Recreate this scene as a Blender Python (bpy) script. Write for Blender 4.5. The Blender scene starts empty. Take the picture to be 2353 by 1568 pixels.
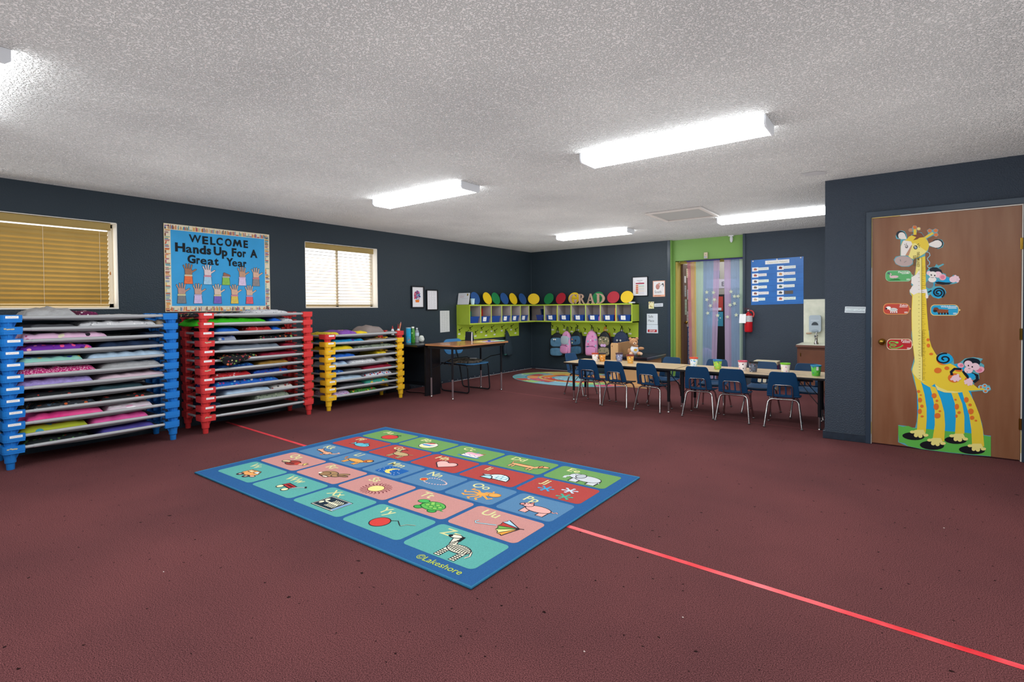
import bpy, math, random
from mathutils import Vector, Matrix, noise as mnoise
from mathutils.geometry import tessellate_polygon
PI = math.pi
random.seed(7)
SC = bpy.context.scene
COL = SC.collection

# ---------------------------------------------------------------- camera, world, exposure
def make_camera():
    yaw, pitch, roll = -0.64341, -0.0185, -0.00944
    f = Vector((math.sin(yaw)*math.cos(pitch), math.cos(yaw)*math.cos(pitch), math.sin(pitch)))
    r = Vector((math.cos(yaw), -math.sin(yaw), 0)); u = r.cross(f)
    c, s = math.cos(roll), math.sin(roll)
    r, u = r*c + u*s, u*c - r*s
    cam = bpy.data.cameras.new('camera'); o = bpy.data.objects.new('camera', cam); COL.objects.link(o)
    cam.sensor_width = 36; cam.lens = 1195.686/2353*36
    cam.shift_y = -52.31/2353
    cam.clip_start = .05
    m = Matrix((r, u, -f)).transposed().to_4x4(); m.translation = (6.25675, -9.02835, 1.2615)
    o.matrix_world = m
    SC.camera = o
make_camera()
SC.view_settings.view_transform = 'Standard'; SC.view_settings.look = 'None'
SC.view_settings.gamma = 1; SC.view_settings.use_curve_mapping = False
SC.view_settings.exposure = EXPOSURE = 0.95
SC.cycles.use_denoising = True
SC.cycles.max_bounces = 8; SC.cycles.diffuse_bounces = 5; SC.cycles.transparent_max_bounces = 16
SC.cycles.sample_clamp_indirect = 6
SC.cycles.use_fast_gi = True; SC.cycles.fast_gi_method = 'ADD'; SC.cycles.ao_bounces = 1; SC.cycles.ao_bounces_render = 1
AMBIENT = (.325, 1.6)      # strength and reach of the ambient fill added to lift the dark ceiling
LIGHT = 10.0       # radiance of the fluorescent diffusers
wd = bpy.data.worlds.new('daylight'); SC.world = wd; wd.use_nodes = True
bg = wd.node_tree.nodes['Background']; bg.inputs[0].default_value = (.95, .97, 1, 1); bg.inputs[1].default_value = 1.3
wd.light_settings.ao_factor, wd.light_settings.distance = AMBIENT
sun = bpy.data.lights.new('sun', 'SUN'); sun.energy = 8.0; sun.angle = .01; sun.color = (1, .93, .82)
so = bpy.data.objects.new('sun', sun); COL.objects.link(so)
so.rotation_euler = Vector((-.52, .12, .85)).to_track_quat('Z', 'Y').to_euler()

# ---------------------------------------------------------------- materials
def lin(h):
    if isinstance(h, str):
        h = h.lstrip('#'); h = [int(h[i:i+2], 16)/255 for i in (0, 2, 4)]
    return tuple(c/12.92 if c <= .04045 else ((c+.055)/1.055)**2.4 for c in h) + (1,)
_mc = {}
def mat(name, col, rough=.5, metal=0, bump=0, bscale=200, var=0, vscale=5, col2=None, emit=0, alpha=1, trans=0, transl=0, spec=None, detail=3, coat=0):
    if name in _mc: return _mc[name]
    m = bpy.data.materials.new(name); m.use_nodes = True; nt = m.node_tree; N = nt.nodes; L = nt.links
    b = N['Principled BSDF']; b.inputs['Base Color'].default_value = lin(col)
    b.inputs['Roughness'].default_value = rough; b.inputs['Metallic'].default_value = metal
    if spec is not None: b.inputs['Specular IOR Level'].default_value = spec
    if coat: b.inputs['Coat Weight'].default_value = coat
    if emit:
        b.inputs['Emission Color'].default_value = lin(col); b.inputs['Emission Strength'].default_value = emit
    if trans: b.inputs['Transmission Weight'].default_value = trans
    b.inputs['Alpha'].default_value = alpha
    if bump or var or col2:
        tc = N.new('ShaderNodeTexCoord')
    if var or col2:
        n = N.new('ShaderNodeTexNoise'); n.inputs['Scale'].default_value = vscale; n.inputs['Detail'].default_value = detail
        L.new(tc.outputs['Object'], n.inputs['Vector'])
        rp = N.new('ShaderNodeValToRGB'); c = lin(col)
        if col2: a_, b_ = c, lin(col2)
        else: a_ = tuple(x*(1-var) for x in c[:3])+(1,); b_ = tuple(min(1, x*(1+var)) for x in c[:3])+(1,)
        rp.color_ramp.elements[0].color = a_; rp.color_ramp.elements[1].color = b_
        rp.color_ramp.elements[0].position = .35; rp.color_ramp.elements[1].position = .65
        L.new(n.outputs['Fac'], rp.inputs[0]); L.new(rp.outputs[0], b.inputs['Base Color'])
    if bump:
        n = N.new('ShaderNodeTexNoise'); n.inputs['Scale'].default_value = bscale; n.inputs['Detail'].default_value = 2
        L.new(tc.outputs['Object'], n.inputs['Vector'])
        bp = N.new('ShaderNodeBump'); bp.inputs['Strength'].default_value = min(1, bump); bp.inputs['Distance'].default_value = .004*max(1, bump)
        L.new(n.outputs['Fac'], bp.inputs['Height']); L.new(bp.outputs[0], b.inputs['Normal'])
    if transl:
        t = N.new('ShaderNodeBsdfTranslucent'); t.inputs[0].default_value = lin(col)
        mx = N.new('ShaderNodeMixShader'); mx.inputs[0].default_value = transl
        L.new(b.outputs[0], mx.inputs[1]); L.new(t.outputs[0], mx.inputs[2]); L.new(mx.outputs[0], N['Material Output'].inputs[0])
    _mc[name] = m
    return m
def pattern(name, base, cols, scale=14, frac=.45, rough=.9, stretch=(1, 1, 1)):
    """cloth print: voronoi cells, some of them coloured"""
    if name in _mc: return _mc[name]
    m = bpy.data.materials.new(name); m.use_nodes = True; nt = m.node_tree; N = nt.nodes; L = nt.links
    b = N['Principled BSDF']; b.inputs['Roughness'].default_value = rough
    tc = N.new('ShaderNodeTexCoord'); mp = N.new('ShaderNodeMapping'); mp.inputs['Scale'].default_value = stretch
    v = N.new('ShaderNodeTexVoronoi'); v.inputs['Scale'].default_value = scale
    L.new(tc.outputs['Object'], mp.inputs[0]); L.new(mp.outputs[0], v.inputs['Vector'])
    sp = N.new('ShaderNodeSeparateColor'); L.new(v.outputs['Color'], sp.inputs[0])
    rp = N.new('ShaderNodeValToRGB'); rp.color_ramp.interpolation = 'CONSTANT'
    e = rp.color_ramp.elements; e[0].color = lin(base); e[0].position = 0
    e[1].color = lin(cols[0]); e[1].position = 1-frac
    for i, c in enumerate(cols[1:]):
        k = e.new(1-frac+frac*(i+1)/len(cols)); k.color = lin(c)
    L.new(sp.outputs[0], rp.inputs[0])
    lt = N.new('ShaderNodeMath'); lt.operation = 'LESS_THAN'; lt.inputs[1].default_value = .42
    L.new(v.outputs['Distance'], lt.inputs[0])
    mx = N.new('ShaderNodeMix'); mx.data_type = 'RGBA'; mx.inputs[6].default_value = lin(base)
    L.new(lt.outputs[0], mx.inputs[0]); L.new(rp.outputs[0], mx.inputs[7]); L.new(mx.outputs[2], b.inputs['Base Color'])
    _mc[name] = m
    return m
def C(hexcol, rough=.55):
    return mat('paint_'+hexcol.lstrip('#'), hexcol, rough)

# ---------------------------------------------------------------- mesh collector
class M:
    def __init__(s): s.v = []; s.f = []; s.mi = []; s.mats = []; s.sm = []
    def idx(s, m):
        if m not in s.mats: s.mats.append(m)
        return s.mats.index(m)
    def add(s, vs, fs, m, smooth=False):
        o = len(s.v); k = s.idx(m); s.v += [tuple(v) for v in vs]
        for f in fs: s.f.append([i+o for i in f]); s.mi.append(k); s.sm.append(smooth)
        return s
    def box(s, x0, x1, y0, y1, z0, z1, m):
        v = [(x, y, z) for z in (z0, z1) for y in (y0, y1) for x in (x0, x1)]
        return s.add(v, [(0, 2, 3, 1), (4, 5, 7, 6), (0, 1, 5, 4), (2, 6, 7, 3), (0, 4, 6, 2), (1, 3, 7, 5)], m)
    def bar(s, p0, p1, w, h, m, up=(0, 0, 1)):
        p0 = Vector(p0); p1 = Vector(p1); d = (p1-p0).normalized(); a = d.cross(Vector(up)).normalized(); b = a.cross(d)
        v = [p+a*x*w/2+b*y*h/2 for p in (p0, p1) for y in (-1, 1) for x in (-1, 1)]
        return s.add(v, [(0, 2, 3, 1), (4, 5, 7, 6), (0, 1, 5, 4), (2, 6, 7, 3), (0, 4, 6, 2), (1, 3, 7, 5)], m)
    def tube(s, pts, r, m, n=8, closed=False):
        P = [Vector(p) for p in pts]; k = len(P); rs = r if isinstance(r, (list, tuple)) else [r]*k
        ref = None; vs = []
        for i in range(k):
            if closed: d = P[(i+1) % k]-P[i-1]
            else: d = P[min(i+1, k-1)]-P[max(i-1, 0)]
            d.normalize()
            if ref is None:
                ref = d.orthogonal().normalized()
            ref = (ref-d*ref.dot(d)); ref = ref.normalized() if ref.length > 1e-5 else d.orthogonal().normalized()
            b = d.cross(ref)
            for j in range(n):
                a = 2*PI*j/n; vs.append(P[i]+(ref*math.cos(a)+b*math.sin(a))*rs[i])
        fs = []
        for i in range(k if closed else k-1):
            for j in range(n):
                a = i*n+j; b_ = i*n+(j+1) % n; c = ((i+1) % k)*n+(j+1) % n; d_ = ((i+1) % k)*n+j
                fs.append((a, b_, c, d_))
        s.add(vs, fs, m, True)
        if not closed:
            s.add([vs[j] for j in range(n)], [tuple(range(n))[::-1]], m); s.add([vs[(k-1)*n+j] for j in range(n)], [tuple(range(n))], m)
        return s
    def cyl(s, p0, p1, r0, r1, m, n=16): return s.tube([p0, p1], [r0, r1], m, n)
    def lathe(s, prof, m, c=(0, 0, 0), n=24, smooth=True):
        vs = []; fs = []
        for r, z in prof:
            for j in range(n):
                a = 2*PI*j/n; vs.append((c[0]+r*math.cos(a), c[1]+r*math.sin(a), c[2]+z))
        for i in range(len(prof)-1):
            for j in range(n):
                fs.append((i*n+j, i*n+(j+1) % n, (i+1)*n+(j+1) % n, (i+1)*n+j))
        s.add(vs, fs, m, smooth)
        if prof[0][0] > 1e-4: s.add(vs[:n], [tuple(range(n))[::-1]], m)
        if prof[-1][0] > 1e-4: s.add(vs[-n:], [tuple(range(n))], m)
        return s
    def ell(s, c, rx, ry, rz, m, nu=16, nv=10, e=1.0, rot=None):
        vs = []; fs = []
        pw = lambda t: math.copysign(abs(t)**e, t)
        for i in range(nv+1):
            ph = -PI/2+PI*i/nv
            for j in range(nu):
                a = 2*PI*j/nu
                p = Vector((rx*pw(math.cos(ph))*pw(math.cos(a)), ry*pw(math.cos(ph))*pw(math.sin(a)), rz*pw(math.sin(ph))))
                if rot is not None: p = rot @ p
                vs.append(Vector(c)+p)
        for i in range(nv):
            for j in range(nu): fs.append((i*nu+j, i*nu+(j+1) % nu, (i+1)*nu+(j+1) % nu, (i+1)*nu+j))
        return s.add(vs, fs, m, True)
    def prism(s, fr, pts, n0, n1, m):
        """polygon pts in frame fr extruded from n0 to n1 along its normal"""
        k = len(pts); tri = tessellate_polygon([[Vector((p[0], p[1], 0)) for p in pts]])
        ar = sum(pts[i][0]*pts[(i+1) % k][1]-pts[(i+1) % k][0]*pts[i][1] for i in range(k))
        if ar < 0: pts = pts[::-1]; tri = [tuple(k-1-i for i in t) for t in tri]
        a = [fr(p[0], p[1], n1) for p in pts]; fx = []
        for t in tri:
            x = (pts[t[1]][0]-pts[t[0]][0])*(pts[t[2]][1]-pts[t[0]][1])-(pts[t[2]][0]-pts[t[0]][0])*(pts[t[1]][1]-pts[t[0]][1])
            fx.append(tuple(t) if x > 0 else tuple(t)[::-1])
        s.add(a, fx, m)
        if n0 is not None:
            b = [fr(p[0], p[1], n0) for p in pts]
            s.add(b, [t[::-1] for t in fx], m)
            s.add(a+b, [(i, i+k, (i+1) % k+k, (i+1) % k) for i in range(k)], m)
        return s
    def stroke(s, fr, pts, w, n1, m, closed=False):
        P = [Vector((p[0], p[1])) for p in pts]; k = len(P)
        if closed: P = P+[P[0]]; k += 1
        L_ = []; R_ = []
        for i in range(k):
            d = P[min(i+1, k-1)]-P[max(i-1, 0)]
            if d.length < 1e-9: d = Vector((1, 0))
            d.normalize(); q = Vector((-d.y, d.x))*w/2
            L_.append(P[i]+q); R_.append(P[i]-q)
        vs = [fr(p.x, p.y, n1) for p in R_]+[fr(p.x, p.y, n1) for p in L_]
        return s.add(vs, [(i, i+1, k+i+1, k+i) for i in range(k-1)], m)
    def text(s, fr, txt, x, y, size, m, n1, bold=0, align='LEFT', sx=1.0, space=1.0, rot=0):
        vs, fs, w = text_mesh(txt, bold, space)
        off = {'LEFT': 0, 'CENTER': -w/2, 'RIGHT': -w}[align]
        c, sn = math.cos(rot), math.sin(rot); out = []
        for a, b in vs:
            a = (a+off)*size*sx; b = b*size
            out.append(fr(x+a*c-b*sn, y+a*sn+b*c, n1))
        return s.add(out, fs, m)
    def build(s, name, parent=None, bevel=0, world=False, seg=2, sub=0, solid=0, smooth_all=False):
        me = bpy.data.meshes.new(name)
        v = s.v
        if world and parent is not None:
            mw = parent_world(parent).inverted()
            v = [mw @ Vector(p) for p in v]
        me.from_pydata([tuple(p) for p in v], [], s.f)
        for m in s.mats: me.materials.append(m)
        me.polygons.foreach_set('material_index', s.mi)
        me.polygons.foreach_set('use_smooth', [True]*len(s.f) if smooth_all else s.sm)
        me.update()
        o = bpy.data.objects.new(name, me); COL.objects.link(o)
        if parent is not None: o.parent = parent
        if solid:
            md = o.modifiers.new('solid', 'SOLIDIFY'); md.thickness = solid; md.offset = 0
        if bevel:
            md = o.modifiers.new('bevel', 'BEVEL'); md.width = bevel; md.segments = seg; md.limit_method = 'ANGLE'; md.angle_limit = .7
            md.harden_normals = False
        if sub:
            md = o.modifiers.new('sub', 'SUBSURF'); md.levels = sub; md.render_levels = sub
        return o
def parent_world(o):
    m = Matrix.Translation(o.location) @ o.rotation_euler.to_matrix().to_4x4()
    return parent_world(o.parent) @ m if o.parent else m
_tc = {}
def text_mesh(txt, bold=0, space=1.0):
    key = (txt, bold, space)
    if key in _tc: return _tc[key]
    cu = bpy.data.curves.new('t', 'FONT'); cu.body = txt; cu.size = 1; cu.offset = bold; cu.space_character = space; cu.resolution_u = 3
    o = bpy.data.objects.new('t', cu); COL.objects.link(o)
    dg = bpy.context.evaluated_depsgraph_get()
    me = bpy.data.meshes.new_from_object(o.evaluated_get(dg))
    vs = [(v.co.x, v.co.y) for v in me.vertices]; fs = []
    for p in me.polygons:
        t = list(p.vertices); a = 0
        for i in range(len(t)):
            a += vs[t[i]][0]*vs[t[(i+1) % len(t)]][1]-vs[t[(i+1) % len(t)]][0]*vs[t[i]][1]
        fs.append(t if a > 0 else t[::-1])
    w = max([a[0] for a in vs] or [0])
    bpy.data.objects.remove(o); bpy.data.curves.remove(cu); bpy.data.meshes.remove(me)
    _tc[key] = (vs, fs, w)
    return _tc[key]
def frame(o, u, v):
    o = Vector(o); u = Vector(u); v = Vector(v); n = u.cross(v)
    return lambda a, b, c=0: o+u*a+v*b+n*c
def tag(o, label=None, cat=None, group=None, kind=None):
    if label: o['label'] = label
    if cat: o['category'] = cat
    if group: o['group'] = group
    if kind: o['kind'] = kind
    return o
def thing(name, label, cat, loc=(0, 0, 0), rz=0, group=None, rot=None):
    o = bpy.data.objects.new(name, None); COL.objects.link(o); o.empty_display_size = .1
    o.location = loc; o.rotation_euler = rot if rot else (0, 0, rz)
    return tag(o, label, cat, group)
def copy_tree(o, parent=None):
    c = o.copy(); COL.objects.link(c); c.parent = parent
    for ch in list(o.children):
        copy_tree(ch, c)
    return c
def arc(c, r, a0, a1, n, f):
    return [f(c[0]+r*math.cos(a0+(a1-a0)*i/n), c[1]+r*math.sin(a0+(a1-a0)*i/n)) for i in range(n+1)]
def round_path(pts, r, n=5):
    """polyline with rounded corners"""
    P = [Vector(p) for p in pts]; out = [P[0]]
    for i in range(1, len(P)-1):
        a = (P[i-1]-P[i]); b = (P[i+1]-P[i]); q = min(r, a.length*.45, b.length*.45)
        A = P[i]+a.normalized()*q; B = P[i]+b.normalized()*q
        for k in range(n+1):
            t = k/n; out.append(A*(1-t)**2+P[i]*2*t*(1-t)+B*t*t)
    out.append(P[-1]); return out
def rrect(x0, x1, y0, y1, r, n=4):
    p = []
    for cx, cy, a in ((x1-r, y0+r, -PI/2), (x1-r, y1-r, 0), (x0+r, y1-r, PI/2), (x0+r, y0+r, PI)):
        for k in range(n+1): p.append((cx+r*math.cos(a+PI/2*k/n), cy+r*math.sin(a+PI/2*k/n)))
    return p
def circ(cx, cy, rx, ry=None, n=20, a0=0):
    ry = rx if ry is None else ry
    return [(cx+rx*math.cos(a0+2*PI*i/n), cy+ry*math.sin(a0+2*PI*i/n)) for i in range(n)]
XY = frame((0, 0, 0), (1, 0, 0), (0, 1, 0))
def scribble(m_, fr, x0, x1, y, amp, n1, m, w=.0015, seed=0):
    """a hand written, unreadable line"""
    rd = random.Random(seed); p = []; x = x0
    while x < x1:
        p.append((x, y+rd.uniform(-amp, amp))); x += amp*rd.uniform(.5, 1.1)
    if len(p) > 1: m_.stroke(fr, p, w, n1, m)
# ================================================================ SETTING
CH = 2.44
def mat_carpet():
    m = bpy.data.materials.new('carpet'); m.use_nodes = True; N = m.node_tree.nodes; L = m.node_tree.links
    b = N['Principled BSDF']; b.inputs['Roughness'].default_value = .95; b.inputs['Specular IOR Level'].default_value = .15
    tc = N.new('ShaderNodeTexCoord')
    n1 = N.new('ShaderNodeTexNoise'); n1.inputs['Scale'].default_value = 260; n1.inputs['Detail'].default_value = 2
    n2 = N.new('ShaderNodeTexNoise'); n2.inputs['Scale'].default_value = 1.3; n2.inputs['Detail'].default_value = 3
    n3 = N.new('ShaderNodeTexNoise'); n3.inputs['Scale'].default_value = 34; n3.inputs['Detail'].default_value = 1
    for n in (n1, n2, n3): L.new(tc.outputs['Object'], n.inputs['Vector'])
    r1 = N.new('ShaderNodeValToRGB'); r1.color_ramp.elements[0].position = .36; r1.color_ramp.elements[1].position = .66
    r1.color_ramp.elements[0].color = lin('#361b1c'); r1.color_ramp.elements[1].color = lin('#774a4b')
    L.new(n1.outputs['Fac'], r1.inputs[0])
    r2 = N.new('ShaderNodeValToRGB'); r2.color_ramp.elements[0].position = .3; r2.color_ramp.elements[1].position = .7
    r2.color_ramp.elements[0].color = (.82, .82, .84, 1); r2.color_ramp.elements[1].color = (1.08, 1.02, 1.02, 1)
    L.new(n2.outputs['Fac'], r2.inputs[0])
    mx = N.new('ShaderNodeMix'); mx.data_type = 'RGBA'; mx.blend_type = 'MULTIPLY'; mx.inputs[0].default_value = 1
    L.new(r1.outputs[0], mx.inputs[6]); L.new(r2.outputs[0], mx.inputs[7])
    r3 = N.new('ShaderNodeValToRGB'); r3.color_ramp.elements[0].position = .235; r3.color_ramp.elements[1].position = .26   # a few dark burrs
    r3.color_ramp.elements[0].color = (.12, .1, .1, 1); r3.color_ramp.elements[1].color = (1, 1, 1, 1)
    L.new(n3.outputs['Fac'], r3.inputs[0])
    m2 = N.new('ShaderNodeMix'); m2.data_type = 'RGBA'; m2.blend_type = 'MULTIPLY'; m2.inputs[0].default_value = 1
    L.new(mx.outputs[2], m2.inputs[6]); L.new(r3.outputs[0], m2.inputs[7]); L.new(m2.outputs[2], b.inputs['Base Color'])
    bp = N.new('ShaderNodeBump'); bp.inputs['Strength'].default_value = .6; bp.inputs['Distance'].default_value = .004
    L.new(n1.outputs['Fac'], bp.inputs['Height']); L.new(bp.outputs[0], b.inputs['Normal'])
    return m
def mat_popcorn():
    m = bpy.data.materials.new('popcorn_ceiling'); m.use_nodes = True; N = m.node_tree.nodes; L = m.node_tree.links
    b = N['Principled BSDF']; b.inputs['Roughness'].default_value = .9; b.inputs['Specular IOR Level'].default_value = .2
    tc = N.new('ShaderNodeTexCoord')
    n = N.new('ShaderNodeTexNoise'); n.inputs['Scale'].default_value = 78; n.inputs['Detail'].default_value = 1.5; n.inputs['Roughness'].default_value = .6
    g = N.new('ShaderNodeTexNoise'); g.inputs['Scale'].default_value = 1.1; g.inputs['Detail'].default_value = 2
    L.new(tc.outputs['Object'], n.inputs['Vector']); L.new(tc.outputs['Object'], g.inputs['Vector'])
    r = N.new('ShaderNodeValToRGB'); r.color_ramp.elements[0].position = .3; r.color_ramp.elements[1].position = .7
    r.color_ramp.elements[0].color = lin('#d2d1d0'); r.color_ramp.elements[1].color = lin('#e3e2e0')
    L.new(g.outputs['Fac'], r.inputs[0]); L.new(r.outputs[0], b.inputs['Base Color'])
    r4 = N.new('ShaderNodeValToRGB'); r4.color_ramp.elements[0].position = .42; r4.color_ramp.elements[1].position = .62
    L.new(n.outputs['Fac'], r4.inputs[0])
    bp = N.new('ShaderNodeBump'); bp.inputs['Strength'].default_value = 1; bp.inputs['Distance'].default_value = .022
    L.new(r4.outputs[0], bp.inputs['Height']); L.new(bp.outputs[0], b.inputs['Normal'])
    return m
CARPET = mat_carpet(); POPCORN = mat_popcorn()
NAVY = mat('navy_wall_paint', '#2a363f', .42, bump=1.0, bscale=75, spec=.45)
NAVY_ROUGH = mat('navy_textured_wall', '#343e4a', .5, bump=1.8, bscale=110, spec=.5)
NAVY_TRIM = mat('navy_trim_gloss', '#2c3947', .3)
WHITE = mat('white_paint', '#e8e4da', .5); GREEN = mat('green_wall_paint', '#7ba556', .5)
def struct(name, m, parent=None, **k):
    o = m.build(name, parent, **k)
    if parent is None: o['kind'] = 'structure'
    return o
m = M(); m.box(0, 8.0, -11.8, 0, -.1, 0, CARPET); m.box(2.9, 4.4, 0, 1.6, -.1, 0, CARPET); struct('floor', m)
m = M(); m.box(0, 8.0, -11.8, .1, CH, CH+.1, POPCORN); struct('ceiling', m)
W1 = (-8.98, -7.226, 1.295, 2.15); W2 = (-5.19, -4.018, 1.293, 2.168)
m = M(); X0 = -.16
m.box(X0, 0, -11.8, W1[0], 0, CH, NAVY); m.box(X0, 0, W1[0], W1[1], 0, W1[2], NAVY); m.box(X0, 0, W1[0], W1[1], W1[3], CH, NAVY)
m.box(X0, 0, W1[1], W2[0], 0, CH, NAVY); m.box(X0, 0, W2[0], W2[1], 0, W2[2], NAVY); m.box(X0, 0, W2[0], W2[1], W2[3], CH, NAVY)
m.box(X0, 0, W2[1], 0, 0, CH, NAVY); struct('wall_left', m)
m = M(); m.box(0, 2.985, 0, .16, 0, CH, NAVY); m.box(4.185, 8.0, 0, .16, 0, CH, NAVY_ROUGH); struct('wall_back', m)
m = M(); m.box(5.67, 6.0, -3.291, -3.17, 0, CH, NAVY_ROUGH); m.box(6.0, 7.055, -3.291, -3.17, 2.085, CH, NAVY_ROUGH); m.box(7.055, 8.0, -3.291, -3.17, 0, CH, NAVY_ROUGH)
m.box(5.67, 5.79, -3.17, 0, 0, CH, NAVY_ROUGH); struct('wall_closet', m)
m = M(); m.box(8.0, 8.16, -11.8, 0, 0, CH, NAVY); struct('wall_right', m)
m = M(); m.box(0, 8.0, -11.96, -11.8, 0, CH, NAVY); struct('wall_front', m)
# green recess above the doorway, its jambs and the little room behind
m = M(); m.box(2.985, 2.999, .0, .3, 0, CH, GREEN); m.box(2.999, 4.185, .1, .3, 2.075, CH, GREEN); m.box(2.999, 3.036, .1, .3, 0, 2.075, GREEN)
struct('wall_doorway', m)
HALL = mat('hall_wall', '#8d8a84', .7)
m = M(); m.box(2.9, 3.0, .3, 1.6, 0, CH, HALL); m.box(4.32, 4.42, .16, 1.6, 0, CH, HALL); m.box(2.9, 4.42, 1.6, 1.7, 0, CH, HALL); m.box(2.9, 4.42, .1, 1.7, CH, CH+.1, HALL); struct('wall_hall', m)
m = M(); m.box(4.187, 4.225, -.022, 0, 0, CH-.005, NAVY_TRIM); struct('trim_1', m)
m = M(); m.box(2.935, 2.984, -.012, 0, 0, CH-.005, NAVY_TRIM); struct('trim_2', m)
# baseboards
BB = mat('navy_baseboard', '#26303b', .35, var=.15, vscale=30)
m = M(); m.box(5.655, 5.995, -3.306, -3.2915, 0, .075, BB); m.box(5.655, 5.6695, -3.2915, -.6, 0, .075, BB); struct('baseboard_closet', m, bevel=.004)
m = M(); m.box(.0005, .011, -3.4, -.012, 0, .045, BB)
CHIP = mat('chipped_paint', '#b9bcc0', .7)
for i in range(22):
    y = -3.3+i*.145+random.uniform(-.05, .05); w = random.uniform(.008, .03); z = random.uniform(.006, .034); m.box(.011, .0114, y, y+w, z, z+random.uniform(.003, .008), CHIP)
m.box(.011, .0116, -2.4, -.02, 0, .006, CHIP); struct('baseboard_left', m)
m = M(); m.box(.012, 2.93, -.011, -.0005, 0, .045, BB); m.box(.1, .9, -.0116, -.011, 0, .006, CHIP); struct('baseboard_back', m)
m = M(); m.box(-.0002, .0025, -.0025, .0002, .05, 2.42, mat('worn_corner', '#56626c', .6)); struct('trim_3', m)

# ---------------------------------------------------------------- windows and blinds
PANE = bpy.data.materials.new('window_glass'); PANE.use_nodes = True
_n = PANE.node_tree.nodes; _l = PANE.node_tree.links; _n.remove(_n['Principled BSDF'])
_t = _n.new('ShaderNodeBsdfTransparent'); _g = _n.new('ShaderNodeBsdfGlossy'); _g.inputs['Roughness'].default_value = .02; _x = _n.new('ShaderNodeMixShader'); _x.inputs[0].default_value = .06
_l.new(_t.outputs[0], _x.inputs[1]); _l.new(_g.outputs[0], _x.inputs[2]); _l.new(_x.outputs[0], _n['Material Output'].inputs[0])
def window(n, w, mull):
    y0, y1, z0, z1 = w
    m = M(); t = .006; F = WHITE
    m.box(-.158, .002, y0, y0+t, z0, z1, F); m.box(-.158, .002, y1-t, y1, z0, z1, F); m.box(-.158, .002, y0, y1, z1-t, z1, F)
    o = struct('window_%d' % n, m)
    s = M(); s.box(-.158, .006, y0, y1, z0, z0+.014, F); s.build('window_sill', o, bevel=.002)
    f = M()
    for a, b in ((y0+t, y0+t+.04), (y1-t-.04, y1-t), (mull-.02, mull+.02)): f.box(-.15, -.115, a, b, z0+.014, z1-t, F)
    f.box(-.15, -.115, y0+t, y1-t, z0+.014, z0+.055, F); f.box(-.15, -.115, y0+t, y1-t, z1-t-.04, z1-t, F)
    f.build('window_frame', o, bevel=.003)
    g = M(); g.box(-.135, -.131, y0+.04, y1-.04, z0+.05, z1-.04, PANE); g.build('window_pane', o)
window(1, W1, -8.1); window(2, W2, -4.63)
BLIND = mat('golden_wood_slats', '#b39a5e', .45, transl=.38, var=.08, vscale=3)
BLIND2 = mat('pale_wood_slats', '#94805a', .5)
CORD = mat('blind_cord', '#e9dfc8', .8); HOLE = mat('blind_ladder', '#f5efe0', .6)
def blind(y0, y1, z0, z1, tilt, n, bmat, label, ladders, cord_y):
    t = thing('window_blind', label, 'blind', (-.06, (y0+y1)/2, z0))
    m = M(); m.box(-.028, -.008, y0, y1, z1-.075, z1-.008, BLIND); m.box(-.03, -.004, y0, y1, z1-.014, z1-.004, BLIND); m.box(-.03, -.005, y0, y1, z1-.072, z1-.062, BLIND); m.box(-.09, -.03, y0+.02, y1-.02, z1-.05, z1-.01, BLIND)
    m.build('valance', t, world=True, bevel=.002)
    m = M(); zt = z1-.085; zb = z0+.04; w = .025
    for i in range(n):
        z = zt-(zt-zb)*(i+.5)/n
        dx = w*math.cos(tilt); dz = w*math.sin(tilt); k = .0014
        nx, nz = -math.sin(tilt)*k, math.cos(tilt)*k
        v = []
        for (sx, sk) in ((-1, -1), (1, -1), (1, 1), (-1, 1)):
            for y in (y0+.012, y1-.012): v.append((-.06+sx*dx+sk*nx, y, z-sx*dz+sk*nz))
        m.add(v, [(0, 1, 3, 2), (2, 3, 5, 4), (4, 5, 7, 6), (6, 7, 1, 0), (0, 2, 4, 6), (1, 7, 5, 3)], bmat)
    m.build('slats', t, world=True)
    m = M(); m.box(-.085, -.035, y0+.012, y1-.012, z0+.018, z0+.034, bmat); m.build('bottom_rail', t, world=True, bevel=.002)
    for y in ladders:
        m = M(); m.box(-.088, -.0865, y-.001, y+.001, z0+.03, z1-.05, CORD); m.box(-.0335, -.032, y-.001, y+.001, z0+.03, z1-.05, CORD); m.box(-.0865, -.0335, y-.001, y+.001, z0+.0175, z0+.0185, CORD)
        m.build('ladder_cord', t, world=True)
    m = M(); m.tube([(-.026, cord_y, z1-.07), (-.026, cord_y, z0+.36)], .0012, CORD, 5); m.lathe([(.002, 0), (.006, .006), (.004, .03), (.001, .034)], mat('tassel_wood', '#c07b3a', .5), (-.026, cord_y, z0+.325), 10)
    m.build('pull_cord', t, world=True)
    return t
blind(W1[0]+.01, W1[1]-.05, W1[2]+.012, W1[3]-.006, -.98, 17, BLIND, 'golden wooden blind with closed slats in the large left window', (-8.6, -7.78, -7.36), -7.28)
blind(W2[0]+.008, W2[1]-.06, W2[2]+.012, W2[3]-.006, .22, 17, BLIND2, 'wooden blind with open slats and bright daylight behind, small window', (-4.95, -4.62, -4.14), -4.11)

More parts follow.
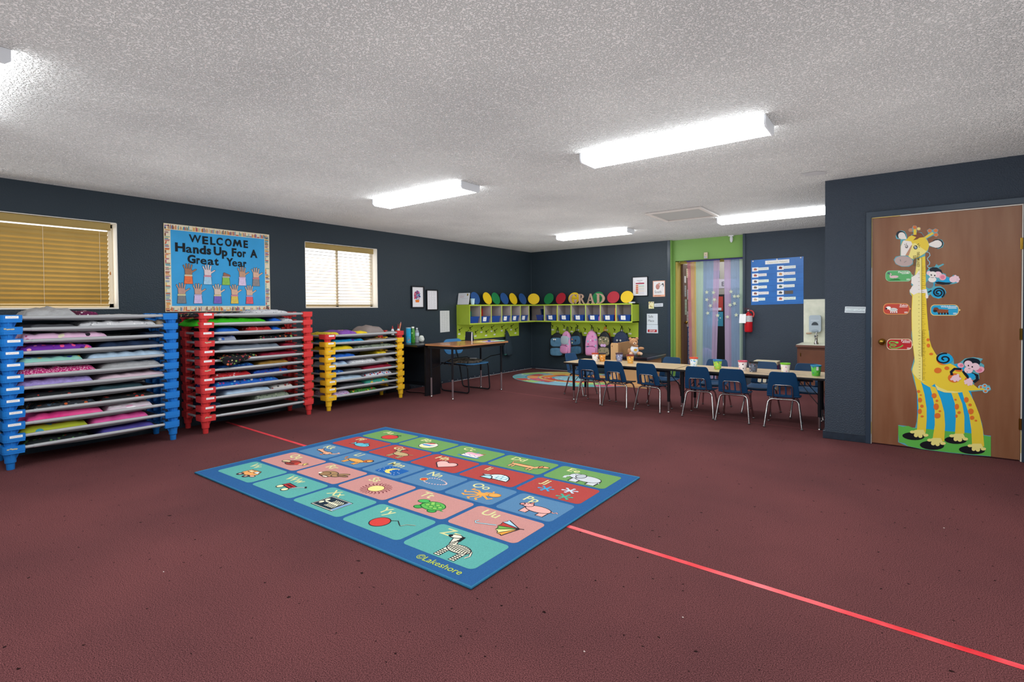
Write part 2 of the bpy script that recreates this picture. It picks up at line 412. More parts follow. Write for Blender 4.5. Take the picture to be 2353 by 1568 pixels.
# ---------------------------------------------------------------- right-hand door with jamb and casing (structure)
DOORW = mat('door_veneer', '#8a6248', .35, col2='#7c5138', vscale=1.6)
_dn = DOORW.node_tree; _tx = [n for n in _dn.nodes if n.type == 'TEX_NOISE'][0]
_mp = _dn.nodes.new('ShaderNodeMapping'); _mp.inputs['Scale'].default_value = (6, 6, .7); _dn.links.new([n for n in _dn.nodes if n.type == 'TEX_COORD'][0].outputs['Object'], _mp.inputs[0]); _dn.links.new(_mp.outputs[0], _tx.inputs['Vector'])
_tx.inputs['Detail'].default_value = 8
BRASS = mat('brass', '#b08d3c', .28, 1); YEL = mat('old_yellow_paint', '#d8b52c', .5)
m = M(); m.box(6.04, 7.014, -3.286, -3.246, .012, 2.043, DOORW); door = struct('door_1', m)
m = M()
m.box(5.9925, 6.033, -3.312, -3.2915, 0, 2.092, NAVY_TRIM); m.box(7.022, 7.075, -3.312, -3.2915, 0, 2.092, NAVY_TRIM); m.box(5.9925, 7.075, -3.3125, -3.2915, 2.053, 2.105, NAVY_TRIM)
m.build('door_casing', door, bevel=.004)
m = M(); m.box(6.0, 6.0375, -3.291, -3.17, 0, 2.083, WHITE); m.box(7.0165, 7.054, -3.291, -3.17, 0, 2.083, WHITE); m.box(6.0375, 7.0165, -3.291, -3.17, 2.0455, 2.083, WHITE)
m.box(6.0345, 6.0372, -3.2925, -3.291, 1.6, 2.05, YEL); m.box(6.0345, 6.24, -3.2925, -3.291, 2.0455, 2.05, YEL); m.box(6.0345, 6.0372, -3.2925, -3.291, .09, .2, YEL); m.box(7.0168, 7.0195, -3.2925, -3.291, .07, .25, YEL)
m.build('door_jamb', door)
m = M(); m.cyl((6.114, -3.2865, .931), (6.114, -3.294, .931), .03, .027, BRASS, 20); m.cyl((6.114, -3.294, .931), (6.114, -3.318, .931), .012, .012, BRASS)
m.ell((6.114, -3.336, .931), .027, .021, .027, BRASS, 20, 12); m.build('door_knob', door)
for z in (1.74, 1.02, .3):
    m = M(); m.cyl((7.0195, -3.294, z-.045), (7.0195, -3.294, z+.045), .0055, .0055, BRASS, 10); m.box(7.006, 7.0195, -3.2905, -3.289, z-.045, z+.045, BRASS); m.build('hinge', door)
m = M(); m.box(6.031, 6.0345, -3.2925, -3.291, .88, .97, BRASS); m.build('strike_plate', door)
m = M(); m.box(5.79, 8.0, -3.17, -3.1, -.001, .0, mat('closet_shade', '#111111', .9))
# ---------------------------------------------------------------- ceiling lights
DIFF = mat('fluorescent_diffuser', '#ffffff', .4); _b = DIFF.node_tree.nodes['Principled BSDF']
_b.inputs['Base Color'].default_value = (.9, .9, .9, 1); _b.inputs['Emission Color'].default_value = (.93, .98, 1, 1); _b.inputs['Emission Strength'].default_value = LIGHT
CAPM = mat('fixture_end_white', '#dfe3e8', .4)
def light(x0, x1, y0, y1, label):
    t = thing('ceiling_light', label, 'ceiling light', ((x0+x1)/2, (y0+y1)/2, CH), 0, 'fluorescent wraparound lights on the ceiling')
    zb = CH-.066; c = .045
    prof = [(y0, CH-.004), (y0, zb+.016), (y0+.018, zb), (y1-.018, zb), (y1, zb+.016), (y1, CH-.004)]
    k = len(prof)
    m = M(); v = [(x, y, z) for x in (x0+.012, x1-.012) for y, z in prof]
    m.add(v, [(i, i+1, k+i+1, k+i) for i in range(k-1)], DIFF); m.build('diffuser', t, world=True)
    m = M(); m.box(x0+.012, x1-.012, y0+.004, y1-.004, CH-.012, CH-.0005, CAPM)
    m.build('housing', t, world=True)
    for a in ((x0, x0+.012), (x1-.012, x1)):
        m = M(); p2 = [(y, z) for y, z in prof]; p2[0] = (y0-.003, CH-.001); p2[-1] = (y1+.003, CH-.001); p2[1] = (y0-.003, zb+.014); p2[2] = (y0+.017, zb-.004); p2[3] = (y1-.017, zb-.004); p2[4] = (y1+.003, zb+.014)
        m.prism(frame((0, 0, 0), (0, 1, 0), (0, 0, 1)), p2, a[0], a[1], CAPM); m.build('end_cap', t, world=True)
    return t
light(4.285, 5.585, -5.52, -5.27, 'largest lit fluorescent light, on the ceiling right of centre')
light(1.74, 3.02, -5.46, -5.21, 'lit fluorescent light on the ceiling left of centre, above the small window wall')
light(1.77, 3.01, -1.84, -1.60, 'smallest lit fluorescent light, at the back above the cubby corner')
light(4.28, 5.56, -1.84, -1.60, 'lit fluorescent light at the back, cut off by the closet wall corner')
light(1.79, 3.07, -8.74, -8.49, 'fluorescent light at the left edge, only its end cap in view')
light(4.3, 5.58, -8.74, -8.49, 'fluorescent light above and behind the viewpoint'); light(4.3, 5.58, -11.3, -11.05, 'unseen fluorescent light added by the front wall for fill')  # the front-wall fixture is unseen, added for extra fill
light(6.6, 7.85, -7.1, -6.85, 'unseen fluorescent light by the right wall, added as fill')  # another out-of-view fixture, added to brighten the room
# hatch in the ceiling
t = thing('ceiling_hatch', 'grey framed attic hatch panel in the ceiling near the back lights', 'hatch', (4.03, -2.45, CH))
HM = mat('hatch_trim', '#cfc9c4', .6)
m = M()
for a in ((3.68, 4.37, -2.8, -2.755), (3.68, 4.37, -2.105, -2.06), (3.68, 3.725, -2.755, -2.105), (4.325, 4.37, -2.755, -2.105)): m.box(*a, CH-.02, CH-.0005, HM)
m.build('trim_frame', t, world=True, bevel=.004)
m = M(); m.box(3.725, 4.325, -2.755, -2.105, CH-.006, CH-.0008, mat('hatch_board', '#a9aaa8', .7)); m.build('panel', t, world=True)
m = M(); m.prism(frame((5.62, -3.72, CH-.002), (1, 0, 0), (0, -1, 0)), [(-.06, -.09), (.09, -.12), (.1, -.02), (.04, .05), (-.09, .03)], 0, .0015, mat('ceiling_patch', '#b9b9bb', .6)); tag(m.build('ceiling_patch'), 'small bare patch board on the ceiling beside the closet wall corner', 'patch')
GIRAFFE="""f0H:291,1837 287,1874 272,1908 246,1920 220,1904 208,1872 213,1848 243,1839 243,1781 241,1697 210,1690 195,1663 210,1625 251,1599 303,1596 332,1618 335,1654 355,1667 350,1580 340,1512 329,1480 318,1439 333,1416 307,1389 311,1356 329,1333 324,1264 425,1263 425,1313 441,1339 448,1353 469,1325 504,1311 539,1324 556,1364 545,1395 518,1419 479,1418 479,1442 552,1429 600,1434 627,1441 640,1467 633,1499 600,1511 586,1487 555,1502 552,1520 531,1530 517,1562 503,1576 541,1601 534,1610 503,1594 489,1609 479,1587 443,1580 426,1553 422,1531 419,1522 416,1658 414,1704 432,1721 441,1765 502,1736 530,1749 539,1780 526,1812 499,1823 439,1788 426,1830 467,1853 488,1838 504,1854 495,1877 503,1899 481,1913 463,1903 442,1916 424,1902 435,1874 410,1845 389,1888 358,1895 356,1909 381,1906 381,1934 360,1936 352,1950 331,1953 322,1931 302,1923 302,1903 331,1898 331,1877 320,1876 313,1858
e1N:246,1878 278,1860 236,1845
e2w:252,1871 276,1857 244,1843
f2w:265,1895 282,1856 287,1837 246,1843 228,1852
e1N:495,1781 534,1782 498,1741
e2w:493,1779 525,1780 496,1747
f2w:437,1786 481,1810 502,1812 502,1747 481,1748 439,1772
f2Y:287,1837 302,1859 331,1872 360,1874 392,1860 414,1840 432,1807 441,1770 432,1734 411,1704 375,1679 332,1659 317,1669 295,1694 245,1697 245,1781 258,1821
f3w:265,1830 317,1816 328,1788 302,1730 291,1694 247,1697 246,1776
f3c:324,1793 346,1800 382,1761 425,1721 390,1692 361,1680 332,1661 317,1669 299,1689 310,1730
f4t:320,1784 277,1695 302,1693 324,1779
f4B:320,1869 338,1874 360,1895 389,1881 407,1845 375,1843 360,1831 331,1824 353,1850
s4Y20.0:344,1919 344,1871
s4Y19.0:414,1840 467,1876
e1t:314,1915 330,1914 314,1899
e3t:314,1915 325,1914 314,1904
e1t:342,1936 357,1934 342,1919
e3O:342,1936 353,1934 342,1924
e1t:369,1921 384,1920 369,1905
e3c:369,1921 380,1920 369,1910
e1t:444,1896 459,1894 444,1880
e3O:444,1896 454,1895 444,1885
e1t:484,1894 499,1893 484,1878
e3O:484,1894 495,1893 484,1883
e1t:486,1858 501,1857 486,1842
e3O:486,1858 497,1857 486,1847
e3m:266,1647 330,1636 263,1602
s4G5.0:241,1663 245,1646
s4G4.0:269,1635 286,1648
e4G:286,1773 297,1772 286,1758
e5w:284,1777 289,1776 284,1771
e4K:348,1761 362,1760 348,1743
e5b:349,1759 358,1758 349,1748
e6w:344,1768 348,1768 344,1763
s5K4.0:360,1781 371,1793
s5K3.0:366,1771 379,1779
s5K4.0:369,1763 378,1761
s5K3.0:285,1791 285,1803
s5K3.0:276,1787 271,1797
f2Y:357,1660 414,1682 418,1544 422,1338 429,1191 439,1045 447,959 461,899 484,848 501,817 342,809 331,929 324,1060 322,1191 326,1340 309,1375 336,1444 346,1530 353,1599
f3c:357,1651 390,1666 393,811 345,809 333,929 327,1060 325,1191 330,1322 343,1426 353,1547
f4w:322,1505 350,1522 377,1564 384,1390 425,1398 437,1320 422,1316 418,1363 364,1365 336,1348 309,1375 322,1418 336,1435 319,1453
s6k3.0:391,1671 394,811
s6k2.0:398,1038 400,601
s6k1.0:394,1595 417,1594
s6k2.0:367,1597 377,1596
s6k2.0:394,1579 408,1578
s6k2.0:394,1562 408,1561
s6k2.0:367,1564 377,1563
s6k1.0:395,1545 408,1545
s6k2.0:395,1529 408,1528
s6k2.0:367,1530 377,1530
s6k2.0:395,1512 418,1511
s6k1.0:395,1495 408,1495
s6k2.0:368,1497 377,1496
s6k2.0:395,1479 408,1478
s6k2.0:395,1462 408,1462
s6k2.0:368,1463 377,1463
s6k1.0:395,1445 409,1445
s6k2.0:395,1429 418,1428
s6k2.0:368,1430 377,1429
s6k2.0:395,1412 409,1412
s6k1.0:395,1395 409,1395
s6k2.0:368,1396 377,1396
s6k2.0:395,1379 409,1378
s6k2.0:395,1362 409,1362
s6k2.0:368,1363 378,1363
s6k1.0:395,1345 418,1345
s6k2.0:395,1329 409,1328
s6k2.0:368,1329 378,1329
s6k2.0:396,1312 409,1312
s6k2.0:396,1295 409,1295
s6k2.0:368,1296 378,1296
s6k2.0:396,1279 409,1279
s6k2.0:396,1262 419,1262
s6k2.0:368,1262 378,1262
s6k2.0:396,1245 409,1245
s6k2.0:396,1229 409,1229
s6k2.0:369,1229 378,1229
s6k2.0:396,1212 409,1212
s6k2.0:396,1195 410,1195
s6k2.0:369,1195 378,1195
s6k2.0:396,1179 419,1179
s6k2.0:396,1162 410,1162
s6k2.0:369,1162 378,1162
s6k2.0:396,1145 410,1145
s6k1.0:396,1128 410,1129
s6k2.0:369,1128 379,1128
s6k2.0:396,1112 410,1112
s6k2.0:396,1095 419,1095
s6k2.0:369,1095 379,1095
s6k2.0:396,1078 410,1078
s6k2.0:397,1062 410,1062
s6k2.0:369,1061 379,1061
s6k2.0:397,1045 410,1045
s6k2.0:397,1028 410,1028
s6k2.0:369,1028 379,1028
s6k1.0:397,1011 420,1012
s6k2.0:397,995 410,995
s6k2.0:369,994 379,994
s6k2.0:397,978 410,978
s6k2.0:397,961 411,962
s6k2.0:370,961 379,961
s6k2.0:397,945 411,945
s6k2.0:397,928 420,929
s6k2.0:370,927 379,927
s6k2.0:397,911 411,912
s6k2.0:397,894 411,895
s6k2.0:370,893 379,894
s6k2.0:397,878 411,878
s6k2.0:397,861 411,861
s6k2.0:370,860 380,860
s6k2.0:397,844 420,845
s6k2.0:397,827 411,828
s6k2.0:370,826 380,827
s6k2.0:400,1042 422,1042
s6k2.0:373,1041 384,1041
s6k1.0:400,1029 416,1030
s6k2.0:400,1017 416,1017
s6k2.0:373,1016 384,1017
s6k2.0:400,1005 416,1005
s6k1.0:401,992 416,993
s6k3.0:374,992 384,992
s6k2.0:401,980 423,981
s6k2.0:401,968 416,968
s6k2.0:374,967 384,967
s6k1.0:401,955 416,956
s6k2.0:401,943 416,944
s6k2.0:374,942 384,943
s6k2.0:401,931 416,931
s6k1.0:401,918 423,919
s6k3.0:374,918 384,918
s6k1.0:401,906 416,907
s6k2.0:401,894 416,894
s6k2.0:374,893 385,893
s6k2.0:401,882 416,882
s6k1.0:401,869 416,870
s6k2.0:374,868 385,869
s6k2.0:401,857 423,858
s6k2.0:401,845 416,845
s6k2.0:374,843 385,844
s6k1.0:401,832 416,833
s6k2.0:401,820 416,821
s6k3.0:374,819 385,819
s6k2.0:401,808 416,808
s6k1.0:401,795 424,796
s6k2.0:374,794 385,794
s6k2.0:401,783 417,784
s6k2.0:401,771 417,771
s6k2.0:374,769 385,770
s6k1.0:401,758 417,759
s6k2.0:402,746 417,747
s6k2.0:374,744 385,745
s6k2.0:402,734 424,735
s6k1.0:402,721 417,722
s6k3.0:375,720 385,720
s6k2.0:402,709 417,710
s6k2.0:402,697 417,698
s6k2.0:375,695 385,696
s6k1.0:402,684 417,685
s6k2.0:402,672 424,673
s6k2.0:375,670 385,671
s6k2.0:402,660 417,661
s6k1.0:402,647 417,648
s6k2.0:375,645 385,646
s6k2.0:402,635 417,636
s6k2.0:402,623 417,624
s6k3.0:375,621 386,621
s6k1.0:402,610 424,612
s1l5.0:425,1717 443,1706 447,1683 429,1662 433,1644 445,1629 443,1607 429,1598 433,1585 447,1575
f2N:443,1570 465,1583 493,1579 521,1557 531,1526 493,1532 475,1528 447,1543
e3p:440,1534 456,1534 440,1516
e3p:500,1518 526,1517 500,1491
e3w:465,1520 491,1518 465,1493
e4w:463,1477 490,1476 463,1453
e4q:531,1494 554,1493 531,1468
e5r:531,1494 545,1494 531,1478
e5K:456,1516 461,1515 456,1510
e5K:479,1511 484,1511 479,1505
s5K3.0:453,1498 463,1493 474,1494
f2u:486,1478 517,1463 559,1493 586,1474 579,1448 545,1440 500,1446 479,1456
f3N:479,1454 504,1459 552,1449 597,1447 573,1432 531,1431 493,1440
e3p:600,1473 625,1472 600,1447
e3p:613,1499 622,1499 613,1488
e3p:628,1489 637,1489 628,1479
e3p:634,1472 643,1472 634,1461
e3p:628,1455 637,1455 628,1445
e2G:444,1435 470,1434 444,1401
s2u6.0:476,1452 478,1420
e3p:333,1383 357,1374 329,1363
e3p:427,1335 437,1335 427,1315
e1u:504,1363 551,1362 504,1318
s3N12.0:508,1356 506,1354 504,1353 501,1353 498,1353 496,1355 493,1358 491,1361 491,1365 491,1370 493,1374 495,1378 499,1380 504,1382 509,1382 514,1380 519,1376 523,1372 525,1366 526,1359 525,1352 522,1346 517,1340 511,1336 504,1335 497,1335 489,1338 483,1343 478,1350 474,1359 474,1368 475,1378 480,1386 486,1393 494,1398 504,1400 514,1399 523,1395 532,1388 538,1379 542,1368 543,1356 540,1344 535,1333 526,1324
s3N11.0:435,1367 458,1384
f0H:324,1036 322,991 336,886 343,796 322,697 337,615 361,511 368,361 362,240 351,186 327,183 291,193 233,194 233,40 297,15 399,4 571,2 736,6 843,13 842,183 799,184 788,278 755,403 706,531 786,548 807,533 841,560 833,595 802,599 765,589 775,562 738,580 735,616 770,647 764,696 796,719 798,762 774,782 790,811 732,823 678,809 640,767 609,759 606,802 578,844 528,853 494,826 465,869 447,942 444,1039
f1g:233,190 266,183 303,195 339,181 433,185 514,185 570,185 642,188 713,186 799,180 842,176 843,15 709,9 571,5 399,6 303,16 279,39 239,41 233,117
f1u:361,587 700,613 793,187 713,186 642,188 570,184 514,185 433,185 368,188
f2Y:326,1037 441,1039 447,950 465,876 499,819 545,784 601,751 651,725 695,670 727,601 760,568 802,568 802,557 749,549 701,541 657,526 591,517 535,527 495,567 483,581 449,549 408,575 390,596 396,552 349,616 328,675 331,705 345,766 342,849 333,961
f3c:335,1037 394,1038 400,605 420,591 396,597 367,617 337,660 331,697 348,766 343,849 335,961
f3c:483,578 512,554 569,529 668,527 613,513 546,513 501,531
f2Y:343,630 390,596 414,486 429,368 430,256 424,151 363,142 368,248 374,362 367,482
f2Y:449,564 489,552 524,452 547,344 553,234 548,94 468,82 485,226 484,374 466,491
f2Y:591,520 633,521 663,429 677,322 678,178 618,170 623,316 616,425
f2Y:660,537 701,541 739,451 771,348 793,229 802,88 727,77 721,220 707,340 679,453
e3K:339,109 416,114 338,75
e3K:466,48 548,55 464,9
e3K:621,115 692,121 620,83
e3K:725,48 807,55 724,13
e4c:333,146 351,148 333,133
e4c:358,121 373,123 358,103
e4c:388,119 403,121 388,101
e4c:425,130 443,133 425,117
f4c:330,153 357,168 410,175 424,139 381,122 351,129
e4c:451,91 468,93 451,78
e4c:475,67 490,69 475,49
e4c:504,65 519,67 504,47
e4c:540,76 558,79 540,63
f4c:448,98 474,113 525,120 540,85 497,68 468,75
e4c:598,149 615,151 598,136
e4c:622,125 636,127 622,107
e4c:649,123 664,125 649,106
e4c:684,134 701,136 684,121
f4c:596,156 620,170 670,177 684,143 643,126 615,133
e4c:714,82 730,84 714,70
e4c:737,59 750,61 737,42
e4c:763,57 777,59 763,40
e4c:797,68 813,71 797,55
f4c:711,89 735,103 783,110 797,77 757,60 730,66
e5O:436,959 446,959 436,946
e5O:439,909 451,909 439,892
e5O:458,837 471,838 458,826
e3O:536,795 579,797 537,745
e5O:503,698 528,700 503,674
e5O:562,721 578,722 562,705
e5O:610,642 651,645 610,602
e5O:703,627 730,629 703,595
e5O:640,710 665,711 640,695
e5O:374,506 385,507 374,493
e5O:389,476 396,477 389,469
e5O:384,432 398,434 384,411
e5O:397,380 409,381 397,366
e5O:383,333 397,335 383,310
e5O:399,291 410,293 399,282
e5O:479,479 496,481 479,457
e5O:498,437 507,438 498,426
e5O:493,386 511,388 493,358
e5O:518,350 527,351 518,342
e5O:502,309 523,312 502,286
e5O:619,458 627,459 619,450
e5O:628,400 642,402 628,376
e5O:643,352 654,354 643,340
e5O:626,320 634,321 626,306
e5O:688,464 703,466 688,441
e5O:712,424 723,425 712,412
e5O:717,370 735,372 717,346
e5O:725,318 739,320 725,301
e5O:749,297 757,297 749,289
e4u:553,799 602,802 554,754
s5N12.0:544,793 542,792 539,792 537,793 534,794 532,796 531,799 530,802 531,806 532,809 535,813 539,815 543,817 549,818 554,818 560,817 565,814 570,810 573,805 575,800 575,793 574,787 570,780 565,775 558,770 549,767 540,765 531,766 522,768 513,772 506,779 501,786 498,795 498,805 500,815 506,824 513,833 524,839 535,844 548,846 562,846
f4u:607,751 640,767 678,726 732,673 711,642 678,683
e4N:721,779 774,782 721,742
e5q:651,750 671,744 647,730
e5q:770,721 799,730 774,695
e6r:768,718 786,719 768,702
e6r:655,750 666,751 655,739
e6p:700,764 726,756 694,736
e6p:743,745 770,740 739,715
e7p:701,715 729,717 701,686
e8K:700,751 704,751 700,744
e8K:724,742 729,742 724,736
e8K:693,697 696,697 693,694
s8K3.0:699,729 706,725 712,727
s5N19.0:656,718 612,719 590,692 596,663
s5N19.0:706,642 678,683 667,704
s5N20.0:721,686 754,674 756,639 733,615
e5u:722,661 742,663 722,635
e6p:618,643 644,651 621,620
e6p:634,667 643,667 634,657
e6p:646,638 656,639 646,628
e6p:634,624 643,625 634,614
e6p:614,620 624,620 614,609
e6p:594,630 604,631 594,620
e6p:706,617 728,608 700,593
e6p:710,641 719,642 710,631
e6p:718,597 727,597 718,587
e6p:702,592 711,593 702,582
e6p:684,603 693,604 684,593
e6p:681,619 690,620 681,609
s2l4.0:732,812 758,817 787,811 769,800
e1l:778,578 794,579 778,562
e3O:778,578 786,578 778,569
e1l:802,591 817,592 802,575
e3O:802,591 810,592 802,582
e1l:823,569 838,571 823,554
e3O:823,569 831,570 823,561
e1l:807,547 823,548 807,531
e3O:807,547 816,548 807,538"""
TAGS={"flamingo":[[293,1564],[300,1562],[307,1558],[313,1552],[318,1544],[321,1535],[322,1526],[322,1503],[321,1493],[318,1485],[314,1477],[308,1472],[301,1468],[293,1467],[167,1472],[159,1474],[152,1478],[145,1484],[140,1492],[137,1501],[136,1511],[136,1534],[137,1544],[140,1553],[145,1560],[151,1566],[159,1569],[166,1570]],"zebra":[[278,1275],[286,1273],[293,1270],[299,1264],[304,1256],[307,1247],[308,1238],[308,1215],[307,1205],[304,1196],[299,1189],[293,1183],[286,1179],[279,1178],[152,1178],[144,1180],[137,1183],[130,1189],[125,1197],[122,1206],[121,1216],[121,1240],[122,1249],[125,1258],[130,1266],[136,1272],[144,1275],[151,1277]],"wildebeest":[[609,1260],[616,1259],[623,1255],[629,1250],[633,1242],[636,1234],[637,1225],[637,1202],[636,1193],[633,1185],[629,1177],[623,1172],[617,1168],[610,1167],[480,1167],[472,1168],[465,1172],[460,1177],[455,1185],[452,1194],[451,1203],[451,1226],[452,1235],[455,1244],[459,1252],[465,1257],[472,1261],[479,1262]],"python":[[299,963],[306,962],[313,959],[319,953],[324,946],[327,937],[328,927],[328,904],[327,895],[324,886],[319,878],[313,872],[306,868],[299,867],[177,862],[169,863],[162,866],[156,872],[151,879],[148,888],[147,898],[147,922],[148,931],[151,941],[156,948],[162,955],[169,958],[177,960]]}
BED_BLUE=[[[-8.019,-7.658,0.085,"grey_fleece","light grey fleece pillow"],[-7.662,-7.516,0.05,"maroon_white","maroon and white print cloth"],[-7.492,-7.22,0.012,"white_cloth","thin white sheet"]],
[[-7.997,-7.658,0.03,"charcoal","flat charcoal blanket"],[-7.673,-7.064,0.05,"white_grey","white and grey print blanket"],[-7.064,-6.998,0.04,"tan","small tan cloth"]],
[[-8.044,-7.451,0.075,"pink_print","pale pink print blanket"],[-7.166,-7.017,0.03,"navy","dark navy cloth"]],
[[-8.064,-7.556,0.05,"purple_print","purple, pink and orange print blanket"],[-7.54,-7.027,0.06,"navy","rumpled navy blanket"]],
[[-8.071,-7.627,0.045,"mint_rainbow","mint blanket with rainbow arcs"],[-7.619,-6.988,0.07,"pale_blue","pale blue blanket"]],
[[-8.087,-7.54,0.055,"polka_pink","magenta polka dot blanket"],[-7.524,-7.027,0.06,"grey_fleece","grey fleece blanket"]],
[[-8.091,-7.556,0.07,"lavender","fuzzy lavender blanket"],[-7.548,-6.998,0.035,"pale_pink","folded pale pink blanket"]],
[[-8.058,-7.604,0.03,"dark_red","black blanket with red shapes"],[-7.596,-7.175,0.035,"teal_dark","dark teal blanket"]],
[[-7.984,-7.54,0.03,"dark_multi","dark orange and white print blanket"],[-7.532,-7.064,0.03,"dark_red","black blanket with rust flecks"]],
[[-8.031,-7.492,0.06,"hot_pink","hot pink blanket"],[-7.484,-7.111,0.05,"pink_white","pink and white striped sheet"]],
[[-8.077,-7.604,0.05,"lime_multi","lime, purple and orange blanket"],[-7.596,-7.147,0.055,"pink","bubblegum pink blanket"]],
[[-8.071,-7.596,0.03,"green_dark","black blanket with green flecks"],[-7.532,-7.092,0.035,"violet","violet blanket"]]]
BED_RED=[[[-6.787,-6.17,0.02,"black_floral","flat black floral cloth"],[-6.15,-5.684,0.05,"white_grey","grey and white fleece pillow"]],
[[-6.721,-5.969,0.055,"green","bright green towel"],[-5.938,-5.794,0.05,"blue","rounded blue pillow"],[-5.794,-5.656,0.045,"white_grey","pale grey pillow"]],
[[-6.532,-6.276,0.06,"blue","puffy royal blue pillow"],[-6.218,-5.917,0.05,"red_print","red cloth with pink folds"],[-5.915,-5.81,0.045,"blue","small blue cushion"]],
[[-6.61,-6.514,0.035,"teal_dark","dark teal cloth"],[-6.512,-6.314,0.055,"blue_grey","blue and grey plush blanket"],[-6.091,-5.622,0.04,"black_floral","black blanket with orange print"]],
[[-6.514,-5.81,0.05,"blue_grey_plain","smooth slate grey blanket"],[-5.805,-5.611,0.03,"maroon","dark red cloth"]],
[[-6.47,-6.081,0.05,"black_floral","black comic print blanket"],[-6.071,-5.6,0.035,"maroon","red blanket with white ribbon"]],
[[-6.514,-6.111,0.03,"blue_print","mottled blue blanket"],[-6.091,-5.712,0.035,"mustard","mustard brown blanket"]],
[[-6.602,-6.15,0.045,"red_print","red blanket with white flecks"],[-6.145,-5.723,0.04,"navy_red","blue and red print blanket"]],
[[-6.576,-5.832,0.055,"blue_pink","blue, pink and white print blanket"]],
[[-6.452,-5.948,0.045,"pale_blue","folded pale blue sheet"],[-5.938,-5.656,0.04,"multi_white","white, yellow and red print sheet"]],
[[-6.61,-6.488,0.035,"navy","dark blue cloth"],[-6.13,-5.718,0.055,"green_grey","grey green camouflage fleece"]],[]]
BED_YELLOW=[[[-5.216,-5.028,0.04,"yellow_black","yellow and black patterned cloth"],[-5.013,-4.753,0.06,"purple_yellow","purple cloth with yellow trim"],[-4.753,-4.581,0.035,"yellow","bright yellow cloth"],[-4.57,-4.252,0.11,"brown_grey","large taupe grey pillow"]],
[[-5.154,-4.614,0.035,"blue_purple","turquoise and purple blanket"],[-4.592,-4.264,0.02,"tan","tan sheet"]],
[[-5.164,-4.816,0.05,"yellow","lemon yellow blanket"],[-4.795,-4.109,0.04,"green_grey","grey camouflage sheet"]],
[[-5.154,-4.784,0.045,"blue","cobalt blue blanket"],[-4.437,-4.276,0.03,"yellow","orange yellow cloth"]],
[[-5.164,-4.908,0.04,"pale_blue","pale blue sheet"],[-4.898,-4.448,0.05,"white_grey","silver print blanket"],[-4.443,-4.121,0.055,"grey_fleece","plump light grey pillow"]],
[[-5.154,-4.968,0.035,"blue_print","blue print cloth"],[-4.963,-4.679,0.025,"charcoal","flat grey sheet"],[-4.668,-4.157,0.045,"maroon","burgundy blanket"]],
[[-5.154,-4.657,0.055,"pale_blue","white blue tinted pillow"],[-4.647,-4.181,0.05,"red_white_blue","red and blue print blanket"]],
[[-5.038,-4.668,0.025,"charcoal","dark grey cloth"],[-4.652,-4.24,0.05,"multi_bright","green, orange and violet blanket"]],
[[-5.154,-4.877,0.05,"lilac_print","lilac and white print blanket"],[-4.867,-4.437,0.04,"green_red","green, red and yellow print blanket"]]]
# ================================================================ COTS
TUBE = mat('grey_powder_tube', '#b2b5b8', .34, .25); SLING = mat('grey_sling', '#6f7073', .85, bump=.5, bscale=900, transl=.1)
FERR = mat('clear_cuff', '#b9b6a8', .3)
PLA = {'blue': mat('blue_plastic', '#1f76c8', .38), 'red': mat('red_plastic', '#cf3b3c', .38), 'yellow': mat('yellow_plastic', '#eab92a', .38)}
STICK = mat('sticker_white', '#eceff0', .5); INK = mat('faded_red_ink', '#b5787c', .7); WORN = mat('peeled_sticker', '#b9b49a', .8)
CW, CLEN, PITCH = .53, 1.275, .0962       # width, length, stacking pitch
_cot = {}
def corner_mesh(color, sx, sy):
    """corner block with the tapered stacking leg under it; the outer corner is at the origin, the block grows to -sx, -sy"""
    pm = PLA[color]; m = M()
    bx, by, r, th = .155, .135, .035, .046
    pts = [(0, -by), (0, -r)]+[(-r+r*math.cos(a), -r+r*math.sin(a)) for a in (PI/8, PI/4, 3*PI/8)]+[(-r, 0), (-bx, 0), (-bx, -th), (-th-.012, -th), (-th, -th-.012), (-th, -by)]
    pts = [(x*sx, y*sy) for x, y in pts]
    m.prism(XY, pts, .146, .19, pm)
    p2 = [(x*.97-.002*sx, y*.97-.002*sy) for x, y in pts]
    m.prism(XY, p2, .13, .146, pm)
    lx, ly = -.052*sx, -.052*sy
    m.box(min(lx*.2, lx*1.75), max(lx*.2, lx*1.75), min(ly*.2, ly*1.75), max(ly*.2, ly*1.75), .15, .187, pm)
    m.lathe([(.024, .0), (.026, .004), (.0275, .052), (.036, .056), (.037, .13)], pm, (lx, ly, 0), 18)
    # gusset flares under the block
    f = frame((lx, ly, 0), (0, sy, 0), (0, 0, 1))
    m.prism(f, [(-.034, .08), (.034, .08), (.044, .132), (-.058, .132)], -.006, .006, pm)
    f = frame((lx, ly, 0), (sx, 0, 0), (0, 0, 1))
    m.prism(f, [(-.034, .08), (.034, .08), (.044, .132), (-.058, .132)], -.006, .006, pm)
    return m
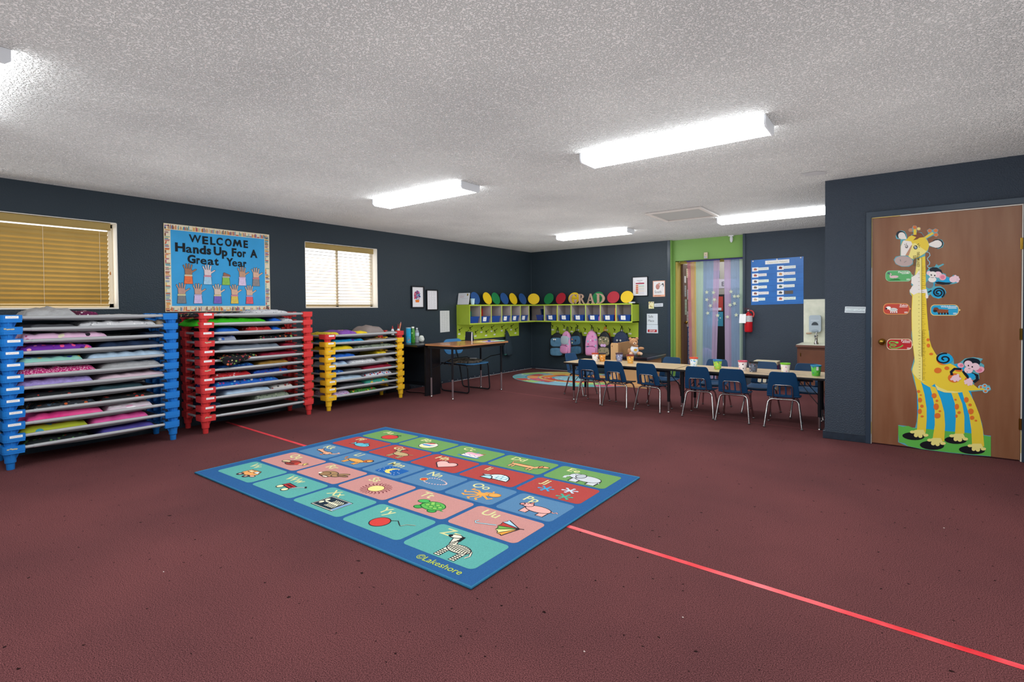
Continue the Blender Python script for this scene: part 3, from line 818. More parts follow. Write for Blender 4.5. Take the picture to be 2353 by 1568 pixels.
def make_cot(color, loc, label, group):
    t = thing('stackable_cot', label, 'cot', loc, 0, group)
    h, l = CW/2, CLEN/2; zt = .168
    if color not in _cot:
        d = {}
        for sx in (-1, 1):
            for sy in (-1, 1):
                mm = corner_mesh(color, sx, sy); mm.v = [(x+h*sx, y+l*sy, z) for x, y, z in mm.v]; d[(sx, sy)] = mm
        _cot[color] = d
    if 'meshes' not in _cot:
        r = M()
        for sx in (-1, 1):
            x = (h-.022)*sx
            r.cyl((x, -l+.1, zt), (x, l-.1, zt), .0135, .0135, TUBE, 12)
            for sy in (-1, 1): r.cyl((x, (l-.19)*sy, zt), (x, (l-.13)*sy, zt), .0115, .0115, FERR, 10)
        for sy in (-1, 1): r.cyl((-h+.1, (l-.022)*sy, zt), (h-.1, (l-.022)*sy, zt), .0125, .0125, TUBE, 12)
        s_ = M(); nx, ny = 10, 24; vs = []
        for i in range(ny+1):
            v = i/ny*2-1
            for j in range(nx+1):
                u = j/nx*2-1
                sag = .034*(1-v*v)*(1-abs(u)**3)+.0
                y = v*(l-.16); x = u*(h-.008)
                e = .016*(1-v**4)*(1 if abs(u) > .99 else 0)
                vs.append((x, y, zt-.002-sag-e*.0))
        s_.add(vs, [(i*(nx+1)+j, i*(nx+1)+j+1, (i+1)*(nx+1)+j+1, (i+1)*(nx+1)+j) for i in range(ny) for j in range(nx)], SLING, True)
        for sx in (-1, 1):   # fabric sleeve wrapped over the rail and its drooping seam
            x = (h-.022)*sx
            s_.cyl((x, -l+.19, zt), (x, l-.19, zt), .0152, .0152, TUBE, 12)
            vs = []
            for i in range(ny+1):
                v = i/ny*2-1; y = v*(l-.2); dr = .004+.016*(1-v*v)
                vs += [(x+.006*sx, y, zt-.012), (x-.01*sx, y, zt-.012-dr)]
            s_.add(vs, [(2*i, 2*i+1, 2*i+3, 2*i+2) for i in range(ny)], SLING, True)
        _cot['r'] = r; _cot['s'] = s_; _cot['meshes'] = True
    key = 'proto_'+color
    if key not in _cot:
        _cot['r'].build('rail_frame', t); _cot['s'].build('sling', t)
        for k, mm in _cot[color].items(): mm.build('leg', t, bevel=.003)
        _cot[key] = t
    else:
        for ch in list(_cot[key].children):
            if ch.name.startswith('sticker'): continue
            copy_tree(ch, t)
    return t
ORD = ['topmost', 'second from the top', 'third from the top', 'fourth from the top', 'fifth from the top', 'sixth from the top', 'seventh from the top', 'eighth from the top', 'ninth from the top', 'tenth from the top', 'eleventh from the top', 'bottom']
XC = .008+CW/2
def pat_lib():
    P = lambda n, b, c, sc, fr=.45, stretch=(1, 1, 1): pattern(n, b, c, sc*1.7, fr, .9, stretch)
    return {'grey_fleece': mat('grey_fleece', '#a3a4a6', .95, var=.12, vscale=16, bump=.9, bscale=70), 'maroon_white': P('c_maroon_white', '#5d1842', ['#e8e2e6', '#5d1842', '#8a2460'], 38, .5),
     'white_cloth': mat('c_white', '#d9d6d8', .9, bump=.5, bscale=40), 'charcoal': mat('c_charcoal', '#4a4b50', .95, bump=.5, bscale=60), 'white_grey': P('c_white_grey', '#d2d3d6', ['#8b8d92', '#eceded', '#9fa1a6'], 30, .5),
     'tan': mat('c_tan', '#a08f7a', .9), 'pink_print': P('c_pink_print', '#dfb6d3', ['#b23a74', '#7fb0b4', '#2e2530', '#e7dfc3'], 13, .45), 'navy': mat('c_navy', '#1b2c48', .95, bump=.8, bscale=30, var=.3, vscale=10),
     'purple_print': P('c_purple_print', '#6c2a9c', ['#f2588c', '#e89a4a', '#f6a3b4', '#3b1c62'], 16, .62), 'mint_rainbow': P('c_mint', '#8cc9b8', ['#e8c33a', '#3a52b0', '#d9702f', '#c2e6dc'], 12, .45),
     'pale_blue': mat('c_pale_blue', '#a9c2d8', .9, bump=.9, bscale=22, var=.1, vscale=12), 'polka_pink': P('c_polka', '#b3246b', ['#f0c0d4', '#f0c0d4'], 70, .75), 'lavender': mat('c_lavender', '#9a8bc8', .95, bump=1.2, bscale=90, var=.15, vscale=25),
     'pale_pink': mat('c_pale_pink', '#d6bdca', .9, bump=.7, bscale=24), 'dark_red': P('c_dark_red', '#1d2023', ['#b83a30', '#1d2023', '#7d4a3a'], 17, .45), 'teal_dark': mat('c_teal_dark', '#27424a', .9, bump=.6, bscale=30),
     'dark_multi': P('c_dark_multi', '#2b3036', ['#c35a2c', '#8a9099', '#b99b42', '#40566b'], 18, .6), 'hot_pink': mat('c_hot_pink', '#d02a78', .9, col2='#e85a98', vscale=6, bump=.7, bscale=18), 'pink_white': P('c_pink_white', '#cdbfca', ['#e9e2e8', '#d79ab8'], 26, .5, stretch=(1, .25, 1)),
     'lime_multi': P('c_lime', '#9aa52a', ['#7c3f8a', '#9aa52a', '#c96a2a', '#3d8aa0'], 9, .55), 'pink': mat('c_pink', '#d6589c', .9, bump=1.1, bscale=16, col2='#b93f80', vscale=8), 'green_dark': P('c_green_dark', '#182023', ['#4f9a4a', '#8a3030', '#182023', '#4a6b40'], 20, .5),
     'violet': mat('c_violet', '#4c4596', .9, bump=.8, bscale=24, var=.2, vscale=9), 'black_floral': P('c_black_floral', '#17171b', ['#c8663a', '#7c9a52', '#9a3040', '#c9b98c'], 21, .5), 'green': mat('c_green', '#37b31a', .95, bump=1, bscale=60),
     'blue': mat('c_blue', '#1f62c6', .6, bump=.5, bscale=16), 'red_print': P('c_red_print', '#b3262c', ['#e0727a', '#7a1720', '#d8c9c4'], 24, .5), 'blue_grey': P('c_blue_grey', '#8d97ab', ['#2f5aa8', '#c9cfd8', '#2a3140'], 16, .6),
     'blue_grey_plain': mat('c_slate', '#6d7886', .9, bump=.5, bscale=16), 'maroon': mat('c_maroon', '#8e1a34', .85, bump=.8, bscale=18), 'blue_print': P('c_blue_print', '#1f4f9a', ['#3f93cc', '#16305e'], 24, .6), 'mustard': mat('c_mustard', '#94702c', .9, bump=.6, bscale=22, var=.15, vscale=20),
     'navy_red': P('c_navy_red', '#1d3f96', ['#8e1f36', '#2b63c4', '#16244e'], 18, .6), 'blue_pink': P('c_blue_pink', '#1c59b4', ['#c0408a', '#dfe3ee', '#2b93c6', '#173a7c'], 20, .65), 'multi_white': P('c_multi_white', '#c9c6c0', ['#d8a62e', '#a32d2a', '#47464a'], 18, .5),
     'green_grey': P('c_camo', '#7f8a78', ['#4d5a50', '#a8b09a', '#5e6468'], 26, .6), 'yellow_black': P('c_yellow_black', '#c6b02e', ['#2a2a22', '#d8c84a'], 40, .5), 'purple_yellow': P('c_purple_yellow', '#7c4aa0', ['#e2b93c', '#7c4aa0', '#6a3a90'], 12, .35),
     'yellow': mat('c_yellow', '#dcbf1e', .9, bump=.8, bscale=26, var=.12, vscale=14), 'brown_grey': mat('c_taupe', '#8a7f7c', .9, bump=.5, bscale=26), 'blue_purple': P('c_blue_purple', '#1f8fc4', ['#5a2f9c', '#1f8fc4', '#2fa8d8'], 9, .5),
     'red_white_blue': P('c_rwb', '#d5d8e4', ['#b3222c', '#2a58a8', '#c8323c', '#3a9cc0'], 22, .75), 'multi_bright': P('c_bright', '#3a9a86', ['#7a48b0', '#d8b93a', '#c2703a', '#3a9a86'], 11, .6),
     'lilac_print': P('c_lilac', '#b7a0c4', ['#e6dfe8', '#a86a94', '#8a7cb4'], 24, .6), 'green_red': P('c_green_red', '#3a7c30', ['#b02a2a', '#c9b93a', '#1c4a26'], 20, .6)}
PAT = pat_lib()
def cloth(y0, y1, zb, h, pm, x0, x1, seed, name, sharp=4.0, lift=0):
    """a folded blanket or pillow lying on a sling"""
    rd = random.Random(seed); m = M(); nx, ny = 12, max(10, int((y1-y0)/.03)); o1, o2 = rd.uniform(0, 50), rd.uniform(0, 50)
    cx, cy = (x0+x1)/2, (y0+y1)/2; top = []; bot = []
    for i in range(ny+1):
        v = i/ny*2-1
        for j in range(nx+1):
            u = j/nx*2-1
            prof = max(0, 1-abs(u)**sharp)**.45*max(0, 1-abs(v)**sharp)**.45
            w = mnoise.noise(Vector((u*2.2+o1, v*(y1-y0)*9+o2, 0)))
            w2 = mnoise.noise(Vector((u*5+o2, v*(y1-y0)*26+o1, 3)))
            ex = .985+.03*w; 
            x = cx+u*(x1-x0)/2*ex; y = cy+v*(y1-y0)/2*(1+.04*w)
            sag = .030*(1-u*u)*(1-.3*v*v)
            top.append((x, y, zb+.002+h*prof*(.86+.22*w+.1*w2)+lift)); bot.append((x, y, zb-.0-sag*.6*(1-prof*0)+.0))
    k = (nx+1)*(ny+1); q = [(i*(nx+1)+j, i*(nx+1)+j+1, (i+1)*(nx+1)+j+1, (i+1)*(nx+1)+j) for i in range(ny) for j in range(nx)]
    m.add(top+bot, q+[tuple(k+a for a in f[::-1]) for f in q], pm, True)
    e = []
    for i in range(ny):
        a = i*(nx+1); e += [(a, a+nx+1, a+nx+1+k, a+k)]; a = i*(nx+1)+nx; e += [(a, a+k, a+nx+1+k, a+nx+1)]
    for j in range(nx): e += [(j, j+k, j+1+k, j+1)]; a = ny*(nx+1)+j; e += [(a, a+1, a+1+k, a+k)]
    m.f += [list(f) for f in e]; m.mi += [m.idx(pm)]*len(e); m.sm += [True]*len(e)
    return m.build(name)
def stack(color, yc, n, beds, xo, nm, topcolor=None):
    for i in range(n):                      # i = 0 is the lowest cot
        k = n-1-i
        ordn = 'bottom' if i == 0 else ORD[k]
        c = topcolor if (k == 0 and topcolor) else color
        lab = 'grey sling cot with %s corner legs, %s in the %s stack' % (c, ordn, nm)
        z = i*PITCH
        rd = random.Random(i*7+len(nm)); dx, dy = rd.uniform(-.004, .004), rd.uniform(-.004, .004)
        t = make_cot(c, (XC+xo+dx, yc+dy, z), lab, '%s stack of cots' % nm)
        # name sticker on the front left corner
        fr = frame((CW/2+.0008, -CLEN/2, .153), (0, 1, 0), (0, 0, 1)); s_ = M(); a = .03+rd.uniform(-.004, .01)
        if rd.random() < (.17 if c != 'yellow' else .55) or i == 0:
            for q in range(5):
                x = a+.012*q+rd.uniform(0, .006); s_.prism(fr, circ(x, .019+rd.uniform(-.004, .004), .009, .006, 7), None, .0002+.00005*q, WORN)
        else:
            s_.prism(fr, rrect(a, a+.078, .009, .029, .002), None, .0003, STICK); scribble(s_, fr, a+.012, a+.068, .019, .0035, .0006, INK, .0015, i)
        s_.build('sticker', t)
        for j, (y0, y1, h, pm, desc) in enumerate(beds[k]):
            where = 'on top of' if k == 0 else 'lying on'
            lab2 = '%s %s the %s cot of the %s stack' % (desc, where, ordn.replace(' from the top', ' highest'), nm)
            lab2 = lab2.replace('topmost cot of the', '').replace('on top of the  ', 'on top of the ')
            isp = 'pillow' in desc or 'cushion' in desc
            name = 'pillow' if isp else ('towel' if 'towel' in desc else ('sheet' if 'sheet' in desc else ('cloth' if 'cloth' in desc else 'blanket')))
            zb = z+.168+(-.012)
            hh = h+.018 if k == 0 else min(h+.026, PITCH-.016)
            if j: hh -= .0
            xf = XC+xo+CW/2-.024
            xb = .06 if h > .02 else .2
            if pm == 'brown_grey': xf -= .07
            o = cloth(y0, y1, zb, hh, PAT[pm], xb, xf, i*13+j*5+len(nm), name, 3.2 if isp else 7.0)
            tag(o, lab2, name, 'bedding in the %s stack' % nm)
stack('blue', -7.532, 12, BED_BLUE, .018, 'blue')
stack('red', -6.062, 12, BED_RED, .012, 'red')
stack('yellow', -4.622, 9, BED_YELLOW, .012, 'yellow', 'red')
# the comic-print blanket also spills down over the rail of its cot
def spill():
    m = M(); fr = lambda a, b, c=0: Vector((.565+c, a, b)); pm = PAT['black_floral']
    zt = 6*PITCH+.19; ys = [-6.52+i*.028 for i in range(12)]; vs = []; nb = 6
    for i, y in enumerate(ys):
        d = [.0, .045, .085, .10, .095, .08, .075, .062, .055, .042, .03, .012][i]
        for j in range(nb+1):
            u = j/nb
            if u < .3: vs.append((.50+.07*(u/.3), y, zt+.014-.01*u))
            else:
                q = (u-.3)/.7; vs.append((.572+.004*math.sin(i*1.7+q*3), y+.012*math.sin(q*4+i), zt+.008-d*q))
    m.add(vs, [(i*(nb+1)+j, (i+1)*(nb+1)+j, (i+1)*(nb+1)+j+1, i*(nb+1)+j+1) for i in range(len(ys)-1) for j in range(nb)], pm, True)
    for o in COL.objects:
        if o.get('label', '').startswith('black comic print'):
            return m.build('hanging_fold', o, world=False, solid=.004)
spill()

# ================================================================ WELCOME BOARD ON THE LEFT WALL
BFR = frame((.0, -6.818, 1.262), (0, 1, 0), (0, 0, 1))     # a to the right along the wall, b up, c into the room
BWD, BHT = 1.145, .94
def board():
    t = thing('bulletin_board', 'sky blue welcome board with a bookshelf print border on the left wall', 'bulletin board', (.0, -6.25, 1.262))
    m = M(); m.prism(BFR, rrect(0, BWD, 0, BHT, .002), .0008, .010, mat('board_edge', '#c9b48a', .8)); 
    m.prism(BFR, [(.05, .05), (BWD-.05, .05), (BWD-.05, BHT-.05), (.05, BHT-.05)], None, .0105, mat('sky_blue_paper', '#3fa3de', .75, var=.04, vscale=6))
    m.build('backing_paper', t, world=True)
    # scalloped paper border printed with books
    m = M(); rd = random.Random(5); cr = C('#e6dcc0', .8)
    cols = [C(c, .8) for c in ('#c4553a', '#d98c3a', '#8fae9a', '#6c7fb0', '#b04a5c', '#e0c070', '#7c4a34', '#5a9aa8', '#d8d0c0', '#9a6a90')]
    for (a0, b0, L_, ang) in ((0, BHT-.062, BWD, 0), (0, 0, BWD, 0), (0, 0, BHT, 1), (BWD-.062, 0, BHT, 1)):
        if ang == 0: r = [(a0, b0), (a0+L_, b0), (a0+L_, b0+.062), (a0, b0+.062)]
        else: r = [(a0, b0), (a0+.062, b0), (a0+.062, b0+L_), (a0, b0+L_)]
        m.prism(BFR, r, None, .0112 if ang else .0114, cr)
        p = .004
        while p < L_-.02:
            w = rd.uniform(.005, .011); h = rd.uniform(.03, .05); k = rd.choice(cols); x, y = a0, b0
            if rd.random() < .12: w = .03; h = .012
            if ang == 0: q = [(x+p, y+.006), (x+p+w, y+.006), (x+p+w, y+.006+h), (x+p, y+.006+h)]
            else: q = [(x+.006, y+p), (x+.006+h, y+p), (x+.006+h, y+p+w), (x+.006, y+p+w)]
            if rd.random() < .12: q[2] = (q[2][0]+.008, q[2][1]); q[3] = (q[3][0]+.008, q[3][1])
            m.prism(BFR, q, None, .0118, k); p += w+rd.uniform(.0005, .004)
    m.build('border', t, world=True)
    return t
bt = board()
K = mat('black_card', '#1b2126', .8)
def bcoord(cx, cy):      # crop coordinates (1909 wide view) to board metres
    # corners of the board in that view: TL(97,90) TR(1757,255) BR(1775,1440) BL(130,1505)
    u = (cx-97-33*((cy-90)/1415))/(1660-(15)*((cy-90)/1415)); 
    for _ in range(3):
        top = 90+165*u; bot = 1505-65*u; v = (cy-top)/(bot-top); l = 97+33*v; r = 1757+18*v; u = (cx-l)/(r-l)
    k = .115    # slight foreshortening towards the far side
    uu = u*(1+k)/(1+k*u) if False else u+.045*u*(1-u)
    return uu*BWD, (1-v)*BHT
def row_letters(lst, size):
    for ch, x0, cy, x1 in lst:
        bo = .02 if ch in 'MWea' else .04
        a, b = bcoord(x0, cy); a2, _ = bcoord(x1, cy); w = max(v[0] for v in text_mesh(ch, bo)[0]); lo = min(v[0] for v in text_mesh(ch, bo)[0])
        sx = (a2-a)/((w-lo)*size); m = M()
        if ch == 'M':
            q = lambda *p: [(a+(a2-a)*x, b+size*.7*y) for x, y in p]
            m.prism(BFR, q((0, 0), (.2, 0), (.31, .5), (.5, .02), (.69, .5), (.8, 0), (1, 0), (.84, 1), (.66, 1), (.5, .55), (.34, 1), (.16, 1)), None, .0135, K); m.build('letter', bt, world=True); continue
        m.text(BFR, ch, a-lo*size*sx, b, size, K, .0135, bo, sx=sx); m.build('letter', bt, world=True)
row_letters([('W', 440, 380, 615), ('E', 632, 405, 720), ('L', 750, 413, 830), ('C', 845, 420, 945), ('O', 980, 432, 1090), ('M', 1105, 440, 1265), ('E', 1290, 455, 1367)], .118)
row_letters([('H', 250, 530, 388), ('a', 398, 548, 485), ('n', 498, 555, 580), ('d', 590, 562, 688), ('s', 697, 568, 765), ('U', 805, 575, 925), ('p', 932, 590, 1020), ('F', 1092, 592, 1170), ('o', 1178, 600, 1265), ('r', 1278, 603, 1333), ('A', 1405, 606, 1535)], .128)
row_letters([('G', 420, 712, 535), ('r', 548, 722, 600), ('e', 605, 727, 697), ('a', 712, 732, 805), ('t', 815, 738, 880), ('Y', 1003, 742, 1115), ('e', 1098, 750, 1180), ('a', 1190, 756, 1275), ('r', 1285, 760, 1340)], .122)
# paper hands
def hand(cx, cy, skin, cuff, sleeve, label, folded=False):
    a, b = bcoord(cx, cy); s = .001*.57*1.15
    t = thing('paper_hand', label, 'paper hand cutout', tuple(BFR(a, b, .0135)), 0, 'paper hand cutouts on the welcome board')
    fr = frame((0, 0, 0), (0, 1, 0), (0, 0, 1)); ol = mat('crayon_outline', '#3c3432', .8); sk = mat('skin_card_'+skin, '#'+skin, .8, var=.06, vscale=40)
    m = M()
    def full(scale_out, n, mt):
        e = scale_out
        if folded:
            m.prism(fr, [(-.028-e, .10-e), (.05+e, .10-e), (.045+e, .115+e), (-.02, .142+e), (-.028-e, .13)], None, n, mt); return
        palm = [(-.030-e, .095-e), (.034+e, .095-e), (.038+e, .12), (.035+e, .16+e), (-.034-e, .165+e), (-.034-e, .13)]
        m.prism(fr, palm, None, n, mt)
        for (x0, y0, x1, y1, w) in ((-.028, .155, -.046, .196, .011), (-.012, .16, -.018, .212, .012), (.006, .16, .008, .215, .012), (.024, .158, .036, .205, .012), (.032, .128, .075, .158, .013)):
            d = Vector((x1-x0, y1-y0)).normalized(); q = Vector((-d.y, d.x))*(w/2+e); A = Vector((x0, y0)); B_ = Vector((x1, y1))+d*e
            cap = [B_+q*math.cos(t_)+d*(w/2+e)*math.sin(t_) for t_ in [PI*i/6 for i in range(7)]]
            m.prism(fr, [tuple(A+q)]+[tuple(p) for p in cap]+[tuple(A-q)], None, n+.00003, mt)
    full(.0022, .0008, ol); full(0, .0016, sk); m.build('palm', t, solid=0)
    m = M(); m.prism(fr, [(-.046, -.007+.007-.002), (.046, -.002), (.038, .102), (-.038, .102)], .0002, .0018, ol); m.prism(fr, [(-.0435, 0), (.0435, 0), (.036, .085), (-.036, .085)], None, .0024, mat('sleeve_'+sleeve, '#'+sleeve, .85, var=.1, vscale=60)); m.build('sleeve', t)
    m = M(); m.prism(fr, [(-.040, .083), (.040, .083), (.038, .1), (-.038, .1)], .0018, .0028, mat('cuff_'+cuff, '#'+cuff, .85)); scribble(m, fr, -.026, .026, .091, .003, .0032, INK, .0014, int(cx)); m.build('cuff', t)
for h in ((435, 1048, 'a5785f', 'd8cfae', 'e8764a', 'paper hand with an orange sleeve, upper row far left'), (713, 1050, 'e3cfd0', 'd98fa0', 'a8d0ea', 'paper hand with a pale blue sleeve, upper row'), (997, 1052, '9a6a58', 'b4b0a8', '8cc05a', 'folded-over paper hand with a lime green sleeve'),
          (1267, 1055, 'c49a80', 'd8b9d8', 'dcc6e4', 'paper hand with a pale lilac sleeve right under the word Year'), (1508, 1058, 'd9b09a', 'd2848a', '8f898a', 'paper hand with a grey sleeve, upper row far right'), (343, 1362, 'c0998c', 'dcd8a0', '808488', 'paper hand with a dark grey sleeve, lower row far left'),
          (573, 1357, 'c9a394', 'c6bce0', 'd6c3ea', 'paper hand with a lavender sleeve, lower row second'), (865, 1350, 'dfc8b8', 'dccf9a', '7f6cc0', 'paper hand with a violet sleeve, middle of the lower row'), (1137, 1343, 'dab098', 'd08aa0', 'e0c45c', 'paper hand with a mustard yellow sleeve, lower row'), (1392, 1340, 'd8b29c', '8ea6dc', 'e0606e', 'paper hand with a coral red sleeve, lower row far right')):
    hand(*h[:5], h[5], folded='folded' in h[5])
# ================================================================ CUBBY SHELVES WITH COAT HOOKS
LIME = mat('lime_green_paint', '#a6bd3a', .5, var=.05, vscale=4); LIN = mat('cubby_lining', '#b9aeaa', .6); EDGE = mat('lime_edge', '#b5c85a', .5)
HOOKM = mat('black_iron_hook', '#1c1c1e', .4, .6); LABM = mat('paper_label', '#dfe0e2', .7); PENC = mat('pencil_grey', '#70727a', .8)
ZS0, ZS1 = .99, 1.338
def shelf(side):
    L = side == 'left'
    # local frame: a along the wall, b up, c out of the wall
    fr = frame((0, -2.304, 0), (0, 1, 0), (0, 0, 1)) if L else frame((0, 0, 0), (1, 0, 0), (0, 0, 1))
    a0, a1 = (0, 2.304-.302) if L else (0.0, 2.398)
    t = thing('cubby_shelf', 'lime green cubby shelf with hook board, %s' % ('left of the corner behind the desk' if L else 'right of the corner above the backpacks'), 'cubby shelf', tuple(fr((a0+a1)/2, .7, 0)))
    B = lambda m, x0, x1, z0, z1, c0, c1, mt: m.prism(fr, [(x0, z0), (x1, z0), (x1, z1), (x0, z1)], c0, c1, mt)
    D_ = .30
    m = M(); B(m, a0, a1, ZS1-.022, ZS1, .0, D_, LIME); B(m, a0, a1, ZS0, ZS0+.022, .0, D_, LIME); m.build('carcass', t, world=True, bevel=.0015)
    m = M(); B(m, a0+.018, a1-.018, ZS0+.022, ZS1-.022, .001, .008, LIN); B(m, a0+.018, a1-.018, ZS1-.0235, ZS1-.022, .008, D_-.004, LIN); B(m, a0+.018, a1-.018, ZS0+.022, ZS0+.0235, .008, D_-.004, LIN); m.build('lining', t, world=True)
    divs = [.304, .600, .908, 1.198, 1.500, 1.79] if L else [.52, .828, 1.139, 1.455, 1.765, 2.083]
    for d in divs:
        m = M(); B(m, d-.008, d+.008, ZS0+.022, ZS1-.022, .008, D_-.002, LIN); B(m, d-.009, d+.009, ZS0+.021, ZS1-.021, D_-.002, D_+.0005, EDGE); m.build('divider', t, world=True)
    for e in ([a0+.008] if L else [a1-.009]):
        m = M(); B(m, e-.009, e+.009, ZS0, ZS1, .0, D_+.001, LIME); m.build('end_panel', t, world=True, bevel=.001)
    # on the left unit the first bay is closed by a wide panel
    b0, b1 = (0, 1.826) if L else (.505, 2.388)
    m = M(); B(m, b0, b1, .712, ZS0, .0, .018, LIME); m.build('hook_board', t, world=True, bevel=.0015)
    hk = [(.043, .895), (.22, .845), (.325, .915), (.476, .839), (.645, .904), (.779, .835), (.944, .909), (1.034, .841), (1.259, .906), (1.38, .844), (1.562, .913), (1.704, .84)] if L else [(.541, .894), (.667, .855), (.815, .898), (.988, .865), (1.125, .902), (1.292, .84), (1.435, .906), (1.591, .842), (1.745, .91), (1.921, .842), (2.064, .904), (2.228, .85)]
    for i, (a, z) in enumerate(hk):
        m = M(); P = lambda da, dz, c: tuple(fr(a+da, z+dz, c))
        m.ell(P(0, .004, .02), .012, .012, .014, HOOKM, 10, 6)
        m.tube(round_path([P(0, .004, .02), P(0, .012, .05), P(0, .03, .066), P(0, .034, .078)], .01, 3), .0042, HOOKM, 7); m.ell(P(0, .036, .08), .007, .007, .007, HOOKM, 8, 6)
        m.tube(round_path([P(0, -.004, .02), P(0, -.028, .024), P(0, -.032, .042), P(0, -.016, .052)], .01, 3), .0038, HOOKM, 7)
        m.build('coat_hook', t, world=True)
        m = M(); B(m, a-.03, a+.028, z-.085, z-.06, .0182, .019, LABM); scribble(m, lambda x, y, c=0: fr(x, y, c), a-.022, a+.02, z-.0725, .003, .0194, PENC, .0012, i)
        m.build('name_label', t, world=True)
    return fr
FL = shelf('left'); FR_ = shelf('right')
# ---- bins
BIN = mat('cobalt_bin', '#1d4592', .35); TAGM = mat('white_card', '#e9eaec', .7)
def bin_(fr, a, w, label, tagged, tilt=0, z=ZS0+.0245, h=.115, col=None):
    o = fr(a, z, .16); u = fr(1, 0, 0)-fr(0, 0, 0); n = fr(0, 0, 1)-fr(0, 0, 0)
    t = thing('storage_bin', label, 'bin', tuple(o), 0, 'blue bins in the cubbies')
    bm = col or BIN; g = lambda x, c, zz: o+u*x+n*c+Vector((0, 0, zz)); m = M(); d = .125; hw = w/2
    def ring(s, zz, e=0): return [g(sx*(hw*s+e), sc*(d*s+e), zz) for sx, sc in ((-1, -1), (1, -1), (1, 1), (-1, 1))]
    lo, hi, hi2, inn, bot = ring(.86, .0005), ring(1, h-.012), ring(1, h-.012, .006), ring(.965, h), ring(.83, .006)
    top = ring(1, h, .006); vs = lo+hi+hi2+top+inn+bot; fs = [(3, 2, 1, 0)]
    for k in range(5):
        for i in range(4): j = (i+1) % 4; fs.append((k*4+i, k*4+j, (k+1)*4+j, (k+1)*4+i))
    fs.append((20, 21, 22, 23)); m.add(vs, fs, bm); m.build('bin_body', t, world=True, bevel=.002)
    dots = M(); hm = mat('bin_hole', '#0a1a3c', .6); ff = lambda x, y, c=0: g(x, d*(.86+.14*y/h)+c+.001, y)
    for r_ in range(4):
        for q in range(int(w/.018)): 
            x = -hw*.8+q*.0165
            if not tagged or abs(x-(-.02)) > .05: dots.prism(ff, circ(x, .022+r_*.018, .0035, n=6), None, .0004, hm)
    dots.build('vent_holes', t, world=True)
    if tagged:
        m = M(); m.prism(ff, [(-.068, .028), (.022, .024), (.024, .106), (-.066, .11)], .001, .0018, TAGM); scribble(m, ff, -.045, .002, .05, .005, .0024, K, .002, int(a*100)); scribble(m, ff, -.04, .0, .066, .003, .0024, PENC, .0016, int(a*90)); m.prism(ff, circ(-.022, .1, .006, n=8), None, .0026, K)
        m.build('name_card', t, world=True)
    return t
PL = ['first', 'second', 'third', 'fourth', 'fifth', 'sixth']
# the left unit: bay 0 is blank (closed), the open bays follow
for i, (a, tg) in enumerate([(.152+.0, 0), (.452, 1), (.754, 0), (1.053, 1), (1.349, 1), (1.645, 1)]):
    bin_(FL, a+.004, .235, 'cobalt blue bin %s in the %s cubby of the left shelf' % ('with a white card' if tg else 'with vent holes', PL[i]), tg)
for i, a in enumerate((.674, .983, 1.297, 1.61, 1.924, 2.236)):
    bin_(FR_, a, .22 if i < 5 else .235, 'cobalt blue bin with a white name card, %s cubby of the right shelf' % PL[i], 1)
bin_(FR_, .40, .17, 'indigo blue basket without a card in the corner cubby', 0, col=mat('indigo_bin', '#2c3f86', .45))
# ---- folders and papers in the cubbies
def slab(fr, a0, a1, c0, c1, z0, z1, mt, name, label, cat='folder', lean=0, grp='folders and papers in the cubbies'):
    m = M(); f2 = lambda x, y, c=0: fr(x+lean*(y-z0), y, c)
    m.prism(f2, [(a0, z0), (a1, z0), (a1, z1), (a0, z1)], c0, c1, mt); o = m.build(name); tag(o, label, cat, grp); return o
zf = ZS0+.0245
for a, c, nm in ((.806, '#d8a92a', 'yellow'), (1.117, '#2c8a45', 'green'), (1.433, '#1f3f86', 'navy blue'), (1.742, '#7c4a9c', 'purple'), (2.06, '#d9572a', 'orange')):
    slab(FR_, a-.006, a+.010, .05, .285, zf, zf+.235, mat('folder_'+nm.replace(' ', '_'), c, .5), 'folder', '%s folder standing on edge in a cubby of the right shelf' % nm)
slab(FL, .345, .59, .10, .106, zf+.06, zf+.255, mat('folder_red_band', '#c3352a', .5), 'folder', 'flat red folder behind the second bin of the left shelf')
slab(FL, .33, .585, .283, .289, zf, zf+.2, mat('brown_folder', '#9a8078', .6), 'document_box', 'brown grey paper sleeve in the second cubby of the left shelf', 'document sleeve') if 0 else slab(FL, .345, .595, .02, .09, zf, zf+.205, mat('brown_folder', '#9a8078', .6), 'document_box', 'brown document box in the second cubby of the left shelf', 'box')
slab(FL, .625, .775, .03, .034, zf, zf+.262, mat('folder_emerald', '#1f8a4c', .5), 'folder', 'emerald green folder in the third cubby of the left shelf')
slab(FL, .80, .855, .03, .034, zf, zf+.235, mat('folder_scarlet', '#e0341e', .5), 'folder', 'narrow scarlet folder in the third cubby of the left shelf')
slab(FL, .925, 1.055, .03, .034, zf, zf+.262, mat('folder_dark_purple', '#4a2272', .5), 'folder', 'dark purple folder in the fourth cubby of the left shelf')
slab(FL, 1.08, 1.165, .03, .034, zf, zf+.235, mat('folder_plum', '#84408a', .5), 'folder', 'plum coloured folder in the fourth cubby of the left shelf')
slab(FR_, .462, .478, .05, .28, zf, zf+.235, mat('folder_midnight', '#16294c', .5), 'folder', 'midnight blue folder leaning in the corner cubby', lean=-.22)
m = M(); f0 = FL
for i, (c, x, zt) in enumerate((('#dfe6ea', .04, .17), ('#b8d4d2', .07, .19), ('#eef0f2', .1, .15), ('#3f9a8a', .18, .2))):
    m.prism(f0, [(x, zf+.09), (x+.13, zf+.09), (x+.12, zf+zt), (x+.06, zf+zt+.02), (x, zf+zt-.02)], .03+.018*i, .033+.018*i, C(c, .7))
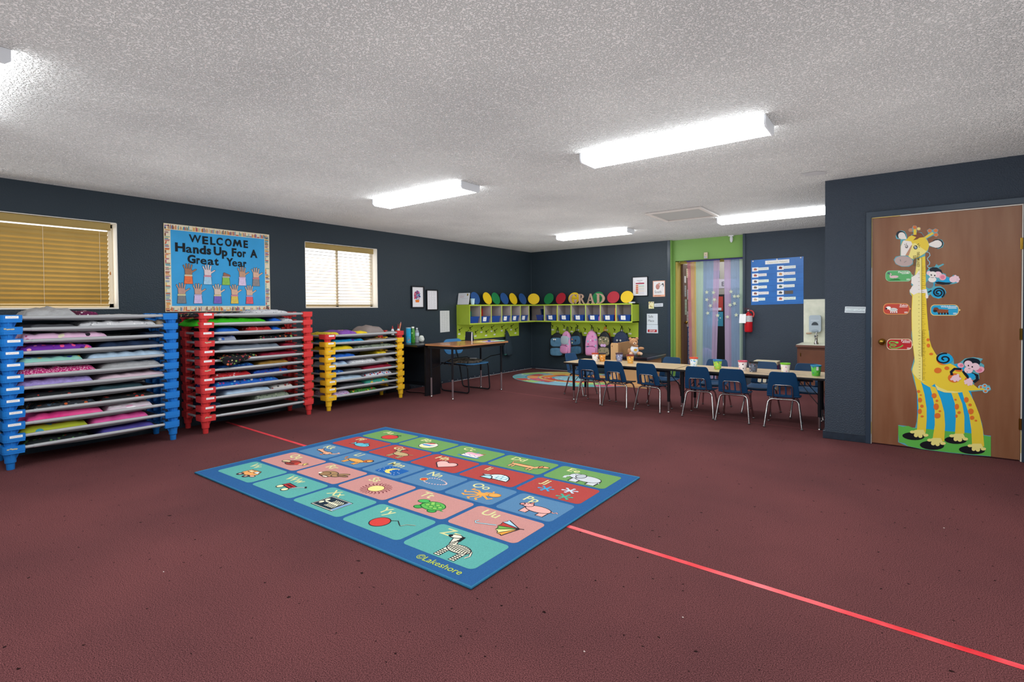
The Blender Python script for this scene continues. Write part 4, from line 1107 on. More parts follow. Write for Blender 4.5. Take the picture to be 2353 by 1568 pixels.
tag(m.build('loose_papers'), 'messy white and teal papers sticking up in the first cubby of the left shelf', 'papers', 'folders and papers in the cubbies')
m = M(); m.lathe([(.018, 0), (.02, .01), (.02, .075), (.012, .09), (.012, .1)], mat('pink_bottle', '#d884b4', .3), tuple(FR_(1.725, zf, .285-.03)), 14); 
tag(m.build('small_bottle'), 'small pink bottle beside the purple folder in a right cubby', 'bottle')
# ---- spots (round coloured floor markers) leaning on top of the shelves
SPOT = {'blue': mat('spot_blue', '#26508c', .6), 'yellow': mat('spot_yellow', '#e2bd1e', .6), 'green': mat('spot_green', '#1c7a44', .6), 'red': mat('spot_red', '#ab2434', .6)}
def spot(center_bottom, ndir, col, label):
    """a disc standing on the shelf top leaning back towards the wall; ndir = horizontal direction it faces"""
    r, th = .118, .007; a = math.radians(19); nd = Vector(ndir).normalized(); up = Vector((0, 0, 1))*math.cos(a)-nd*math.sin(a); side = up.cross(nd).normalized(); n = side.cross(up).normalized()
    m = M(); c = Vector(center_bottom)+up*(r+.004)+n*.003
    fr = lambda x, y, k=0: side*x+up*y+n*k
    m.prism(fr, circ(0, 0, r, n=40), -th/2, th/2, SPOT[col]); m.prism(fr, circ(0, 0, r*.95, n=40), None, th/2+.0006, SPOT[col])
    o = m.build('floor_spot'); o.location = c; tag(o, label, 'floor marker', 'round coloured spots on the cubby shelves')
zs = ZS1+.001
for i, (y, c) in enumerate(((-1.955, 'blue'), (-1.615, 'yellow'), (-1.365, 'green'), (-1.10, 'blue'), (-.815, 'yellow'), (-.50, 'blue'))):
    spot((.17, y, zs), (1, 0, 0), c, '%s round spot on the left shelf, %s' % (c, ['behind the cup', 'second from the left', 'the only green one there', 'between a green and a yellow one', 'between two blue ones', 'nearest the corner'][i]))
spot((.25, -.27, zs), (1, -1.3, 0), 'yellow', 'yellow round spot set across the corner of the shelves')
for i, (x, c) in enumerate(((.52, 'green'), (.805, 'red'), (1.115, 'yellow'), (1.64, 'green'), (1.955, 'red'), (2.228, 'yellow'))):
    spot((x, -.17, zs), (.12 if i > 1 else -.1, -1, 0), c, '%s round spot on the right shelf, %s' % (c, ['leftmost there', 'left of the letter G', 'behind the letter G', 'behind the letter D', 'right of the letter D', 'at the right end'][i]))
# ---- letters G R A D
WOODL = mat('raw_wood_letters', '#a98c7a', .7, var=.08, vscale=30)
LET = {
 'R': [[(0, 0), (.62, 0), (.62, .07), (.48, .1), (.48, .9), (.62, .93), (.62, 1), (0, 1), (0, .93), (.14, .9), (.14, .1), (0, .07)]],
}
def letter(ch, x0, x1, label):
    w = x1-x0; h = .192; t = M(); fr = frame((x0, -.252, ZS1+.001), (w, 0, 0), (0, 0, h)); n0, n1 = 0, .000055*1
    nn = .012/(w*h)  # frame normal is scaled by w*h
    def P(p): t.prism(fr, p, -nn, 0, WOODL)
    if ch == 'G':
        o = [(.5+.5*math.cos(a), .5+.5*math.sin(a)) for a in [math.radians(40+i*14) for i in range(20)]]; i_ = [(.56+.27*math.cos(a), .5+.42*math.sin(a)) for a in [math.radians(306-i*13.5) for i in range(20)]]
        P(o+i_); P([(.55, .46), (1, .46), (1, .38), (.9, .36), (.9, .02), (.66, .06), (.66, .38), (.55, .4)]); P([(.86, .99), (.93, .99), (.93, .68), (.84, .68), (.72, .86)])
    if ch == 'R':
        P([(0, 0), (.48, 0), (.48, .06), (.36, .09), (.36, .91), (.36, 1), (0, 1), (0, .93), (.12, .91), (.12, .09), (0, .06)])
        o = [(.34+.46*math.cos(a), .74+.26*math.sin(a)) for a in [math.radians(90-i*12) for i in range(16)]]; i_ = [(.34+.2*math.cos(a), .74+.18*math.sin(a)) for a in [math.radians(-90+i*12) for i in range(16)]]
        P(o+i_); P([(.38, .5), (.6, .5), (.82, .14), (.92, .06), (1, .06), (1, 0), (.72, 0), (.36, .48)])
    if ch == 'A':
        P([(.38, 1), (.6, 1), (.9, .1), (1, .07), (1, 0), (.58, 0), (.58, .07), (.68, .1), (.46, .8), (.26, .1), (.38, .07), (.38, 0), (0, 0), (0, .07), (.12, .1), (.42, .96)]); P([(.26, .3), (.66, .3), (.63, .4), (.29, .4)])
    if ch == 'D':
        P([(0, 0), (.3, 0), (.38, .08), (.38, .92), (.3, 1), (0, 1), (0, .93), (.12, .91), (.12, .09), (0, .06)])
        o = [(.3+.7*math.cos(a), .5+.5*math.sin(a)) for a in [math.radians(90-i*9) for i in range(21)]]; i_ = [(.3+.42*math.cos(a), .5+.41*math.sin(a)) for a in [math.radians(-90+i*9) for i in range(21)]]
        P(o+i_)
    tag(t.build('wooden_letter', bevel=0), label, 'wooden letter', 'wooden letters on the right shelf')
letter('G', 1.068, 1.245, 'tan wooden letter G in front of a yellow spot'); letter('R', 1.262, 1.425, 'tan wooden letter R between the G and the A'); letter('A', 1.443, 1.625, 'tan wooden letter A between the R and the D'); letter('D', 1.65, 1.835, 'tan wooden letter D in front of a green spot')
m = M(); m.ell((2.33, -.15, ZS1+.014), .058, .058, .013, mat('white_puck', '#dcdcea', .4), 24, 8, .7); m.lathe([(.055, 0), (.056, .01)], mat('white_puck', '#dcdcea', .4), (2.33, -.15, ZS1+.001), 24); tag(m.build('white_dish'), 'small white round dish at the right end of the right shelf', 'dish')
# whiteboard and printed cup on the left shelf
t = thing('small_whiteboard', 'small whiteboard with red and black notes leaning on the left shelf end', 'whiteboard', (.14, -2.29, ZS1))
fr = frame((.012, -2.297, ZS1+.002), (1, 0, 0), (0, .17, .985))
m = M(); m.prism(fr, rrect(-.0, .262, 0, .205, .008), -.008, .0, mat('whiteboard_rim', '#d9dcdf', .4)); m.prism(fr, rrect(.008, .254, .008, .197, .004), None, .0006, mat('whiteboard_face', '#e4e8ee', .2)); m.build('board_panel', t, world=True)
RED = mat('marker_red', '#c04a5a', .6); BLK = mat('marker_grey', '#8a8f9a', .6)
m = M(); scribble(m, fr, .05, .18, .175, .004, .0012, BLK, .002, 1); scribble(m, fr, .05, .15, .15, .006, .0012, RED, .003, 2); scribble(m, fr, .055, .14, .13, .005, .0012, RED, .003, 3); scribble(m, fr, .09, .24, .105, .003, .0012, BLK, .0015, 4); m.prism(fr, [(.205, .155), (.235, .155), (.235, .19), (.205, .19)], None, .0012, C('#9a8a3a')); m.build('marker_writing', t, world=True)
def cup(loc, r, h, rim, body, label, grp, sleeve=None, rz=0):
    t = thing('printed_cup', label, 'cup', loc, rz, grp)
    m = M(); m.lathe([(r*.74, .0), (r*.75, .004), (r*.96, h-.008), (r*.93, h-.008), (r*.72, .006), (0, .006)], body, (0, 0, 0), 24); m.build('cup_wall', t)
    m = M(); m.lathe([(r*.955, h-.016), (r*1.0, h-.014), (r*1.03, h-.004), (r*1.0, h), (r*.94, h-.002), (r*.93, h-.016)], rim, (0, 0, 0), 24); m.build('cup_rim', t)
    if sleeve:
        sleeve(t, r, h)
    return t
P = pattern
CUPS = 'printed plastic cups on the classroom tables'
cup((.255, -2.17, ZS1+.001), .042, .105, mat('cup_rim_aqua', '#a9cfe0', .3), P('cup_aqua', '#bcd8e6', ['#d8734a', '#e9e9e4', '#6aa25a', '#e7b59a'], 34, .6, .35), 'white cup with orange and green print beside the small whiteboard', None)
# ================================================================ BACKPACKS AND JACKET
def backpack(x, zt, w, h, d, body, pocket, front, loopm, label, tiltx=0, lab=None, rzv=0, zhook=.9):
    t = thing('backpack', label, 'backpack', (x, -.035, zt-h), 0, 'backpacks hanging on the hook board')
    t.rotation_euler = (0, tiltx, rzv)
    m = M()
    rings = [(.0, .80, .62), (.02, .93, .9), (.12, 1.0, 1.0), (.45, .99, .95), (.68, .9, .85), (.84, .72, .68), (.94, .46, .45), (1.0, .12, .16)]
    n = 20; vs = []; fs = []
    for k, (q, sx, sy) in enumerate(rings):
        for j in range(n):
            a = 2*PI*j/n; e = .62; cx = math.copysign(abs(math.cos(a))**e, math.cos(a)); cy = math.copysign(abs(math.sin(a))**e, math.sin(a))
            wob = 1+.035*mnoise.noise(Vector((cx*2+x*9, cy*2, q*5)))
            vs.append((w/2*sx*cx*wob, -d/2-d/2*.0+d/2*sy*cy*wob, q*h))
    for k in range(len(rings)-1):
        for j in range(n): fs.append((k*n+j, k*n+(j+1) % n, (k+1)*n+(j+1) % n, (k+1)*n+j))
    fs.append(tuple(range(n))[::-1]); fs.append(tuple((len(rings)-1)*n+j for j in range(n)))
    m.add(vs, fs, body, True); m.build('bag_body', t, sub=1)
    m = M(); m.ell((0, -d*.98, h*.2), w*.40, d*.22, h*.17, pocket, 20, 12, .55); m.build('lower_pocket', t)
    if front is not None:
        m = M(); m.ell((0, -d*.93, h*.6), w*.39, d*.16, h*.19, front, 20, 12, .6); m.build('upper_pocket', t)
    m = M(); m.tube([(-w*.36, -d*1.16, h*.36), (-w*.1, -d*1.2, h*.385), (w*.2, -d*1.2, h*.38), (w*.36, -d*1.14, h*.35)], .0035, mat('zip_black', '#15161a', .6), 6); m.build('zipper', t)
    m = M(); zz = h*.955; top = zhook-(zt-h)-.01; m.tube(round_path([(-.02, -d*.45, zz), (-.016, -d*.3, top), (.016, -d*.3, top), (.022, -d*.45, zz)], .02, 4), .007, loopm, 6); m.build('grab_loop', t)
    for sx in (-1, 1):
        m = M(); m.tube(round_path([(sx*w*.25, -.012, h*.93), (sx*w*.36, .0, h*.6), (sx*w*.42, .004, h*.3), (sx*w*.44, -.02, h*.04)], .05, 4), .011, loopm, 6); m.build('shoulder_strap', t)
    if lab: lab(t, w, h, d)
    return t
BLACKC = mat('black_nylon', '#171a20', .6); DEN = mat('denim_blue', '#4d7592', .85, bump=.6, bscale=220, var=.12, vscale=18); DEN2 = mat('denim_dark', '#355a78', .85, bump=.6, bscale=220, var=.15, vscale=22)
PINKB = P('bag_pink', '#d795c0', ['#c86aa8', '#8fb6c8', '#d795c0'], 20, .4); PINK2 = mat('bag_pink_plain', '#cf8ab8', .7, bump=.5, bscale=40); SILV = mat('bag_silver', '#a9b9c6', .4)
CAMO = P('bag_camo', '#8a8066', ['#5c6a4a', '#b8a982', '#403c30'], 26, .6); NAVB = mat('bag_navy', '#25324e', .7, bump=.4, bscale=60)
def patch(cols, dots):
    def f(t, w, h, d):
        fr = lambda a, b, c=0: Vector((a*w, -d*1.0-.028-c, b*h))
        for i, (a, b, rx, c) in enumerate(dots):
            m = M(); fr2 = lambda x, y, k=0: Vector((a*w+x, -d*(1.09)-.006-k, b*h+y)); m.prism(fr2, circ(0, 0, rx, n=12)[::-1], -.004, .0, C(c, .5)); m.build('patch', t)
    return f
backpack(.675, .77, .33, .48, .12, BLACKC, DEN, DEN, BLACKC, 'denim backpack with a black top and a small monster face, far left', 0, patch(0, [(-.15, .72, .014, '#e9e9ea'), (-.04, .72, .014, '#e9e9ea'), (-.1, .66, .009, '#1b1b1f')]), .25, .855)
backpack(.905, .81, .26, .46, .12, PINKB, PINK2, SILV, mat('loop_navy', '#1f2b45', .6), 'pink backpack with a silver stripe beside the leftmost denim bag', .05, None, -.2, .895)
backpack(1.18, .815, .30, .47, .12, BLACKC, DEN2, DEN2, BLACKC, 'denim backpack with round badges and a black hood, third from left', -.1, patch(0, [(-.2, .66, .016, '#b8685a'), (.06, .6, .018, '#23262e'), (-.22, .52, .014, '#c9c9a0'), (.1, .28, .016, '#7f90b8')]), -.1, .9)
backpack(1.47, .83, .27, .49, .12, PINKB, PINK2, None, mat('loop_dark', '#22202a', .6), 'slim pastel pink backpack in the middle of the row', 0, patch(0, [(-.2, .34, .024, '#4a94b0'), (.02, .62, .01, '#f2f2f4'), (-.16, .46, .012, '#c8336a')]), .1, .9)
backpack(1.745, .82, .275, .48, .13, BLACKC, CAMO, CAMO, mat('loop_orange', '#e0602a', .6), 'khaki cat face backpack with a lilac band and orange loop', 0, patch(0, [(-.2, .68, .012, '#e6d8cc'), (.16, .68, .012, '#e6d8cc'), (0, .6, .01, '#6a5038'), (-.1, .44, .03, '#cfa8d4'), (.08, .44, .03, '#cfa8d4')]), .12, .905)
backpack(2.09, .825, .335, .44, .13, NAVB, NAVB, NAVB, BLACKC, 'navy backpack with pale eyes print behind the wooden cabinet', 0, patch(0, [(-.14, .62, .018, '#aeb4ae'), (.06, .62, .018, '#aeb4ae'), (-.04, .58, .012, '#12141a')]), 0, .9)
m = M(); vs = []; nn = 14
for k, (z, w, d) in enumerate(((.84, .02, .02), (.80, .05, .035), (.70, .10, .05), (.58, .14, .06), (.46, .17, .065), (.36, .15, .06), (.33, .10, .05))):
    for j in range(nn):
        a = 2*PI*j/nn; wob = 1+.22*math.sin(j*2.7+k*.9); vs.append((.035+d*(1+math.cos(a))*.5*1.2, -.94+w*math.sin(a)*wob*.75+.012*k, z+.012*math.sin(j*1.9)))
JK = mat('dark_jacket', '#24323d', .8, bump=.8, bscale=30)
m.add(vs, [(k*nn+j, k*nn+(j+1) % nn, (k+1)*nn+(j+1) % nn, (k+1)*nn+j) for k in range(6) for j in range(nn)]+[tuple(range(nn))[::-1], tuple(6*nn+j for j in range(nn))], JK, True)
jk = m.build('hanging_jacket', sub=1); tag(jk, 'dark slate jacket hanging from the left hook board behind the desk', 'jacket')
m = M(); m.tube([(.06, -.99, .62), (.075, -1.03, .5), (.07, -1.02, .38)], [.03, .034, .028], JK, 10); m.ell((.075, -1.015, .37), .03, .03, .02, mat('jacket_cuff', '#2f5a54', .8), 12, 8); m.build('sleeve', jk)
# ================================================================ LEFT WALL PICTURES
BLKF = mat('black_frame', '#12151c', .3); PAPER = mat('white_paper', '#e3e3e8', .6); MATB = mat('mat_board', '#dcdce2', .6)
def picture(name, fr, x0, x1, z0, z1, label, cat, art, border=.014, loc=None):
    t = thing(name, label, cat, tuple(fr((x0+x1)/2, z0, 0)))
    m = M(); b = border
    for q in ([(x0-b, z0-b), (x1+b, z0-b), (x1+b, z0), (x0-b, z0)], [(x0-b, z1), (x1+b, z1), (x1+b, z1+b), (x0-b, z1+b)], [(x0-b, z0), (x0, z0), (x0, z1), (x0-b, z1)], [(x1, z0), (x1+b, z0), (x1+b, z1), (x1, z1)]): m.prism(fr, q, .0008, .022, BLKF)
    m.build('frame', t, world=True, bevel=.0015)
    m = M(); m.prism(fr, [(x0, z0), (x1, z0), (x1, z1), (x0, z1)], .0008, .009, PAPER); art(m, x0, x1, z0, z1); m.build('print', t, world=True)
    return t
LW = frame((0, 0, 0), (0, 1, 0), (0, 0, 1)); BW = frame((0, 0, 0), (1, 0, 0), (0, 0, 1)); 
BW = lambda a, b, c=0: Vector((a, -c, b))
def BWp(a, b, c=0): return Vector((a, -c, b))
def cupcake(m, x0, x1, z0, z1):
    rd = random.Random(3); cx = (x0+x1)/2-.01; cy = (z0+z1)/2+.01
    cols = [C(c, .7) for c in ('#c8385a', '#2f5a96', '#e0762a', '#6a3f86', '#3f8ab0', '#d85a8a', '#8a2a4a')]
    for i in range(85):
        a = rd.uniform(0, 2*PI); r = rd.random()**.5; x = cx+.068*r*math.cos(a); y = cy+.012+.078*r*math.sin(a)
        k = cols[(0 if x < cx-.02 else 1 if x > cx+.02 else rd.choice((3, 5, 6))) if rd.random() < .6 else rd.randrange(7)]
        if y < cy-.045: k = cols[2]
        m.prism(LW, circ(x, y, rd.uniform(.006, .013), n=7), None, .0098+.00002*i, k)
    m.prism(LW, [(cx-.035, cy-.095), (cx+.035, cy-.095), (cx+.045, cy-.055), (cx-.045, cy-.055)], None, .0118, cols[2])
def lines(fr, n, ink, cols=1, x_in=.02, nb=.0098, seed=1, w=.0018):
    def f(m, x0, x1, z0, z1):
        rd = random.Random(seed)
        for i in range(n):
            z = z1-(z1-z0)*(i+1.2)/(n+1.5)
            for c in range(cols):
                a = x0+x_in+(x1-x0-2*x_in)*c/cols; b = a+(x1-x0-2*x_in)/cols*rd.uniform(.55, .92)
                scribble(m, fr, a, b, z, .0022, nb, ink, w, seed*40+i*3+c)
    return f
picture('framed_print', LW, -3.345, -3.105, 1.302, 1.622, 'black framed watercolour print of a colourful cupcake shape', 'framed picture', cupcake, .018)
picture('framed_certificate', LW, -3.02, -2.79, 1.262, 1.572, 'black framed document with grey text rows on the left wall', 'framed picture', lines(LW, 15, mat('grey_print', '#6e7078', .8), 3, .03, seed=4), .016)
m = M(); m.prism(LW, [(-2.715, .868), (-2.485, .875), (-2.487, 1.238), (-2.716, 1.236)], .001, .002, mat('list_paper', '#cdd0cf', .7)); lines(LW, 22, mat('grey_print', '#6e7078', .8), 3, .03, .0025, 9, .0014)(m, -2.715, -2.487, .87, 1.236)
tag(m.build('paper_list'), 'tall grey paper list taped to the wall left of the cubbies', 'notice')
# ================================================================ BLACK DESK WITH ITS BOTTLES, STUDENT DESK, CHAIR
BD = mat('black_laminate', '#14171c', .28, var=.2, vscale=8)
t = thing('black_desk', 'black laminate desk against the left wall beside the yellow cot stack', 'desk', (.37, -3.7, 0))
m = M(); m.box(.02, .735, -3.92, -3.44, .722, .752, BD); m.build('desktop', t, world=True, bevel=.003)
m = M(); m.box(.70, .733, -3.755, -3.46, 0, .722, BD); m.build('side_panel', t, world=True, bevel=.002); m = M(); m.box(.022, .052, -3.9, -3.46, 0, .722, BD); m.build('side_panel', t, world=True, bevel=.002)
m = M(); m.box(.052, .70, -3.55, -3.53, .11, .722, mat('black_panel', '#1b2026', .35)); m.box(.052, .70, -3.562, -3.55, .6, .722, BD); m.box(.052, .7, -3.562, -3.55, .11, .16, BD); m.build('modesty_panel', t, world=True)
for i, (a, b) in enumerate((((.3, -3.4), (.42, -3.36)),)): pass
m = M(); m.tube([(.15, -3.62, .008), (.3, -3.68, .01), (.45, -3.6, .008), (.55, -3.66, .02), (.66, -3.63, .008)], .006, mat('black_cable', '#0e0e10', .5), 6); tag(m.build('power_cable'), 'black cable on the carpet under the black desk', 'cable')
zt = .753
def bot(name, label, cat, loc, parts):
    t = thing(name, label, cat, loc)
    for nm, prof, mt, n in parts: m = M(); m.lathe(prof, mt, (0, 0, 0), n); m.build(nm, t)
    return t
CYAN = mat('can_cyan', '#2a9fd0', .35)
t = bot('snack_can', 'tall cyan snack can with a silver rim on the black desk', 'snack can', (.27, -3.665, zt), [('can_wall', [(.0375, 0), (.0375, .225)], CYAN, 28), ('can_lid', [(.0385, .225), (.0385, .238), (.0, .238)], mat('can_lid', '#a9bed0', .25, .3), 28), ('can_base', [(.0382, -.0002), (.0382, .006)], mat('can_lid', '#a9bed0', .25, .3), 28)])
cr = lambda R, az0: (lambda x, y, c=0: Vector(((R+c)*math.cos(az0+x/R), (R+c)*math.sin(az0+x/R), y)))
A0 = math.radians(-42)
m = M(); f = cr(.0378, A0); m.prism(f, [(-.03, .135), (-.01, .135), (.01, .135), (.03, .135), (.032, .2), (.012, .2), (-.012, .2), (-.032, .2)], None, 0, C('#1f4f8a', .4)); m.prism(f, [(-.03, .112), (0, .112), (.03, .112), (.03, .124), (0, .124), (-.03, .124)], None, .0002, C('#dfe9f2', .4))
m.prism(f, circ(0, .07, .018, .024, 14), None, .0003, C('#e08a2e', .4)); m.prism(f, circ(.01, .055, .011, .012, 10), None, .0005, C('#c86a1e', .4)); m.prism(f, circ(-.002, .034, .012, .005, 10), None, .0005, C('#e8e4d6', .4)); m.build('printed_wrap', t)
t = bot('drink_bottle', 'green drink bottle with a white cap on the black desk', 'bottle', (.27, -3.575, zt), [('bottle_wall', [(.031, 0), (.033, .006), (.033, .09), (.031, .1), (.031, .17), (.026, .2), (.019, .214), (.019, .222)], mat('green_bottle', '#3c8a2c', .15, coat=.5), 24), ('cap', [(.021, .222), (.021, .246), (0, .247)], mat('white_cap', '#e6e8dc', .4), 20)])
m = M(); f = cr(.0335, A0); m.prism(f, [(-.03, .058), (0, .058), (.03, .058), (.03, .078), (0, .078), (-.03, .078)], None, 0, C('#dfe6d4', .5)); m.prism(f, circ(-.012, .15, .012, .014, 12), None, .0, C('#b9d98a', .5)); m.stroke(f, [(.01, .09), (.014, .13), (.004, .16), (.02, .2)], .004, .0, C('#9ccf6a', .5)); m.build('bottle_label', t)
CLR = mat('clear_plastic', '#c9d2da', .08, alpha=.55)
t = bot('water_bottle', 'clear plastic water bottle with a pale label on the black desk', 'bottle', (.27, -3.493, zt), [('bottle_wall', [(.028, 0), (.031, .01), (.027, .03), (.031, .05), (.027, .07), (.031, .1), (.031, .15), (.022, .185), (.012, .2), (.012, .212)], CLR, 24), ('cap', [(.014, .21), (.014, .224), (0, .225)], mat('bottle_cap', '#d8dee6', .4), 16), ('label_band', [(.0315, .105), (.0315, .15)], mat('bottle_band', '#c5d6e8', .5), 24)])
m = M(); rd = random.Random(9); vs = []
m.ell((.31, -3.44+.0, zt+.052), .042, .036, .05, mat('crumpled_tissue', '#d5d9d3', .9, bump=2, bscale=40), 18, 12, .8)
for v in range(len(m.v)):
    p = Vector(m.v[v]); q = mnoise.noise(p*38)*.022; c = Vector((.31, -3.44, zt+.05)); m.v[v] = tuple(c+(p-c)*(1+q*16*.6))
zmin = min(p[2] for p in m.v); m.v = [(x, y, z-zmin+zt) for x, y, z in m.v]
tag(m.build('crumpled_tissue'), 'crumpled off-white tissue beside the water bottle on the black desk', 'tissue')
# supply caddy against the wall with glue bottles, cup of pencils
t = thing('supply_caddy', 'black supply box by the wall behind the yellow stack', 'box', (.13, -3.80, zt)); m = M(); m.box(.05, .23, -3.905, -3.70, zt, zt+.13, BD); m.build('box_body', t, world=True, bevel=.003)
zc = zt+.131
for i, (x, y) in enumerate(((.15, -3.87), (.17, -3.775))):
    t = thing('glue_bottle', 'white glue bottle with a red tip, %s of the two' % ('left' if i == 0 else 'right'), 'glue bottle', (x, y, zc), 0, 'glue bottles in the supply box'); m = M(); m.lathe([(.021, 0), (.022, .004), (.022, .07), (.014, .09), (.012, .092)], mat('glue_white', '#dfe3ea', .35), (0, 0, 0), 18); m.build('bottle_wall', t)
    m = M(); m.lathe([(.013, .092), (.013, .1), (.006, .115), (.004, .135), (0, .136)], mat('glue_red', '#c23a34', .4), (0, 0, 0), 14); m.build('cap', t)
t = thing('pencil_cup', 'yellow pencil cup in the supply box, full of pencils', 'pencil cup', (.12, -3.735, zc)); m = M(); m.lathe([(.028, 0), (.033, .065), (.03, .065), (.026, .004), (0, .004)], mat('cup_yellow', '#dcc31e', .4), (0, 0, 0), 20); m.build('cup_wall', t)
for i, (a, l, c, cn) in enumerate(((.3, .19, '#e9a9a0', 'pink'), (1.2, .17, '#d9582a', 'orange'), (2.2, .165, '#e0b52a', 'yellow'), (3.2, .15, '#2f62c4', 'blue'), (4.2, .16, '#c23a34', 'red'), (5.1, .15, '#3a3a3a', 'black'))):
    p0 = (.12+.012*math.cos(a), -3.735+.012*math.sin(a), zc+.005); p1 = (.12+.02*math.cos(a)+.01, -3.735+.024*math.sin(a)+.022, zc+l)
    m = M(); m.cyl(p0, p1, .0045, .0045, C(c, .5), 8); tag(m.build('pencil'), '%s pencil standing in the yellow pencil cup' % cn, 'pencil', 'pencils in the cup')
# student desk
t = thing('student_desk', 'wood topped adjustable desk with chrome legs in front of the cubbies', 'desk', (1.07, -3.2, 0))
DT = mat('oak_laminate', '#b98256', .25, col2='#a8704a', vscale=5, coat=.3)
m = M(); m.prism(frame((0, 0, 0), (1, 0, 0), (0, 1, 0)), rrect(.735, 1.41, -3.80, -2.635, .05, 5), .742, .762, DT); m.build('desktop', t, world=True, bevel=.003)
m = M(); m.box(.78, 1.36, -3.76, -2.68, .70, .741, mat('desk_underside', '#1a1b1e', .6)); m.build('apron', t, world=True)
CHR = mat('chrome', '#c9c4c4', .16, 1); LEGB = mat('black_leg_tube', '#15181d', .3)
LP = [(.83, -3.743), (1.25, -3.744), (.85, -2.665), (1.285, -2.69)]
for x, y in LP:
    m = M(); m.cyl((x, y, .28), (x, y, .70), .0155, .0155, LEGB, 14); m.build('leg', t, world=True)
    m = M(); m.cyl((x, y, .02), (x, y, .282), .0125, .0125, mat('satin_leg', '#b3a6ac', .3, .8), 14); m.lathe([(.019, 0), (.02, .006), (.012, .02)], CHR, (x, y, 0), 14); m.build('leg_insert', t, world=True)
m = M(); m.tube([(.83, -3.74, .40), (.84, -3.3, .52), (.85, -3.0, .52), (.85, -2.67, .42)], .007, LEGB, 7); m.build('brace', t, world=True); m = M(); m.tube([(.85, -2.665, .42), (1.07, -2.68, .52), (1.285, -2.69, .56)], .007, LEGB, 7); m.build('brace', t, world=True)
zt = .763
t = thing('standing_book', 'white and dark standing folder on the student desk', 'book', (.80, -2.87, zt)); m = M(); m.bar((.80, -2.90, zt+.066), (.80, -2.897, zt+.067+.0), .13, .132, PAPER) if 0 else m.box(.74, .86, -2.897, -2.872, zt, zt+.135, PAPER); m.build('pages', t, world=True)
m = M(); m.prism(frame((.74, 0, 0), (0, 1, 0), (0, 0, 1)), [(-2.915, zt), (-2.899, zt+.138), (-2.897, zt+.138), (-2.913, zt)], 0, .125, C('#1d232c')); m.prism(frame((.74, 0, 0), (0, 1, 0), (0, 0, 1)), [(-2.868, zt+.138), (-2.84, zt), (-2.836, zt), (-2.865, zt+.14)], 0, .125, C('#2d4a5c')); m.build('cover', t, world=True)
for i, (x, y, a, c, w, h, d) in enumerate(((1.18, -3.0, .2, '#e8d878', .22, .29, 'yellow paper sheet'), (1.27, -2.93, -.15, '#e3b8d0', .2, .27, 'pink paper sheet'), (1.2, -2.78, .1, '#7c9aa8', .21, .28, 'grey blue booklet'), (1.3, -2.75, .5, '#8fc4a8', .16, .22, 'mint paper sheet'), (1.1, -2.75, -.3, '#c7a24e', .18, .26, 'tan booklet'))):
    m = M(); f = frame((x, y, zt+.001+.002*i), (math.cos(a), math.sin(a), 0), (-math.sin(a), math.cos(a), 0)); m.prism(f, [(-w/2, -h/2), (w/2, -h/2), (w/2, h/2), (-w/2, h/2)], 0, .0015, C(c, .6)); tag(m.build('paper_sheet'), '%s in the pile on the student desk' % d, 'paper', 'papers on the student desk')
m = M(); m.ell((1.28, -2.97, zt+.016), .03, .02, .012, C('#1f4fa8', .5), 12, 8); tag(m.build('eraser'), 'small blue lump of clay on the papers on the student desk', 'toy')
# desk chair
t = thing('desk_chair', 'blue shell chair on a black sled frame with a furry cushion under the student desk', 'chair', (.83, -3.05, 0))
BLU = mat('chair_blue', '#3a76a8', .5)
m = M()
for s, y in (( -1, -3.30), (1, -2.82)):
    m.tube(round_path([(.42, y, .70), (.52, y, .44), (.60, y, .02), (1.16, y, .02), (1.13, y, .43), (.6, y, .44)], .05, 5), .0105, LEGB, 8)
m.tube([(.66, -3.30, .425), (.66, -2.82, .425)], .009, LEGB, 7); m.tube([(1.06, -3.30, .425), (1.06, -2.82, .425)], .009, LEGB, 7); m.build('sled_frame', t, world=True)
m = M(); m.prism(XY, rrect(.60, 1.20, -3.30, -2.82, .12, 6), .435, .45, BLU); m.build('seat', t, world=True, bevel=.005)
m = M(); f = frame((.47, -2.86, .46), (0, 1, 0), (-.17, 0, .985)); m.prism(f, rrect(-.22, .22, .08, .325, .1, 6), -.008, .008, BLU); m.build('backrest', t, world=True, bevel=.004)
fu = M(); rd = random.Random(2); fu.ell((.86, -3.06, .468), .27, .235, .026, mat('grey_fur', '#7d7468', 1.0, bump=2, bscale=120, col2='#3f3b36', vscale=30), 40, 12, .8)
fu.v = [(x+rd.uniform(-.008, .008), y+rd.uniform(-.008, .008), z+rd.uniform(-.004, .006)) for x, y, z in fu.v]; FURM = mat('grey_fur', '#7d7468')
for i in range(90):
    a = rd.uniform(-2.6, .2); x, y = .86+.265*math.cos(a), -3.06+.23*math.sin(a); l = rd.uniform(.02, .06); fu.tube([(x, y, .462), (x+.012*math.cos(a), y+.012*math.sin(a), .45), (x+.014*math.cos(a), y+.014*math.sin(a), .45-l)], [.006, .005, .001], FURM, 4)
tag(fu.build('fur_cushion'), 'shaggy grey fur cushion on the blue desk chair', 'cushion')
m = M(); m.cyl((.93, -3.02, .502), (1.02, -2.96, .502), .005, .005, TAGM, 8); tag(m.build('white_marker'), 'white marker lying on the fur cushion', 'marker')
